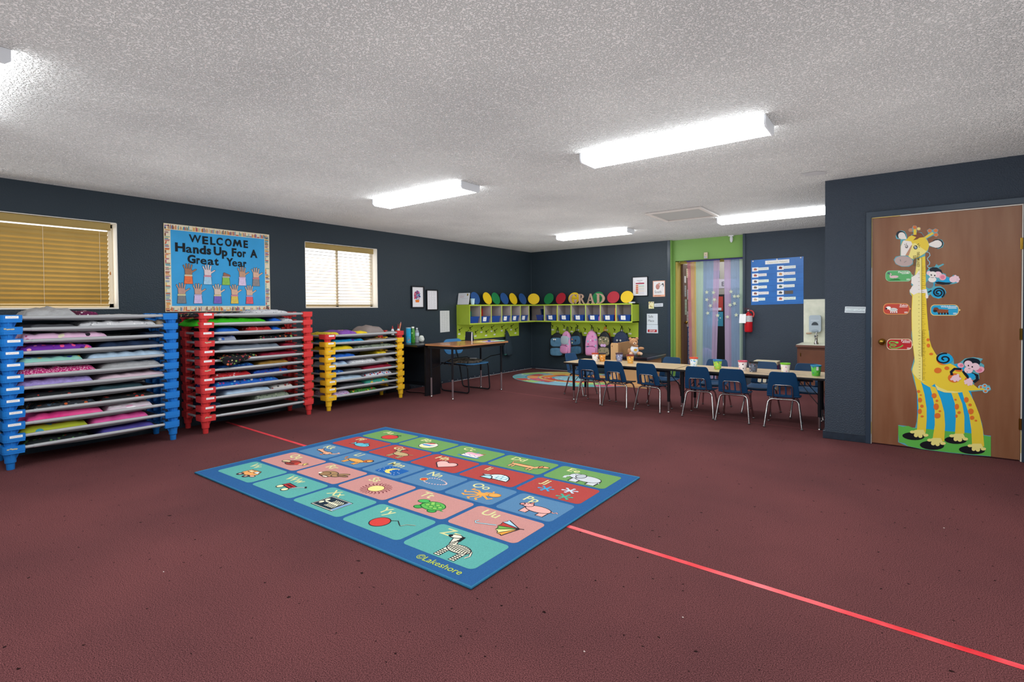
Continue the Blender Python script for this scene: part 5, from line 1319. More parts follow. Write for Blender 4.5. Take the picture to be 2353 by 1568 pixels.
# ================================================================ CLASSROOM TABLES
MAPLE = mat('maple_laminate', '#bfa684', .35, var=.05, vscale=3); TEDGE = mat('black_table_edge', '#1b1b1d', .4); STEEL = mat('brushed_steel', '#b9aeb0', .25, .9)
def table(x0, x1, y0, y1, label, legs):
    t = thing('activity_table', label, 'table', ((x0+x1)/2, (y0+y1)/2, 0), 0, 'classroom tables')
    m = M(); m.box(x0, x1, y0, y1, .505, .529, TEDGE); m.build('table_edge', t, world=True, bevel=.004)
    m = M(); m.box(x0+.004, x1-.004, y0+.004, y1-.004, .5292, .531, MAPLE); m.build('tabletop', t, world=True)
    m = M()
    for y in (y0+.1, y1-.1): m.box(x0+.12, x1-.12, y-.012, y+.012, .475, .505, LEGB)
    m.build('apron', t, world=True)
    for x, y in legs:
        m = M(); m.cyl((x, y, .13), (x, y, .505), .0175, .0175, LEGB, 14); m.build('leg', t, world=True)
        m = M(); m.cyl((x, y, .012), (x, y, .135), .012, .0125, STEEL, 12); m.lathe([(.019, 0), (.019, .006), (.012, .014)], CHR, (x, y, 0), 14); m.build('leg_insert', t, world=True)
        sx = 1 if x < (x0+x1)/2 else -1; sy = 1 if y < (y0+y1)/2 else -1
        m = M(); m.tube([(x, y, .24), (x+sx*.10, y+sy*.02, .36), (x+sx*.2, y+sy*.04, .50)], .0045, LEGB, 6); m.build('brace', t, world=True)
    return t
table(2.585, 4.112, -2.985, -2.395, 'left one of the two light maple tables, nearer the corner', [(2.53+.11, -2.80), (4.02, -2.93), (2.64, -2.47), (4.02, -2.47)])
table(4.118, 5.645, -2.995, -2.405, 'right one of the two light maple tables, beside the closet wall', [(4.19, -2.93), (5.59, -2.95), (4.19, -2.48), (5.56, -2.48)])
# faint crayon marks on the tops are separate name tags
for i, (x, y, c) in enumerate(((2.98, -2.86, '#a09c92'), (3.7, -2.80, '#a39a8a'), (4.32, -2.77, '#b08c82'), (5.02, -2.87, '#a08fae'), (5.28, -2.92, '#b07a6c'), (5.37, -2.80, '#8fae7a'))):
    m = M(); f = frame((x, y, .5314), (1, 0, 0), (0, 1, 0)); m.prism(f, rrect(-.085, .085, -.022, .022, .006), 0, .0003, mat('tape_clear', '#c4ad8e', .2)); scribble(m, f, -.07, .07, 0, .008, .0006, C(c, .6), .0045, i)
    tag(m.build('name_strip'), 'taped name strip %s' % ['left end of the left table', 'right half of the left table', 'left end of the right table', 'near the black cup on the right table', 'with red writing near the last front chair', 'with green writing near the last cup'][i], 'name strip', 'name strips taped on the tables')
# ================================================================ CHAIRS
SHELL = mat('navy_chair_shell', '#0c3b60', .42, bump=.4, bscale=500); SHELL2 = SHELL
FOOT = mat('chair_glide', '#8f8c8c', .3, .8)
def make_chair():
    t = thing('school_chair', None, 'chair')
    # shell: seat pan curving up into a slotted back (x = width, +y = front)
    m = M()
    def edge(z):   # half width of the back at height z
        return .152-.030*max(0, (z-.33)/.245)**1.6
    nx = 16
    def yb(z, x): return -.145-.075*max(0, (z-.33)/.245)-.0+.9*x*x*.9
    zs = [.335, .345, .36, .385, .41, .435, .443, .455, .475, .51, .54, .562, .576, .585, .590]
    xs = [i/nx*2-1 for i in range(nx+1)]
    V = []; th = .006
    def wtop(z): return edge(z)*{.562: .995, .576: .965, .585: .9, .590: .8}.get(z, 1)
    for z in zs:
        for u in xs:
            x = u*wtop(z); V.append((x, yb(z, x), z))
    N1 = nx+1; F = []
    for i in range(len(zs)-1):
        for j in range(nx):
            slot = 1 <= i <= 5 and j in (4, 5, 7, 8, 10, 11)
            if slot: continue
            F.append((i*N1+j, i*N1+j+1, (i+1)*N1+j+1, (i+1)*N1+j))
    m.add(V, F, SHELL, True); m.build('backrest', t, solid=.007, sub=1)
    m = M(); V = []; ys = [(-.148, .334), (-.142, .322), (-.12, .314), (-.06, .306), (0, .303), (.07, .303), (.13, .308), (.155, .300), (.163, .286)]
    for i, (y, z) in enumerate(ys):
        for u in xs:
            w = .150+.012*min(1, (y+.148)/.2)-(.03 if i >= 8 else .012 if i == 7 else 0); x = u*w; V.append((x, y-.6*x*x*(1 if i >= 6 else 0), z+.35*x*x))
    m.add(V, [(i*N1+j, i*N1+j+1, (i+1)*N1+j+1, (i+1)*N1+j) for i in range(len(ys)-1) for j in range(nx)], SHELL, True); m.build('seat', t, solid=.007, sub=1)
    # rear legs: inverted U
    for s, y0, y1, w0, w1, nm in ((-1, -.105, -.178, .138, .172, 0), (1, .085, .165, .128, .158, 1)):
        m = M(); m.tube(round_path([(-w1, y1, .012), (-w0, y0, .292), (w0, y0, .292), (w1, y1, .012)], .05, 6), .0098, CHR, 10); m.build('leg_frame', t)
        for q in (-1, 1):
            m = M(); m.ell((q*w1, y1, .011), .014, .014, .011, FOOT, 12, 6); m.build('glide', t)
    m = M(); yy = -.105
    m.tube(round_path([(-.085, -.10, .296), (-.092, -.158, .33), (-.088, -.196, .452), (.088, -.196, .452), (.092, -.158, .33), (.085, -.10, .296)], .03, 5), .0052, CHR, 8); m.build('back_hoop', t)
    m = M(); m.tube([(-.1, -.10, .296), (-.1, .08, .296)], .007, CHR, 7); m.tube([(-.1, .08, .296), (.1, .08, .296)], .004, CHR, 6); m.tube([(.1, -.10, .296), (.1, .08, .296)], .007, CHR, 7); m.build('seat_rail', t)
    return t
proto = make_chair()
FRONT = [(2.958, -2.825, .06, 'leftmost in the front row'), (3.358, -2.84, -.05, 'second from the left in the front row'), (3.812, -2.875, -.10, 'third from the left in the front row, before the table seam'),
         (4.395, -2.89, .05, 'fourth from the left in the front row, first at the right table'), (4.775, -2.92, .04, 'fifth from the left in the front row'), (5.262, -2.935, .1, 'last in the front row, nearest the closet wall')]
BACK = [(2.50, -2.34, -1.75, 'at the left end of the left table, facing along it'), (3.76, -2.375, PI-.15, 'behind the left table near the seam'), (4.38, -2.36, PI+.05, 'behind the right table in front of the curtains'), (4.92, -2.37, PI-.1, 'behind the right table before the bin with the cream lid'), (5.40, -2.34, PI+.1, 'behind the right table before the wooden sink cabinet')]
first = True
for lst, grp in ((FRONT, 'navy chairs in the front row'), (BACK, 'navy chairs behind the tables')):
    for x, y, r, d in lst:
        o = proto if first else copy_tree(proto); first = False
        o.location = (x, y, 0); o.rotation_euler = (0, 0, r); o['label'] = 'navy plastic chair '+d; o['group'] = grp
# ================================================================ CUPS
zt = .5315
spec = [
 (2.90, -2.66, '#b9472c', ['#e9e6e2', '#e0663a', '#d9d6d0', '#c44a3a'], '#ece8e4', 'white and coral printed cup, left of the touching pair'),
 (2.985, -2.62, '#3a2f34', ['#d9a03a', '#3a3f3a', '#e8d9c4', '#b87a2c'], '#d8903a', 'orange and green printed cup, right of the touching pair'),
 (3.17, -2.48, '#4a3038', ['#5a628e', '#23252e', '#dfe2ea', '#7a4a3c'], '#8d94b4', 'grey violet printed cup with a maroon rim'),
 (3.30, -2.44, '#20263e', ['#20407e', '#1f5f9c'], '#24407c', 'small dark blue cup behind the grey violet cup'),
 (3.41, -2.66, '#7a2c2a', ['#d9822c', '#8fb090', '#e8dcae', '#5a6a5a'], '#e2a54a', 'orange yellow printed cup near the middle of the left table'),
 (4.215, -2.60, '#e0502e', ['#2f8fd0', '#e6eef2', '#5ab0e0', '#c8d84a'], '#dfe9f0', 'white and sky blue cup with an orange rim'),
 (4.535, -2.74, '#2a7fb8', ['#8cbf3a', '#d8452e', '#e9c43a', '#3a6a8c'], '#9ccc4a', 'lime and red printed cup with a blue rim'),
 (4.80, -2.70, '#d85a70', ['#e9e2e0', '#d86a80', '#23252a', '#e9b8b8'], '#eee4e2', 'white and pink cup with a rose rim'),
 (4.925, -2.76, '#17181c', ['#2a2c34', '#c8cfd8', '#6a7f9c', '#7a4436'], '#5c6270', 'dark comic print cup with a black rim'),
 (5.245, -2.74, '#7cc82e', ['#e9d9d4', '#e8dc6a', '#d88ab0', '#efe9e4'], '#efe4dc', 'white and pink cup with a lime rim'),
 (5.54, -2.79, '#2f8ab8', ['#4fae3a', '#4fae3a', '#8ad04a', '#2f5a9c'], '#56b83e', 'bright green cup with a blue rim, nearest the closet wall')]
for i, (x, y, rim, cols, base, lab) in enumerate(spec):
    t = cup((x, y, zt), .050 if i != 3 else .038, .112 if i != 3 else .085, mat('cup_rim_%d' % i, rim, .3), P('cup_print_%d' % i, base, cols, 52, .8, .35), lab, CUPS)
    if i == 10:
        f = lambda a, b, c=0: Vector(((.0475+c)*math.cos(-1.2+a/.0475), (.0475+c)*math.sin(-1.2+a/.0475), b)); m = M(); m.prism(f, [(-.010, .06), (.01, .06), (.01, .10), (-.01, .10)], None, .002, TAGM); m.build('price_label', t)
# ================================================================ WOODEN CABINET, BLACK TOP, BEAR
PLY = mat('birch_ply', '#d6ab78', .5, var=.05, vscale=2); PLYD = mat('brown_board', '#a27a52', .6, bump=.3, bscale=300)
t = thing('wooden_cabinet', 'light plywood cabinet with a raised side panel and a black top', 'cabinet', (2.78, -.95, 0))
m = M(); m.prism(frame((0, -1.30, 0), (1, 0, 0), (0, 0, 1)), [(2.475, .0), (2.598, 0), (2.598, .66), (2.575, .69), (2.49, .69), (2.475, .66)], -.001, .024, PLY); m.cyl((2.50, -1.325, .64), (2.50, -1.329, .64), .008, .008, mat('wood_peg', '#7c5030', .5), 12); m.build('front_post', t, world=True)
m = M(); m.prism(frame((2.575, 0, 0), (0, 1, 0), (0, 0, 1)), [(-1.30, 0), (-.62, 0), (-.62, .70), (-1.30, .69)], 0, .024, PLYD); m.build('side_panel', t, world=True)
m = M(); m.box(2.60, 3.05, -1.26, -1.24, .0, .43, PLY); m.box(2.47, 3.10, -1.34, -1.22, .0, .03, PLY); m.build('front_panel', t, world=True); m = M(); m.box(3.03, 3.05, -1.24, -.62, 0, .43, PLYD); m.build('end_panel', t, world=True)
m = M(); m.box(2.60, 3.12, -1.40, -.60, .435, .49, mat('black_top', '#1a1b1f', .18)); m.build('black_top', t, world=True, bevel=.003); m = M(); m.box(2.60, 3.122, -1.403, -1.40, .474, .484, CHR); m.box(3.12, 3.123, -1.403, -.60, .474, .484, CHR); m.build('metal_edge', t, world=True)
# teddy bear
FURB = mat('teddy_fur', '#b98a64', 1, bump=2, bscale=160, var=.12, vscale=40); FURL = mat('teddy_muzzle', '#e3bfa0', 1, bump=1.5, bscale=160); SHIRT = mat('teddy_shirt', '#dfe6ee', .8, bump=.5, bscale=60)
t = thing('teddy_bear', 'tan teddy bear in a white shirt sitting on the black top', 'teddy bear', (2.83, -1.20, .491))
m = M(); m.ell((0, 0, .085), .068, .06, .085, SHIRT, 20, 14); body = m.build('shirt', t)
m = M(); f = lambda x, y, c=0: Vector((.02+x, -.064-c, .095+y)); m.prism(f, circ(0, 0, .026, .02, 14)[::-1], -.004, 0, C('#e0b03a')); m.prism(f, [(-.02, .006), (.03, .012), (.03, .018), (-.02, .014)][::-1], -.006, .001, C('#c8862c')); m.build('shirt_print', body)
m = M(); m.ell((-.012, -.004, .215), .068, .062, .066, FURB, 22, 14)
m.ell((-.066, .0, .268), .024, .014, .024, FURB, 12, 8); m.ell((.040, .0, .272), .024, .014, .024, FURB, 12, 8); m.ell((.012, -.006, .155), .05, .045, .03, FURB, 16, 8)
m.ell((.078, -.055, .035), .038, .068, .034, FURB, 16, 10); m.ell((-.045, -.075, .034), .036, .062, .034, FURB, 16, 10)
m.ell((.105, -.03, .118), .048, .024, .024, FURB, 14, 8); m.ell((-.08, -.03, .07), .026, .03, .05, FURB, 14, 8); m.build('body', t)
m = M(); m.ell((.008, -.062, .196), .028, .024, .022, FURL, 14, 8); m.ell((.108, -.112, .04), .024, .012, .024, FURL, 12, 8); m.ell((-.048, -.128, .038), .024, .012, .024, FURL, 12, 8); m.build('muzzle', t)
m = M(); m.ell((.01, -.085, .205), .011, .007, .008, mat('bear_nose', '#3c2a24', .4), 10, 6); m.build('nose', t)
for sx in (-.030, .034): m = M(); m.ell((sx-.002, -.056, .232), .0065, .005, .0065, mat('bear_eye', '#1a1614', .15), 10, 6); m.build('eye', t)
t.rotation_euler = (0, 0, .35)
# ================================================================ BACK WALL PAPERS
def zonesheet(m, x0, x1, z0, z1):
    m.prism(BWp, [(x0+.055, z1-.10), (x1-.06, z1-.10), (x1-.06, z1-.125), (x0+.055, z1-.125)], None, .0098, C('#a23a52')); scribble(m, BWp, x0+.08, x1-.09, z1-.06, .004, .0098, K, .005, 2); scribble(m, BWp, x0+.11, x1-.12, z1-.085, .003, .0098, K, .003, 5)
    for i in range(5):
        z = z1-.14-.033*i; m.prism(BWp, [(x0+.055, z), (x0+.105, z), (x0+.105, z-.025), (x0+.055, z-.025)], None, .0098, C(('#c8743a', '#d0663a', '#c9542e', '#d06a4a', '#b9803a')[i]))
        m.prism(BWp, [(x0+.112, z), (x1-.06, z), (x1-.06, z-.025), (x0+.112, z-.025)], None, .0098, C(('#b9d4cc', '#d8dcd4', '#cfd8d8', '#e0dcd8', '#d8dce8')[i])); m.prism(BWp, [(x0+.112, z-.027), (x1-.06, z-.027), (x1-.06, z-.031), (x0+.112, z-.031)], None, .0099, C('#b0603f'))
    for x in (x0+.035, x1-.04): m.stroke(BWp, [(x, z1-.07), (x, z0+.06)], .004, .0098, C('#c89a80'))
picture('framed_chart', BWp, 2.286, 2.565, 1.478, 1.812, 'thin black framed colour zone chart on the back wall', 'framed chart', zonesheet, .011)
def sheet(name, pts, label, cat, art, col='#dfe2e4', n=.0022):
    m = M(); m.prism(BWp, pts, .001, n, C(col, .7)); art(m, n); o = m.build(name); tag(o, label, cat); return o
PK = C('#e4b09a', .7)
def south(m, n):
    x0, x1, z0, z1 = 2.665, 2.888, 1.45, 1.735
    m.prism(BWp, [(x0+.012, z0+.035), (x1-.012, z0+.035), (x1-.012, z1-.012), (x0+.012, z1-.012)], None, n+.0003, C('#e2dfe0', .7))
    m.prism(BWp, circ(x0+.09, z1-.105, .036, .05, 16), None, n+.0006, C('#9c6a60')); m.prism(BWp, circ(x0+.092, z1-.10, .029, .042, 16), None, n+.0008, C('#b98078')); m.prism(BWp, circ(x0+.115, z1-.055, .022, .02, 12), None, n+.001, C('#c9a090'))
    m.stroke(BWp, [(x0+.12, z1-.1), (x0+.15, z1-.08), (x0+.18, z1-.05)], .006, n+.001, C('#4a4a4c')); m.prism(BWp, [(x0+.165, z1-.07), (x0+.19, z1-.04), (x0+.205, z1-.09), (x0+.195, z1-.12), (x0+.19, z1-.08)], None, n+.001, C('#3a3c40'))
    m.stroke(BWp, [(x0+.178, z1-.06), (x0+.17, z0+.06), (x0+.03, z0+.055), (x0+.03, z0+.10)], .002, n+.001, C('#8a90a0')); m.text(BWp, 'South', x0+.032, z0+.065, .068, C('#5a5f68'), n+.0012, 0, sx=.8); scribble(m, BWp, x0+.03, x0+.15, z0+.022, .005, n+.001, C('#7a4a34'), .006, 3)
sheet('poster', [(2.665, 1.45), (2.888, 1.45), (2.888, 1.735), (2.665, 1.735)], 'peach edged handwritten South poster on the back wall', 'poster', south, '#e0a68e')
def floral(m, n):
    rd = random.Random(4)
    for i in range(34): m.prism(BWp, circ(2.585+rd.uniform(.008, .088), 1.236+rd.uniform(.008, .118), rd.uniform(.004, .01), n=7), None, n+.0003+.00002*i, C(rd.choice(('#7aa83a', '#c8a03a', '#8a5a8c', '#d8d070', '#e8e4d0', '#5a7a34'))))
sheet('switch_plate', [(2.585, 1.236), (2.683, 1.236), (2.683, 1.363), (2.585, 1.363)], 'yellow green leaf patterned switch plate on the back wall', 'switch plate', floral, '#e3dcae', .006)
def lab1(m, n): m.prism(BWp, [(2.697, 1.29), (2.84, 1.30), (2.84, 1.303), (2.697, 1.294)], None, n+.0004, C('#6b7078')); scribble(m, BWp, 2.71, 2.83, 1.307, .004, n+.0004, C('#50545c'), .004, 6); scribble(m, BWp, 2.71, 2.83, 1.288, .003, n+.0005, C('#7a7f88'), .003, 7)
sheet('wall_label', [(2.689, 1.27), (2.85, 1.274), (2.85, 1.333), (2.689, 1.327)], 'small white printed label right of the patterned switch plate', 'label', lab1, '#cfd5de')
INKP = C('#4c4a52', .8)
sheet('paper_sign', [(2.549, .952), (2.752, .952), (2.752, 1.146), (2.549, 1.146)], 'white paper reading Safe Place taped to the back wall', 'sign', lambda m, n: (m.text(BWp, 'Safe', 2.575, 1.075, .062, INKP, n+.0005, 0, sx=.95), m.text(BWp, 'Place', 2.572, 1.0, .058, INKP, n+.0005, 0, sx=.95)), '#ccd4dc')
def stp(m, n): m.prism(BWp, [(2.565, .812), (2.735, .812), (2.735, .86), (2.565, .86)], None, n+.0004, C('#a81c28', .6)); m.text(BWp, 'STOP', 2.65, .820, .044, C('#f0e8e8', .6), n+.0008, .02, 'CENTER'); m.prism(BWp, circ(2.64, .91, .005, n=8), None, n+.0004, C('#9aa6b4'))
sheet('stop_sign', [(2.545, .795), (2.758, .795), (2.755, .948), (2.547, .948)], 'white paper with a red STOP strip below the Safe Place paper', 'sign', stp, '#ccd6e0')
# ================================================================ DOORWAY: DOOR LEAF, CURTAINS, WHAT STANDS BEHIND
t = struct('door_2', (lambda m: m.box(3.072, 3.108, .30, 1.10, .01, 2.03, mat('brown_door', '#5f4638', .5)))(M()))
DT2 = t
m = M(); OLDY = mat('mustard_trim', '#b09a48', .5); m.box(3.036, 3.07, .12, .32, 0, 2.06, OLDY); m.box(3.07, 4.18, .25, .30, 2.03, 2.074, OLDY); m.build('door_frame', DT2)
m = M(); m.ell((3.14, .38, .98), .028, .028, .028, BRASS, 12, 8); m.cyl((3.108, .38, .98), (3.14, .38, .98), .01, .01, BRASS, 8); m.build('door_knob', DT2)
DF = lambda a, b, c=0: Vector((3.1085+c, .30+a, b))
for i, (a, z, w, h, c) in enumerate(((.19, 1.80, .14, .16, '#cfc9a8'), (.07, 1.70, .08, .12, '#dcdcdc'), (.26, 1.58, .17, .17, '#b98a86'), (.08, 1.45, .08, .2, '#9aa0a0'), (.22, 1.40, .09, .18, '#a9b4b4'), (.40, 1.42, .16, .2, '#b9948a'), (.09, 1.12, .11, .28, '#9aa894'), (.26, 1.18, .17, .18, '#b09894'), (.19, .90, .1, .28, '#b4a8a4'), (.38, .96, .18, .2, '#c0b4a8'))):
    m = M(); m.prism(DF, [(a, z), (a+w, z), (a+w, z+h), (a, z+h)], 0, .001, C(c, .7))
    for q in range(4): scribble(m, DF, a+.012, a+w-.012, z+h*(q+.6)/4.4, .006, .0014, C(('#8a6a60', '#6a6a6c', '#a05a4a')[q % 3]), .006, i*4+q)
    m = tag(m.build('taped_notice'), 'small taped paper on the open brown door, %s' % ['topmost', 'white one at upper left', 'pinkish one below the top', 'long narrow grey one', 'narrow blue grey one', 'red brown one by the edge', 'tall greenish one', 'pinkish one in the middle', 'lowest narrow one', 'lowest cream one'][i], 'notice', 'papers taped on the open door')
t = thing('pocket_organizer', 'blue hanging organizer with beige card pockets on the open brown door', 'pocket chart', (3.11, .55, .1))
m = M(); m.prism(DF, [(.23, .03), (.60, .03), (.60, .90), (.23, .90)], .001, .004, mat('organizer_blue', '#23508e', .6)); m.build('backing', t, world=True)
for i in range(10):
    z = .80-.083*i
    if i == 8: continue
    m = M(); m.prism(DF, [(.26, z), (.58, z), (.58, z+.07), (.26, z+.07)], .004, .006, C('#b3a8a8', .7)); m.prism(DF, [(.52, z+.01), (.56, z+.01), (.56, z+.06), (.52, z+.06)], None, .007, C('#5a4c4a')); m.build('pocket', t, world=True)
def sheer(name, h, dens=.68):
    if name in _mc: return _mc[name]
    m = bpy.data.materials.new(name); m.use_nodes = True; nt = m.node_tree; N = nt.nodes; L = nt.links
    b = N['Principled BSDF']; b.inputs['Base Color'].default_value = lin(h); b.inputs['Roughness'].default_value = .8
    tl = N.new('ShaderNodeBsdfTranslucent'); tl.inputs[0].default_value = lin(h); tp = N.new('ShaderNodeBsdfTransparent'); tp.inputs[0].default_value = tuple(.4+.6*c for c in lin(h)[:3])+(1,)
    a = N.new('ShaderNodeMixShader'); a.inputs[0].default_value = .4; c = N.new('ShaderNodeMixShader'); c.inputs[0].default_value = dens
    L.new(b.outputs[0], a.inputs[1]); L.new(tl.outputs[0], a.inputs[2]); L.new(tp.outputs[0], c.inputs[1]); L.new(a.outputs[0], c.inputs[2]); L.new(c.outputs[0], N['Material Output'].inputs[0])
    _mc[name] = m; return m
def curtain(xa, xb, bands, label, xa2=None, xb2=None, seed=1):
    xa2 = xa if xa2 is None else xa2; xb2 = xb if xb2 is None else xb2
    t = thing('sheer_curtain', label, 'curtain', ((xa+xb)/2, .08, 2.06)); m = M(); nz = 10; nx = 90; tot = sum(b[0] for b in bands); e = []
    V = []; cols = []
    for j in range(nx+1):
        u = j/nx
        for i in range(nz+1):
            v = i/nz; z = 2.06-2.03*v; x = (xa*(1-v)+xa2*v)*(1-u)+(xb*(1-v)+xb2*v)*u
            y = .085+.016*math.sin(u*(xb-xa)*34+seed)*(.5+.5*v)+.004*math.sin(u*(xb-xa)*95+2*v+seed)
            V.append((x, y, z))
    per = {}
    for j in range(nx):
        u = (j+.5)/nx; a = 0
        for w, c, nm in bands:
            a += w/tot
            if u <= a: break
        per.setdefault((c, nm), []).extend([(j*(nz+1)+i, j*(nz+1)+i+1, (j+1)*(nz+1)+i+1, (j+1)*(nz+1)+i) for i in range(nz)])
    for (c, nm), F in per.items():
        k = m.idx(sheer('sheer_'+nm, c)); o = len(m.v)
        if not m.v: m.v = [tuple(p) for p in V]
        for f in F: m.f.append(list(f)); m.mi.append(k); m.sm.append(True)
    m.build('sheer_panel', t, world=True)
    m = M(); m.box(xa, xb, .06, .108, 2.045, 2.062, sheer('sheer_header', '#4a4a86', .85)); m.build('rod_pocket', t, world=True)
    return t
ca = curtain(3.25, 3.80, [(1.1, '#c4808a', 'red'), (1.2, '#dcb083', 'orange'), (.4, '#d8c070', 'yellow'), (2.4, '#b9d6c4', 'green'), (3.0, '#93aed0', 'blue'), (1.8, '#c3aed2', 'violet')], 'left rainbow sheer curtain, from red through green to violet', 3.29, 3.735, 1)
cb = curtain(3.87, 4.17, [(1.6, '#c3aed2', 'violet'), (2.2, '#93aed0', 'blue'), (.9, '#b9d6c4', 'green')], 'right rainbow sheer curtain in violet, blue and green', 3.885, 4.17, 3)
STAR = mat('pale_star', '#c0c8b0', .6)
for t, pts in ((ca, ((1627, 671), (1642, 672), (1627, 687), (1644, 687), (1635, 700), (1629, 716), (1651, 721))), (cb, ((1682, 671), (1690, 681), (1698, 681), (1680, 699), (1690, 696), (1674, 724), (1694, 720)))):
    for i, (px, py) in enumerate(pts):
        x = 3.25+(px-1580)*.00736 if t is ca else 3.876+(px-1666)*.0069; z = 1.30+(700-py)*.0079-.02; m = M()
        m.prism(lambda a, b, c=0: Vector((x+a, .052-c, z+b)), [((.037 if k % 2 == 0 else .016)*math.sin(PI*k/5+.2*i), (.037 if k % 2 == 0 else .016)*math.cos(PI*k/5+.2*i)) for k in range(10)], 0, .002, STAR); m.build('star', t, world=True)
m = M(); m.tube([(3.2, .085, 2.066), (4.185, .085, 2.066)], .006, mat('tension_rod', '#3a3a44', .4), 8); tag(m.build('curtain_rod'), 'dark thin rod carrying the rainbow curtains under the green header', 'curtain rod')
# behind the curtains
hall = bpy.data.lights.new('hall_fill', 'AREA'); hall.energy = 9; hall.size = .6; ho = bpy.data.objects.new('hall_fill', hall); COL.objects.link(ho); ho.location = (3.6, 1.0, 2.42)  # area light without a fixture, added to brighten the passage
HB = lambda a, b, c=0: Vector((a-.29, 1.599-c, b))
def hs(name, pts, col, label, cat, d=.002, art=None):
    m = M(); m.prism(HB, pts, .001, d, C(col, .7))
    if art: art(m)
    tag(m.build(name), label, cat)
R4 = lambda a, b, c, d: [(a, c), (b, c), (b, d), (a, d)]
hs('door_panel', R4(3.36, 4.1, .02, 1.5), '#16181e', 'black door at the end of the hall behind the curtains', 'door', .03)
hs('hall_sign', R4(3.42, 4.05, 1.62, 1.80), '#a9a6b4', 'pale sign with a letter E high behind the curtain gap', 'sign', .004, lambda m: m.text(HB, 'E', 3.74, 1.665, .12, C('#3a3a44'), .005, .01, 'CENTER', sx=.9))
hs('teal_picture', R4(3.56, 3.68, 1.82, 1.97), '#2a5f70', 'small teal picture above the hall sign', 'picture', .006)
hs('red_poster', R4(3.45, 3.75, 1.18, 1.46), '#a83a34', 'red and yellow poster behind the curtain gap', 'poster', .034, lambda m: (m.prism(HB, circ(3.6, 1.36, .07, .06, 16), None, .035, C('#b5b43a')), m.prism(HB, circ(3.62, 1.29, .05, .05, 14), None, .036, C('#7a2020')), m.prism(HB, R4(3.5, 3.72, 1.19, 1.24), None, .036, C('#d4d9dc'))))
hs('blue_poster', R4(3.45, 3.75, .88, 1.16), '#3a8aa8', 'teal snowflake poster below the red poster in the hall', 'poster', .034, lambda m: [m.prism(HB, circ(3.5+.05*k, 1.0+.04*((k*7) % 3), .012, n=8), None, .035, C('#e0e8ea')) for k in range(5)])
m = M(); m.ell((3.50, .34, .14), .10, .10, .10, P('yarn_ball', '#b56aa8', ['#d8a0cc', '#8a5aa8'], 20, .6), 18, 12); m.v = [(x, y, z+.3) for x, y, z in m.v]; 
m.lathe([(.03, 0), (.03, .30)], mat('yarn_ball', '#b56aa8'), (3.50, .34, .0), 10); tag(m.build('toy_ball'), 'pink swirled ball on a stand behind the left curtain', 'ball')
# little devices on the green header
m = M(); m.box(3.545, 3.605, .062, .0995, 2.085, 2.19, mat('beige_plastic', '#cfc0a4', .5)); m.prism(lambda a, b, c=0: Vector((a, .062-c, b)), R4(3.55, 3.592, 2.088, 2.125), None, .001, C('#a7abb8')); m.prism(lambda a, b, c=0: Vector((a, .062-c, b)), circ(3.575, 2.15, .006, n=8), None, .001, C('#4a4038')); tag(m.build('door_chime', bevel=.003), 'small beige box mounted on the green header above the curtains', 'wall device')
m = M(); m.box(3.95, 4.03, .03, .0995, 2.425, 2.439, mat('white_plastic', '#dfdfe4', .4)); m.ell((3.99, .07, 2.38), .026, .024, .058, mat('white_plastic', '#dfdfe4'), 14, 10); tag(m.build('motion_sensor'), 'white rounded sensor hanging at the top of the green header', 'sensor')
# ================================================================ POCKET CHART, EXTINGUISHER, SINK
t = thing('pocket_chart', 'blue classroom helpers pocket chart with picture cards on the back wall', 'pocket chart', (4.68, 0, 1.28))
def PC(a, b, c=0): return Vector((4.31+a*.742, -c, 1.283+b*.72+.012*a))
PBL = mat('pocket_chart_blue', '#2d6bb4', .35, var=.08, vscale=6)
m = M(); m.prism(PC, [(0, 0), (1, 0), (1, 1), (0, 1)], .001, .004, PBL)
for i in range(7): m.prism(PC, [(.01, .03+.128*i), (.99, .03+.128*i), (.99, .035+.128*i), (.01, .035+.128*i)], None, .0048, mat('pocket_seam', '#26549a', .4))
m.build('chart_backing', t, world=True)
m = M(); m.prism(PC, [(.28, .885), (.74, .885), (.74, .965), (.28, .965)], .004, .006, TAGM); m.text(PC, 'Classroom Helpers', .51, .905, .06, C('#c8bd90'), .0066, .004, 'CENTER', sx=.83); m.build('title_strip', t, world=True)
for (x, y) in ((.04, .975), (.51, .98), (.955, .98)): m = M(); q = PC(x, y, .012); m.ell(tuple(q), .012, .012, .012, mat('white_plastic', '#dfdfe4'), 10, 6); m.build('push_pin', t, world=True)
rd = random.Random(11); cc = ('#b3705a', '#a85a50', '#6a5a5a', '#7a6a58', '#8a5a52', '#c0a88a', '#7a2a24', '#c08a5a', '#5a5048', '#566a5c', '#4a4a50', '#b0604a')
for i in range(12):
    c, r = divmod(i, 6); x = .02+.49*c; y = .79-.134*r
    m = M(); m.prism(PC, [(x, y-.045), (x+.125, y-.045), (x+.125, y+.045), (x, y+.045)], .004, .0065, TAGM); m.prism(PC, [(x+.03+rd.uniform(0, .01), y-.02), (x+.09, y-.025), (x+.1, y+.01), (x+.06, y+.03), (x+.035, y+.015)], None, .007, C(cc[i])); m.build('picture_card', t, world=True)
    if i == 10: m = M(); m.prism(PC, [(x+.135, y-.035), (x+.3, y-.035), (x+.3, y+.035), (x+.135, y+.035)], .004, .0062, C('#5a5450')); m.build('name_strip', t, world=True); continue
    w = (.2, .16, .2, .165, .2, .13, .22, .21, .22, .2, 0, .22)[i]; m = M(); m.prism(PC, [(x+.128, y-.026), (x+.128+w, y-.026), (x+.128+w, y+.034), (x+.128, y+.034)], .004, .0066, C(('#e3e6e2', '#e6dfe0', '#dce8e0')[i % 3])); scribble(m, PC, x+.14, x+.115+w, y+.003, .012, .0072, C('#8fa4a0'), .006, i); m.build('name_strip', t, world=True)
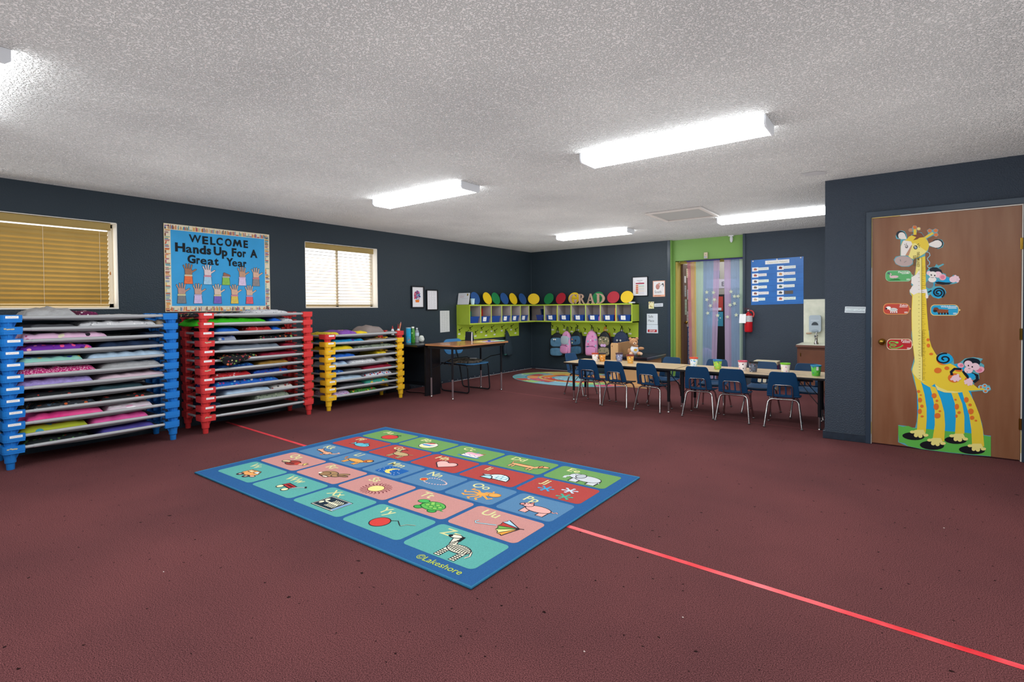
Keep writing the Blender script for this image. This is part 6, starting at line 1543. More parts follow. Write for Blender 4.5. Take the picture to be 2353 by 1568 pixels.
# fire extinguisher
t = thing('fire_extinguisher', 'red fire extinguisher with a white tag hanging beside the doorway', 'fire extinguisher', (4.285, -.075, .85)); XR = mat('extinguisher_red', '#b01822', .25)
m = M(); m.lathe([(.05, 0), (.058, .008), (.06, .02), (.06, .26), (.052, .285), (.03, .305), (.018, .31), (.018, .325)], XR, (0, 0, 0), 26); m.build('cylinder', t)
m = M(); m.lathe([(.0606, .165), (.0606, .262)], mat('ext_label', '#b9babd', .4), (0, 0, 0), 26); f = lambda a, b, c=0: Vector(((.061+c)*math.cos(-1.35+a/.061), (.061+c)*math.sin(-1.35+a/.061), b)); m.prism(f, R4(-.05, -.005, .18, .20), None, .0006, C('#f0f0ee')); m.prism(f, R4(-.05, -.005, .166, .177), None, .0006, C('#c9b44a')); m.prism(f, R4(-.05, -.005, .205, .22), None, .0006, C('#4a4a50')); m.build('label_band', t)
m = M(); m.lathe([(.016, .325), (.022, .33), (.022, .36), (.0, .365)], STEEL, (0, 0, 0), 12); m.bar((-.07, 0, .385), (.02, 0, .372), .02, .006, mat('ext_handle', '#5a1a20', .4)); m.bar((-.065, 0, .36), (.0, 0, .352), .018, .006, mat('ext_handle', '#5a1a20', .4)); m.build('valve_handle', t)
m = M(); m.tube(round_path([(.02, 0, .345), (.06, 0, .34), (.085, -.0, .29), (.07, -.01, .24)], .02, 4), .011, mat('ext_hose', '#b83a38', .4), 8); m.build('hose', t)
m = M(); f = lambda a, b, c=0: Vector((-.06+a, -.075-c, .29+b)); m.prism(f, [(-.065, -.145), (.035, -.145), (.04, 0), (-.055, 0)], 0, .001, TAGM); m.prism(f, circ(-.008, -.012, .005, n=8), None, .0015, K); m.tube([(-.065, -.074, .29), (-.04, -.03, .33), (-.02, 0, .345)], .0015, K, 5); m.build('inspection_tag', t)
m = M(); m.box(-.03, .03, .062, .074, .1, .3, STEEL); m.build('wall_bracket', t)
# sink cabinet
t = thing('sink_cabinet', 'brown wooden sink cabinet with a pale marbled top by the closet wall', 'cabinet', (5.35, -.3, 0)); SW = mat('walnut_veneer', '#6b4334', .4, col2='#5a372b', vscale=4)
ZK = .70
m = M(); m.box(5.045, 5.665, -.55, -.004, .0, ZK-.03, SW); m.build('cabinet_body', t, world=True); m = M(); m.box(5.075, 5.65, -.566, -.552, .06, ZK-.07, mat('walnut_door', '#764a38', .4, col2='#64402f', vscale=3)); dd = m.build('door', t, world=True, bevel=.002); m = M(); m.cyl((5.09, -.57, ZK-.16), (5.09, -.57, ZK-.115), .006, .006, BRASS, 10); m.build('hinge', dd, world=True)
MARB = mat('cream_marble', '#dcdccb', .35, col2='#c9ccba', vscale=9, detail=8)
m = M(); m.box(5.03, 5.668, -.575, -.001, ZK-.03, ZK, mat('walnut_edge', '#6d4a40', .4)); m.build('counter_edge', t, world=True); m = M(); m.box(5.034, 5.668, -.571, -.001, ZK, ZK+.004, MARB); m.build('countertop', t, world=True)
m = M(); m.prism(BWp, R4(5.055, 5.668, ZK+.005, 1.36), .001, .012, MARB); tag(m.build('marble_splashback'), 'cream marbled splash panel on the wall behind the sink', 'panel')
t = thing('soap_dispenser', 'light grey wall soap dispenser with a dark fan shaped window', 'soap dispenser', (5.215, -.02, .87)); SG = mat('dispenser_grey', '#a9b6c0', .35); yy = lambda a, b, c=0: Vector((5.215+a, -.013-c, .87+b))
m = M(); m.prism(yy, rrect(-.078, .078, 0, .25, .03), 0, .085, SG); m.build('dispenser_body', t, world=True, bevel=.006)
m = M(); m.prism(yy, [(-.045, .1), (.045, .1)]+[(.045*math.cos(a), .1+.05*math.sin(a)) for a in [PI*i/10 for i in range(1, 10)]], None, .0865, C('#3e464e')); m.build('window', t, world=True)
m = M(); m.ell((5.215, -.085, .885), .06, .022, .028, mat('dispenser_lip', '#8e9ba6', .3), 18, 8); m.build('push_bar', t, world=True); m = M(); m.prism(yy, R4(-.055, .055, .17, .176), .085, .088, C('#d5dee6')); m.build('trim_strip', t, world=True)
t = thing('faucet', 'chrome sink faucet on the marbled counter', 'faucet', (5.26, -.33, ZK+.004)); m = M(); m.lathe([(.03, 0), (.028, .02), (.02, .03), (.018, .10), (.022, .115), (.03, .12), (.0, .14)], CHR, (0, 0, 0), 18); m.build('faucet_body', t); m = M(); m.tube(round_path([(0, 0, .08), (0, -.1, .13), (0, -.14, .10)], .03, 5), .011, CHR, 10); m.build('spout', t); m = M(); m.cyl((0, 0, .13), (0, .02, .175), .006, .008, CHR, 10); m.build('lever', t)
t = thing('yellow_caddy', 'bright yellow plastic basket on the sink counter by the closet wall', 'basket', (5.56, -.4, ZK+.004)); m = M(); m.lathe([(.075, 0), (.098, .13), (.112, .135), (.112, .148), (.092, .148), (.07, .006), (0, .006)], mat('caddy_yellow', '#e0a51c', .4), (0, 0, 0), 24); m.build('basket_wall', t); m = M(); f = lambda a, b, c=0: Vector(((.09+c)*math.cos(-2.0+a/.09), (.09+c)*math.sin(-2.0+a/.09), b)); m.prism(f, R4(-.02, .02, .04, .10), None, .004, C('#ecd9b0')); m.build('paper_label', t)
m = M(); m.lathe([(.026, 0), (.027, .08), (.014, .10), (.012, .12), (.0, .122)], mat('lotion_bottle', '#cfdcd4', .35), (5.42, -.40, ZK+.005), 18); tag(m.build('lotion_bottle'), 'small pale bottle between the faucet and the yellow basket', 'bottle')
m = M(); m.box(5.09, 5.16, -.014, -.03, .838, .852, C('#b98f72')); tag(m.build('wooden_clip'), 'thin tan wooden strip on the splash panel left of the dispenser', 'wooden strip')
# trash bin
t = thing('waste_bin', 'cream lidded waste bin with a purple bag on the floor below the pocket chart', 'waste bin', (4.62, -.42, 0)); m = M(); m.prism(XY, rrect(-.14, .14, -.11, .11, .03), 0, .33, mat('bin_cream', '#cfc6ae', .5)); m.build('bin_wall', t, bevel=.004)
m = M(); BAG = mat('purple_bag', '#9a4a94', .35, bump=2, bscale=40); q = rrect(-.152, .152, -.122, .122, .03, 5); k = len(q); vs = []
for zi, z in enumerate((.30, .33, .36, .385)): vs += [(x*(1+.02*math.sin(i*2.1+zi)), y*(1+.03*math.sin(i*1.7+zi)), z) for i, (x, y) in enumerate(q)]
m.add(vs, [(a*k+i, a*k+(i+1) % k, (a+1)*k+(i+1) % k, (a+1)*k+i) for a in range(3) for i in range(k)], BAG, True); m.build('bin_bag', t)
m = M(); m.prism(XY, rrect(-.165, .165, -.135, .135, .035, 5), .386, .435, mat('lid_cream', '#d9ceae', .45)); m.build('lid', t, bevel=.006)
# closet sign
DW = lambda a, b, c=0: Vector((a, -3.2912-c, b))
m = M(); m.prism(DW, [(5.828, 1.195), (5.988, 1.19), (5.992, 1.247), (5.832, 1.252)], 0, .002, C('#ccd6dc', .4)); m.prism(DW, [(5.838, 1.205), (5.982, 1.2), (5.984, 1.238), (5.84, 1.243)], None, .0024, C('#7e888e', .4)); m.prism(DW, [(5.839, 1.210), (5.982, 1.206), (5.984, 1.232), (5.841, 1.237)], None, .0028, C('#d3dfe4', .4))
m.text(DW, 'CLOSET SUPPLIES', 5.911, 1.214, .0195, C('#8fa0a4'), .0032, .01, 'CENTER', sx=.86, rot=-.03); tag(m.build('door_sign'), 'small white engraved name plate on the navy wall left of the giraffe door', 'sign')
# ================================================================ GIRAFFE GROWTH CHART ON THE DOOR
GC = {'H': '#5aa6b4', 'N': '#15202c', 'w': '#e6e0da', 'Y': '#e3c63c', 'c': '#e9dc84', 't': '#b9896a', 'B': '#7c4426', 'O': '#d9702e', 'm': '#b4a09c', 'G': '#7a7878', 'K': '#16191f', 'b': '#7f93b0', 'k': '#6e5a28',
      'l': '#8ec6d8', 'p': '#e6c4ce', 'q': '#e8a4b4', 'r': '#d87a94', 'u': '#1d9fd4', 'g': '#5cb04c'}
def flat(a, b, c=0): return Vector((a, -3.2868-c, b))
gm = M()
for li, ln in enumerate(GIRAFFE.split('\n')):
    hd, pt = ln.split(':'); op, lv, col = hd[0], int(hd[1]), hd[2]; p = [tuple(float(q)/1000 for q in s_.split(',')) for s_ in pt.split(' ')]; p = [(6+x, z) for x, z in p]
    mt = mat('vinyl_'+col+('b' if col.isupper() else ''), GC[col], .28); n = .0006+lv*.0005+li*.0000015
    if op == 'f': gm.prism(flat, p, None, n, mt)
    elif op == 'e':
        c, a, b = (Vector(q) for q in p); u, v = a-c, b-c; k = 18
        gm.prism(flat, [tuple(c+u*math.cos(2*PI*i/k)+v*math.sin(2*PI*i/k)) for i in range(k)], None, n, mt)
    else: gm.stroke(flat, p, float(hd[3:])/1000, n, mt)
INKG = mat('vinyl_k', GC['k'])
gm.text(flat, 'INCHES', 6.352, 1.60, .03, INKG, .0042, .004, rot=PI/2, sx=.9); gm.text(flat, 'CENTIMETERS', 6.376, 1.59, .026, INKG, .0042, .004, rot=PI/2, sx=.8)
tag(gm.build('growth_chart'), 'tall cartoon giraffe height chart with two monkeys stuck on the brown door', 'growth chart')
TC = {'flamingo': ('#5aa868', '#8fc49a', 'Flamingo', 'green'), 'zebra': ('#b9483a', '#e09a5a', 'Zebra', 'red-orange'), 'wildebeest': ('#2a9cc8', '#e8c87a', 'Wildebeest', 'blue'), 'python': ('#b02a30', '#ecd9b8', 'Python', 'crimson')}
for nm, (bg, rim, txt, cn) in TC.items():
    p = [(6+x/1000, z/1000) for x, z in TAGS[nm]]; x0 = min(a for a, b in p); x1 = max(a for a, b in p); z0 = min(b for a, b in p); z1 = max(b for a, b in p); cx, cz = (x0+x1)/2, (z0+z1)/2; w = x1-x0
    m = M(); m.prism(flat, p, 0, .0007, C(rim, .3)); m.prism(flat, [(cx+(a-cx)*.955, cz+(b-cz)*.9) for a, b in p], None, .001, C(bg, .3)); m.prism(flat, [(x1-.001, cz-.01), (x1+.008, cz-.006), (x1+.012, cz), (x1+.008, cz+.006), (x1-.001, cz+.01)], None, .0007, C(rim, .3))
    Wt = C('#f0eeea', .4); m.text(flat, txt, x1-.012, z1-.026, .0235 if nm != 'wildebeest' else .0225, Wt, .0014, .012, 'RIGHT'); m.prism(flat, R4(x1-.07, x1-.014, z1-.035, z1-.031), None, .0014, Wt)
    for i in (0, 1): m.prism(flat, R4(x1-.036, x1-.012, z0+.012+.008*i, z0+.0155+.008*i), None, .0014, Wt)
    L_ = x0+.012; Z = z0
    if nm == 'flamingo':
        m.prism(flat, [(L_, Z+.012), (L_+.1, Z+.012), (L_+.08, Z+.028), (L_+.03, Z+.024)], None, .0012, C('#2c7a3a', .4)); m.prism(flat, circ(L_+.05, Z+.045, .032, .012, 14), None, .0014, C('#d9b4bc', .4)); m.stroke(flat, [(L_+.035, Z+.045), (L_+.02, Z+.055), (L_+.03, Z+.07), (L_+.018, Z+.08)], .008, .0015, C('#d9b4bc', .4)); m.prism(flat, circ(L_+.012, Z+.078, .01, .009, 10), None, .0017, C('#4a5a6c', .4)); m.stroke(flat, [(L_+.05, Z+.035), (L_+.06, Z+.02), (L_+.05, Z+.012)], .002, .0015, C('#4a4a4c'))
    if nm == 'zebra':
        m.prism(flat, circ(L_+.062, Z+.042, .03, .016, 14), None, .0014, Wt); m.prism(flat, circ(L_+.026, Z+.058, .018, .014, 12), None, .0015, Wt); m.prism(flat, circ(L_+.01, Z+.052, .008, .008, 10), None, .0017, C('#2a2a2e'))
        for k in range(5): m.stroke(flat, [(L_+.045+.01*k, Z+.055), (L_+.043+.01*k, Z+.032)], .003, .0018, C('#26262a'))
        for k in range(4): m.prism(flat, R4(L_+.04+.014*k, L_+.047+.014*k, Z+.012, Z+.03), None, .0014, Wt); m.prism(flat, R4(L_+.038+.014*k, L_+.048+.014*k, Z+.008, Z+.013), None, .0016, C('#3a2a28'))
    if nm == 'wildebeest':
        m.prism(flat, [(L_+.035, Z+.024), (L_+.105, Z+.022), (L_+.108, Z+.05), (L_+.05, Z+.056), (L_+.034, Z+.045)], None, .0014, C('#8a4a2c')); m.prism(flat, circ(L_+.026, Z+.05, .02, .018, 14), None, .0016, C('#7a3f26')); m.prism(flat, circ(L_+.02, Z+.04, .014, .011, 12), None, .0018, C('#2a201e')); m.stroke(flat, [(L_+.008, Z+.066), (L_+.026, Z+.07), (L_+.04, Z+.066)], .003, .0018, C('#3a3230'))
        for k in range(4): m.prism(flat, R4(L_+.04+.019*k, L_+.052+.019*k, Z+.01, Z+.026), None, .0014, C('#2c2422'))
    if nm == 'python': m.stroke(flat, [(L_+.105, Z+.045), (L_+.09, Z+.03), (L_+.06, Z+.016), (L_+.025, Z+.014), (L_+.008, Z+.026), (L_+.02, Z+.038), (L_+.045, Z+.034), (L_+.058, Z+.042), (L_+.04, Z+.052), (L_+.015, Z+.05), (L_+.006, Z+.062), (L_+.02, Z+.076), (L_+.045, Z+.072), (L_+.06, Z+.066)], .009, .0014, C('#6cb84c')); m.prism(flat, circ(L_+.062, Z+.066, .012, .009, 12), None, .0016, C('#7cc85c'))
    tag(m.build('animal_tag'), '%s %s tag sticker on the brown door, %s' % (cn, nm, {'flamingo': 'topmost beside the giraffe neck', 'zebra': 'left of the giraffe neck', 'wildebeest': 'right of the giraffe neck', 'python': 'next to the brass knob'}[nm]), 'sticker', 'animal tags around the giraffe chart')
# ================================================================ FLOOR TAPE
TAPE = mat('red_tape', '#cf2430', .35, col2='#dd5058', vscale=7, detail=6)
def tape(pts, w, name, label, mt):
    m = M(); rd = random.Random(3); n = 60; A = []; 
    for i in range(len(pts)-1):
        for k in range(n): t_ = k/n; A.append((pts[i][0]*(1-t_)+pts[i+1][0]*t_, pts[i][1]*(1-t_)+pts[i+1][1]*t_+rd.uniform(-.0006, .0006)))
    A.append(pts[-1]); m.stroke(XY, A, w, .0012, mt); tag(m.build(name), label, 'tape')
tape([(.10, -6.262), (1.9, -6.335), (4.7, -6.452), (6.6, -6.548), (7.9, -6.60)], .034, 'floor_tape', 'bright red tape line running under the alphabet rug', TAPE)
tape([(1.15, -2.76), (2.9, -2.905), (4.4, -2.93), (5.66, -3.0)], .007, 'floor_tape', 'thin faded red tape line under the front row of chairs', mat('faded_tape', '#9a4a50', .8))
m = M(); rd = random.Random(12)
for x, y in ((5.331, -7.371), (6.15, -5.0), (3.2, -7.9), (5.8, -7.0), (2.9, -5.6), (4.9, -4.9)): pass
LINT = mat('lint', '#c9b9b4', .9)
for i, (x, y) in enumerate(((5.33, -7.37), (6.45, -5.25), (5.55, -6.95), (3.4, -8.05))):
    m = M(); m.ell((x, y, .003), .004, .003, .0025, LINT, 6, 4); tag(m.build('lint_speck'), 'tiny pale speck of lint lying on the open carpet', 'lint', 'specks of lint on the carpet')
# ================================================================ ALPHABET RUG
RX0, RX1, RY0, RY1 = 1.862, 4.712, -7.292, -5.428
def rugmat(h): return mat('rug_'+h.lstrip('#'), h, .95, bump=.6, bscale=380, var=.1, vscale=240, spec=.1)
t = thing('alphabet_rug', 'large blue alphabet rug with pictured letter squares on the carpet', 'rug', ((RX0+RX1)/2, (RY0+RY1)/2, 0))
m = M(); m.box(RX0, RX1, RY0, RY1, .001, .011, rugmat('#2b5788')); m.build('rug_pile', t, world=True)
m = M(); m.tube([(RX0, RY0, .007), (RX1, RY0, .007), (RX1, RY1, .007), (RX0, RY1, .007)], .0075, rugmat('#357599'), 8, closed=True); m.build('bound_edge', t, world=True)
RG, RR, RB, RP, RT = '#668f54', '#a1433f', '#52799c', '#b8847f', '#579c95'
IV = '#c9c890'; DK = '#2e2a30'; Z0 = .0112
art = M(); LV = [0]
rug = M()
def CELL(cx, cy, w, h, col):
    rug.prism(XY, [(x+cx, y+cy) for x, y in rrect(-w/2, w/2, -h/2, h/2, .035, 5)], None, Z0+.0004, rugmat(col))
def pic(cx, cy, s=.142):
    f = lambda a, b, c=0: Vector((cx+a*s, cy+b*s, Z0+.0006+c))
    def F(c, p, l=1): LV[0] += 1; rug.prism(f, p, None, l*.00035+LV[0]*.000004, rugmat(c))
    def E(c, x, y, rx, ry=None, l=1, n=18, a=0):
        ry = rx if ry is None else ry; F(c, [(x+rx*math.cos(q)*math.cos(a)-ry*math.sin(q)*math.sin(a), y+rx*math.cos(q)*math.sin(a)+ry*math.sin(q)*math.cos(a)) for q in [2*PI*i/n for i in range(n)]], l)
    def S(c, p, w=.06, l=2): rug.stroke(f, p, w, l*.00035+LV[0]*.000004, rugmat(c))
    def O(c, p, l=1, w=.05):     # filled shape with a dark outline
        F(c, p, l); rug.stroke(f, list(p), w, (l+.5)*.00035, rugmat(DK), closed=True)
    def EO(c, x, y, rx, ry=None, l=1, n=20, a=0, oc=DK):
        ry = rx if ry is None else ry; k = .05; E(oc, x, y, rx+k, ry+k, l, n, a); E(c, x, y, rx, ry, l+.5, n, a)
    return F, E, S, O, EO
def quad_animal(fns, body, bx, by, blen, bh, legw, legh, neck, head, tailp, l=1):
    F, E, S, O, EO = fns
    for k in (-.85, -.6, .55, .8): F(DK, [(bx+blen*k-legw*.7, by), (bx+blen*k+legw*.7, by), (bx+blen*k+legw*.6, by-bh-legh-.03), (bx+blen*k-legw*.7, by-bh-legh-.03)], l); F(body, [(bx+blen*k-legw*.45, by), (bx+blen*k+legw*.45, by), (bx+blen*k+legw*.35, by-bh-legh), (bx+blen*k-legw*.45, by-bh-legh)], l+.3)
    S(DK, tailp, .1, l); S(body, tailp, .05, l+.4); EO(body, bx, by, blen, bh, l+.5)
    S(DK, neck, .34, l+.6); S(body, neck, .26, l+.8); EO(body, head[0], head[1], head[2], head[3], l+1, a=head[4] if len(head) > 4 else 0)
def draw(L, cx, cy):
    LV[0] = 0; fns = pic(cx+.03, cy-.03); F, E, S, O, EO = fns
    if L == 'A': EO('#c0403c', 0, 0, .62, .5); E('#c0403c', -.25, .12, .3, .36, 1.7); S(DK, [(0, .45), (.06, .7)], .08); O('#2f7a3c', [(.05, .55), (.3, .75), (.45, .62), (.2, .5)], 2)
    elif L == 'B': EO('#d8d4c0', 0, 0, .62, .58); F('#b03c48', [(-.55, .15), (-.3, .5), (0, .58), (.2, .5), (-.1, .3)], 2); F('#3a78b8', [(-.6, 0), (-.3, .1), (.2, .1), (.5, .25), (.2, -.1), (-.3, -.15)], 2); F('#d8cf8a', [(-.5, -.3), (0, -.3), (.45, -.1), (.2, -.5), (-.1, -.55)], 2); E('#e0dcd0', .4, .32, .12, .12, 3)
    elif L == 'C': E('#3f78b0', 0, -.42, .85, .16, 1); O('#e8e0d0', [(-.62, -.42), (.62, -.42), (.62, .2), (-.62, .2)], 1.5); F('#d8a0b4', [(-.62, 0), (.62, 0), (.62, .3), (.3, .38), (0, .32), (-.4, .38), (-.62, .3)], 2.5); S('#6a5ab0', [(-.6, -.1), (-.4, -.2), (-.2, -.1), (0, -.2), (.2, -.1), (.4, -.2), (.6, -.1)], .07, 3); S('#3a78b8', [(0, .35), (0, .6)], .05, 3); S('#c03a3a', [(.4, .32), (.62, .48)], .06, 3)
    elif L == 'D': quad_animal(fns, '#dba070', 0, 0, .85, .17, .13, .32, [(.75, .05), (.95, .35)], (1.12, .38, .28, .13, .1), [(-.85, .1), (-.95, .35), (-.7, .6)]); F('#6a3c28', [(-.5, .12), (.3, .12), (.2, .2), (-.4, .2)], 3); EO('#c07a50', .95, .3, .09, .2, 3)
    elif L == 'E': quad_animal(fns, '#bcc1c6', .25, 0, .7, .42, .3, .3, [(-.35, .1), (-.5, .15)], (-.5, .15, .36, .34), [(.9, -.1), (1.05, -.35)]); EO('#aab0b6', -.25, .2, .24, .32, 3); S('#bcc1c6', [(-.75, .05), (-.95, -.2), (-.9, -.45)], .18, 2.5); E(DK, -.62, .28, .04, .04, 3)
    elif L == 'F': EO('#5fb0c0', .1, 0, .62, .32); O('#5fb0c0', [(-.45, 0), (-.85, .3), (-.75, 0), (-.9, -.28)], 1.8); O('#4a9cb0', [(-.1, .28), (.2, .55), (.35, .28)], 1.8); E(DK, .5, .08, .05, .05, 3); S('#3a7f94', [(.25, .2), (.18, 0), (.25, -.2)], .04, 3)
    elif L == 'G': quad_animal(fns, '#b09a70', .1, 0, .58, .28, .11, .42, [(-.4, .15), (-.52, .42)], (-.62, .5, .22, .13, -.4), [(.65, .15), (.9, .25)]); S(DK, [(-.5, .6), (-.35, .85), (-.15, .8)], .07, 3); S(DK, [(-.75, .4), (-.8, .2)], .06, 3)
    elif L == 'H': p = [(0, -.58)]+[(.62-.0+.0*i, 0) for i in ()]+[(.35+.36*math.cos(a), .18+.34*math.sin(a)) for a in [math.radians(-35+i*20) for i in range(10)]]+[(-.35+.36*math.cos(a), .18+.34*math.sin(a)) for a in [math.radians(35+i*20) for i in range(10)]]; O('#dda9a4', p, 1, .07)
    elif L == 'I':
        O('#c8dcd8', [(.1+.75*math.cos(a), -.35+.8*math.sin(a)) for a in [PI*i/14 for i in range(15)]], 1, .07); O('#9cc8d4', [(-.45+.34*math.cos(a), -.45+.42*math.sin(a)) for a in [PI*i/10 for i in range(11)]], 2, .07); O('#bcd8dc', [(-.95, -.05), (-.6, .12), (-.4, .05), (-.7, -.12)], 2.5)
        for y in (-.1, .15): S('#3f8aa8', [(-.1, y), (.75-.1*(y > 0), y)], .04, 3)
        for x, y in ((.1, -.22), (.4, -.22), (.0, .02), (.3, .02), (.6, .02), (.2, .28)): S('#3f8aa8', [(x, y-.12), (x, y+.12)], .04, 3)
    elif L == 'J':
        for x, y, c in ((-.75, -.0, '#3a96c0'), (.35, .42, '#b8cadc'), (.55, -.42, '#3fa088')):
            for k in range(3): a = k*PI/3+.3; S(c, [(x-.36*math.cos(a), y-.3*math.sin(a)), (x+.36*math.cos(a), y+.3*math.sin(a))], .09, 2+.2*k); 
            for k in range(6): a = k*PI/3+.3; E(c, x+.36*math.cos(a), y+.3*math.sin(a), .075, .065, 3)
    elif L == 'K': S(DK, [(-.7, .1), (-.2, .0), (.3, .02)], .32, 1); EO('#d8a080', -.75, .15, .22, .15, 1.5); S('#d8a080', [(-.6, .1), (-.2, 0), (.25, .02)], .2, 2); EO('#d8a080', .3, -.08, .3, .22, 2); S('#d8a080', [(.5, -.1), (.85, .05), (1.0, .3), (.8, .35)], .12, 2.5); O('#d8a080', [(-.85, .28), (-.8, .5), (-.68, .3)], 2); S('#b06a50', [(.3, -.2), (.1, -.45), (.4, -.5)], .12, 3)
    elif L == 'L': quad_animal(fns, '#dc9c50', -.1, 0, .65, .22, .14, .38, [(.45, .1), (.6, .3)], (.72, .36, .2, .17), [(-.7, 0), (-1.0, -.15), (-1.15, .1)]); E('#b0602c', .62, .3, .3, .28, 2); EO('#dc9c50', .72, .33, .18, .16, 3); E(DK, .8, .38, .035, .035, 4); E('#b0602c', -1.17, .13, .08, .1, 3)
    elif L == 'M':
        F('#235a9c', rrect(-.85, .85, -.6, .45, .12, 3), 1); p = [(.1+.48*math.cos(a), -.08+.42*math.sin(a)) for a in [math.radians(70+i*18) for i in range(13)]]+[(.3+.38*math.cos(a), -.04+.34*math.sin(a)) for a in [math.radians(275-i*16) for i in range(12)]]; F('#d9c66a', p, 2)
        rd = random.Random(1)
        for k in range(16): E('#e8ecf0', rd.uniform(-.75, .78), rd.uniform(-.5, .38), .028, .028, 3, 6)
    elif L == 'N':
        for k in range(26):
            a = 2*PI*k/26; E('#e0b8b0', .1+.72*math.cos(a), .02+.36*math.sin(a)*(1-.25*math.cos(a)), .05, .045, 1, 7)
        EO('#c0402e', -.68, -.05, .18, .16, 2, oc='#d8b060')
    elif L == 'O':
        for k, p in enumerate(([(0, 0), (-.4, .3), (-.8, .25), (-.75, .45)], [(0, 0), (-.5, .05), (-.85, -.2), (-1.0, 0)], [(0, 0), (-.3, -.25), (-.65, -.5), (-.85, -.4)], [(0, 0), (-.05, -.35), (-.3, -.65), (-.1, -.75)], [(0, 0), (.2, -.3), (.1, -.55), (.3, -.7)], [(0, 0), (.35, -.15), (.65, -.35), (.8, -.15)], [(0, 0), (.1, .3), (.4, .4), (.3, .6)])): S('#d99848', p, .12, 1+.1*k)
        S('#d99848', [(0, 0), (.3, .12), (.5, .2)], .3, 2); EO('#dc9c50', .62, .24, .28, .2, 2.5, a=.3, oc='#b0702c'); E('#dc9c50', 0, 0, .2, .18, 3)
    elif L == 'P': quad_animal(fns, '#dca09a', .1, 0, .62, .3, .2, .28, [(-.4, .1), (-.5, .18)], (-.58, .2, .26, .2), [(.7, .1), (.88, .0), (.95, .15), (1.05, .05)]); EO('#d08a84', -.84, .14, .09, .1, 3); O('#c87a74', [(-.62, .36), (-.5, .58), (-.38, .36)], 3); E(DK, -.62, .27, .035, .035, 4)
    elif L == 'Q': EO('#8a3a34', .1, 0, .5, .36); EO('#c8b48c', -.5, -.05, .3, .18, 2); S('#b04038', [(.3, 0), (.7, .05)], .4, 2); E('#d8a080', .78, .1, .16, .14, 3); O('#d8c46a', [(.85, .2), (.95, .45), (1.05, .2), (1.15, .35), (1.12, .0)], 3); S(DK, [(-.6, -.2), (-.1, -.1), (.4, -.1)], .06, 3)
    elif L == 'R': EO('#9c7c58', -.15, 0, .58, .4); EO('#9c7c58', .42, .05, .26, .22, 2); EO('#9c7c58', .62, .38, .1, .32, 2.5, a=-1.0); EO('#8a6c4c', .8, .18, .08, .32, 2.5, a=-1.3); EO('#8f7050', -.35, -.1, .3, .26, 2.6); E('#e4dccc', -.7, -.15, .12, .1, 3); E(DK, .5, .12, .035, .035, 4); EO('#dcd0bc', .05, -.38, .2, .07, 3)
    elif L == 'S':
        for k in range(22): a = 2*PI*k/22; S('#6a2430', [(.52*math.cos(a), .46*math.sin(a)), (.68*math.cos(a+.1), .6*math.sin(a+.1)), (.84*math.cos(a-.02), .74*math.sin(a-.02))], .05, 1)
        EO('#d9cf84', 0, 0, .42, .38, 1.5, oc='#7a3038')
    elif L == 'T':
        for x, y, r in ((-.35, -.42, .2), (.5, -.42, .2)): EO('#3f9a4c', x, y, r, .14, 1, oc='#1f5a30')
        EO('#5aa850', .15, .02, .62, .42, 1.5, oc='#1f5a30'); EO('#4aa858', -.62, .2, .26, .17, 2, a=.3, oc='#1f5a30'); S('#1f5a30', [(-.4, .1), (-.45, -.25)], .05, 3)
        for x, y in ((0, .15), (.3, .18), (.55, .05), (.15, -.12), (-.15, -.02), (.42, -.15), (-.1, .27)): EO('#86bc5c', x, y, .11, .09, 2.5, 7, oc='#3a8040')
        F('#3f9a4c', [(.75, -.1), (1.0, -.2), (.8, -.25)], 2)
    elif L == 'U':
        c = (.3, .0); ang = math.radians(-35)
        S(DK, [(-.05, .05), (-.9, -.25), (-1.02, -.12), (-.95, .02)], .1, 1); S('#a8d0dc', [(-.05, .05), (-.9, -.25), (-1.02, -.12), (-.95, .02)], .055, 1.5)
        R_ = [(.0+.0, 0)]; hub = (.95, .28); rim = [(.1, .75), (-.02, .42), (.02, .06), (.16, -.28), (.42, -.52), (.7, -.62)]
        for k, cc_ in enumerate(('#9fc4dc', '#b03c38', '#6aa04c', '#d9d28a', '#d99440')): O(cc_, [hub, rim[k], ((rim[k][0]+rim[k+1][0])/2+.06, (rim[k][1]+rim[k+1][1])/2+.03), rim[k+1]], 2+.1*k, .05)
        S(DK, [(.9, .27), (1.12, .36)], .05, 3)
    elif L == 'V': O('#d99a5c', [(-.6, -.1), (-.55, .38), (.3, .45), (.62, .1), (.6, -.3), (-.45, -.35)], 1); EO('#4a4048', -.35, -.38, .16, .15, 2); EO('#4a4048', .3, -.4, .16, .15, 2); E('#c9b0a0', -.35, -.38, .08, .08, 3); E('#c9b0a0', .3, -.4, .08, .08, 3); O('#c8dce0', [(.1, .1), (.15, .36), (.3, .38), (.5, .12)], 2); EO('#cda090', .62, -.22, .16, .1, 2); O('#e8c898', [(-.45, .08), (-.42, .3), (-.1, .32), (-.1, .08)], 2)
    elif L == 'W': O('#b03438', [(-.6, .0), (.25, -.1), (.35, .25), (-.5, .35)], 1, .07); F('#5a2428', [(-.45, .1), (.2, .03), (.24, .16), (-.4, .24)], 2); S(DK, [(.3, .0), (.6, .3), (.8, .45)], .1, 1); S('#c8d0d4', [(.3, .0), (.6, .3), (.8, .45)], .05, 2); S(DK, [(.7, .52), (.92, .38)], .1, 2)
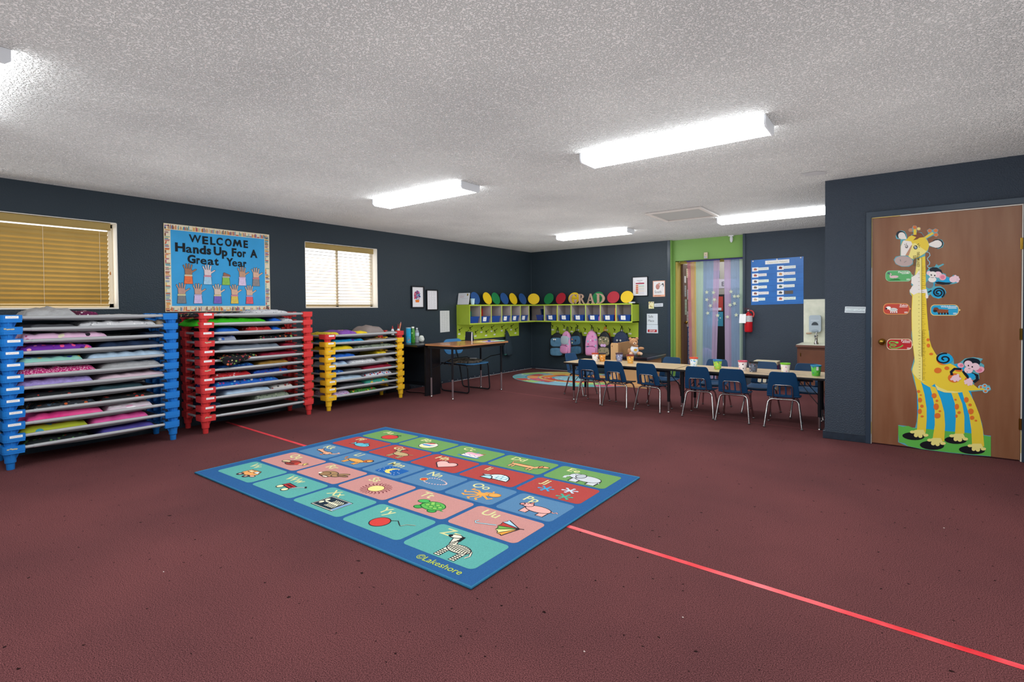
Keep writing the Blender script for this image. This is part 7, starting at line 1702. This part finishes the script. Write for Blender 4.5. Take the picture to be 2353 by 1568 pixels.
    if L == 'W':
        for x, y in ((-.45, -.18), (.18, -.3)): EO('#d8d4a8', x, y, .17, .16, 2.5)
    elif L == 'X':
        O('#e0dccc', [(-.85, -.6), (.75, -.6), (.75, .5), (-.85, .5)], 1, .05); F('#23303c', [(-.8, -.54), (.55, -.54), (.55, .45), (-.8, .45)], 2); F('#5f8fc0', [(.58, -.54), (.72, -.54), (.72, .45), (.58, .45)], 2)
        S('#dcd8bc', [(-.55, -.04), (.4, -.04)], .09, 3)
        for k in range(5):
            x = -.15+.13*k
            for s_ in (1, -1): S('#dcd8bc', [(x, -.04), (x+.06, s_*.22-.04), (x-.02, s_*.34-.04)], .055, 3.2)
        for s_ in (1, -1): EO('#dcd8bc', -.62, -.04+s_*.16, .1, .13, 3, oc='#23303c')
    elif L == 'Y':
        EO('#c2403c', -.4, -.1, .42, .42, 1, 24); S(DK, [(-.1, .25), (.15, .4), (.45, .2), (.62, .1), (.75, .35), (1.1, .5)], .05, 2); S('#b0a890', [(.62, .12), (.76, .36), (1.1, .5)], .03, 3)
    elif L == 'Z':
        fn = fns; quad_animal(fn, '#d8d4c0', .15, 0, .52, .27, .13, .5, [(-.3, .15), (-.5, .6)], (-.66, .72, .26, .12, .25), [(.68, .1), (.85, -.2), (.78, -.4)])
        S('#1f2024', [(-.28, .45), (-.34, .85)], .14, 3.2); E('#1f2024', -.88, .66, .1, .09, 4)
        for k in range(9): x = -.3+.11*k; S('#1f2024', [(x+.05, .24*math.sqrt(max(.05, 1-((x-.15)/.52)**2))), (x, .02), (x+.02, -.22*math.sqrt(max(.05, 1-((x-.15)/.52)**2)))], .05, 3.4)
        for k in range(4): S('#1f2024', [(-.48+.03*k, .28+.1*k-.12), (-.26-.02*k, .3+.1*k-.05)], .045, 3.6)
        for k in (-.85, -.6, .55, .8):
            for j in range(4): x = .15+.52*k; S('#1f2024', [(x-.06, -.34-.11*j), (x+.06, -.36-.11*j)], .045, 3.4)
ROWS = [('ABCDE', RG), ('FGHIJ', RR), ('KLMNOP', RB), ('QRSTU', RP), ('VWXYZ', RT)]
IX0, IX1, IY0, IY1 = RX0+.095, RX1-.095, RY0+.115, RY1-.075
gap = .032; rh = (IY1-IY0-gap*4)/5
for r, (ls, col) in enumerate(ROWS):
    n = len(ls); w = (IX1-IX0-gap*(n-1))/n; cy = IY1-rh/2-r*(rh+gap)
    for i, L in enumerate(ls):
        cx = IX0+w/2+i*(w+gap); CELL(cx, cy, w, rh, col)
        rug.text(XY, L+L.lower(), cx-w*.34, cy+rh*.17, .112, rugmat(IV), Z0+.0009, .012); draw(L, cx, cy)
rug.text(XY, '\u00a9Lakeshore', RX1-.42, RY0+.045, .062, rugmat('#a9b84a'), Z0+.0008, .006)
rug.build('printed_squares', t, world=True)
# ================================================================ ROUND RUG
t = thing('round_rug', 'round multicoloured map rug in the corner below the backpacks', 'rug', (1.60, -.98, 0)); RC = (1.60, -.98)
m = M(); m.prism(frame((RC[0], RC[1], 0), (1, 0, 0), (0, 1, 0)), circ(0, 0, 1.22, .86, 56), .001, .008, rugmat('#6f9aa4')); rd = random.Random(21); f = frame((RC[0], RC[1], 0), (1, 0, 0), (0, 1, 0)); n = 44
cols = ['#7aa0b0', '#c9a24e', '#a34a44', '#8cb06a', '#6a86b4', '#c98a5a', '#5f9a9c', '#b4526a', '#c4bd6a']
for r0, r1, s0 in ((.80, .985, 0), (.58, .76, 3), (.36, .52, 5)):
    k = 0
    while k < n:
        q = rd.randint(2, 4); c = cols[rd.randrange(9)] if r0 > .5 else ('#b0453a', '#c9763e', '#9c4a3e')[rd.randrange(3)]; pts = [(1.22*r1*math.cos(2*PI*(k+j*q/4)/n), .86*r1*math.sin(2*PI*(k+j*q/4)/n)) for j in range(5)]+[(1.22*r0*math.cos(2*PI*(k+(4-j)*q/4)/n), .86*r0*math.sin(2*PI*(k+(4-j)*q/4)/n)) for j in range(5)]
        m.prism(f, pts, None, .0084, rugmat(c)); k += q
for r, c, w in ((.78, '#4a7f9c', .025), (.55, '#c9b04a', .04), (.34, '#4a8a9c', .04)): m.stroke(f, circ(0, 0, 1.22*r, .86*r, 48), w, .0088, rugmat(c), closed=True)
m.prism(f, circ(0, 0, .4, .26, 24), None, .0086, rugmat('#7ea8b4'))
for i in range(80):
    a = rd.uniform(0, 2*PI); r = rd.uniform(.2, .96); m.prism(f, circ(1.22*r*math.cos(a), .86*r*math.sin(a), rd.uniform(.012, .04), rd.uniform(.01, .025), 7), None, .0092+.00001*i, rugmat(cols[rd.randrange(9)] if i % 3 else '#cfd4cf'))
m.build('rug_pile', t, world=True)
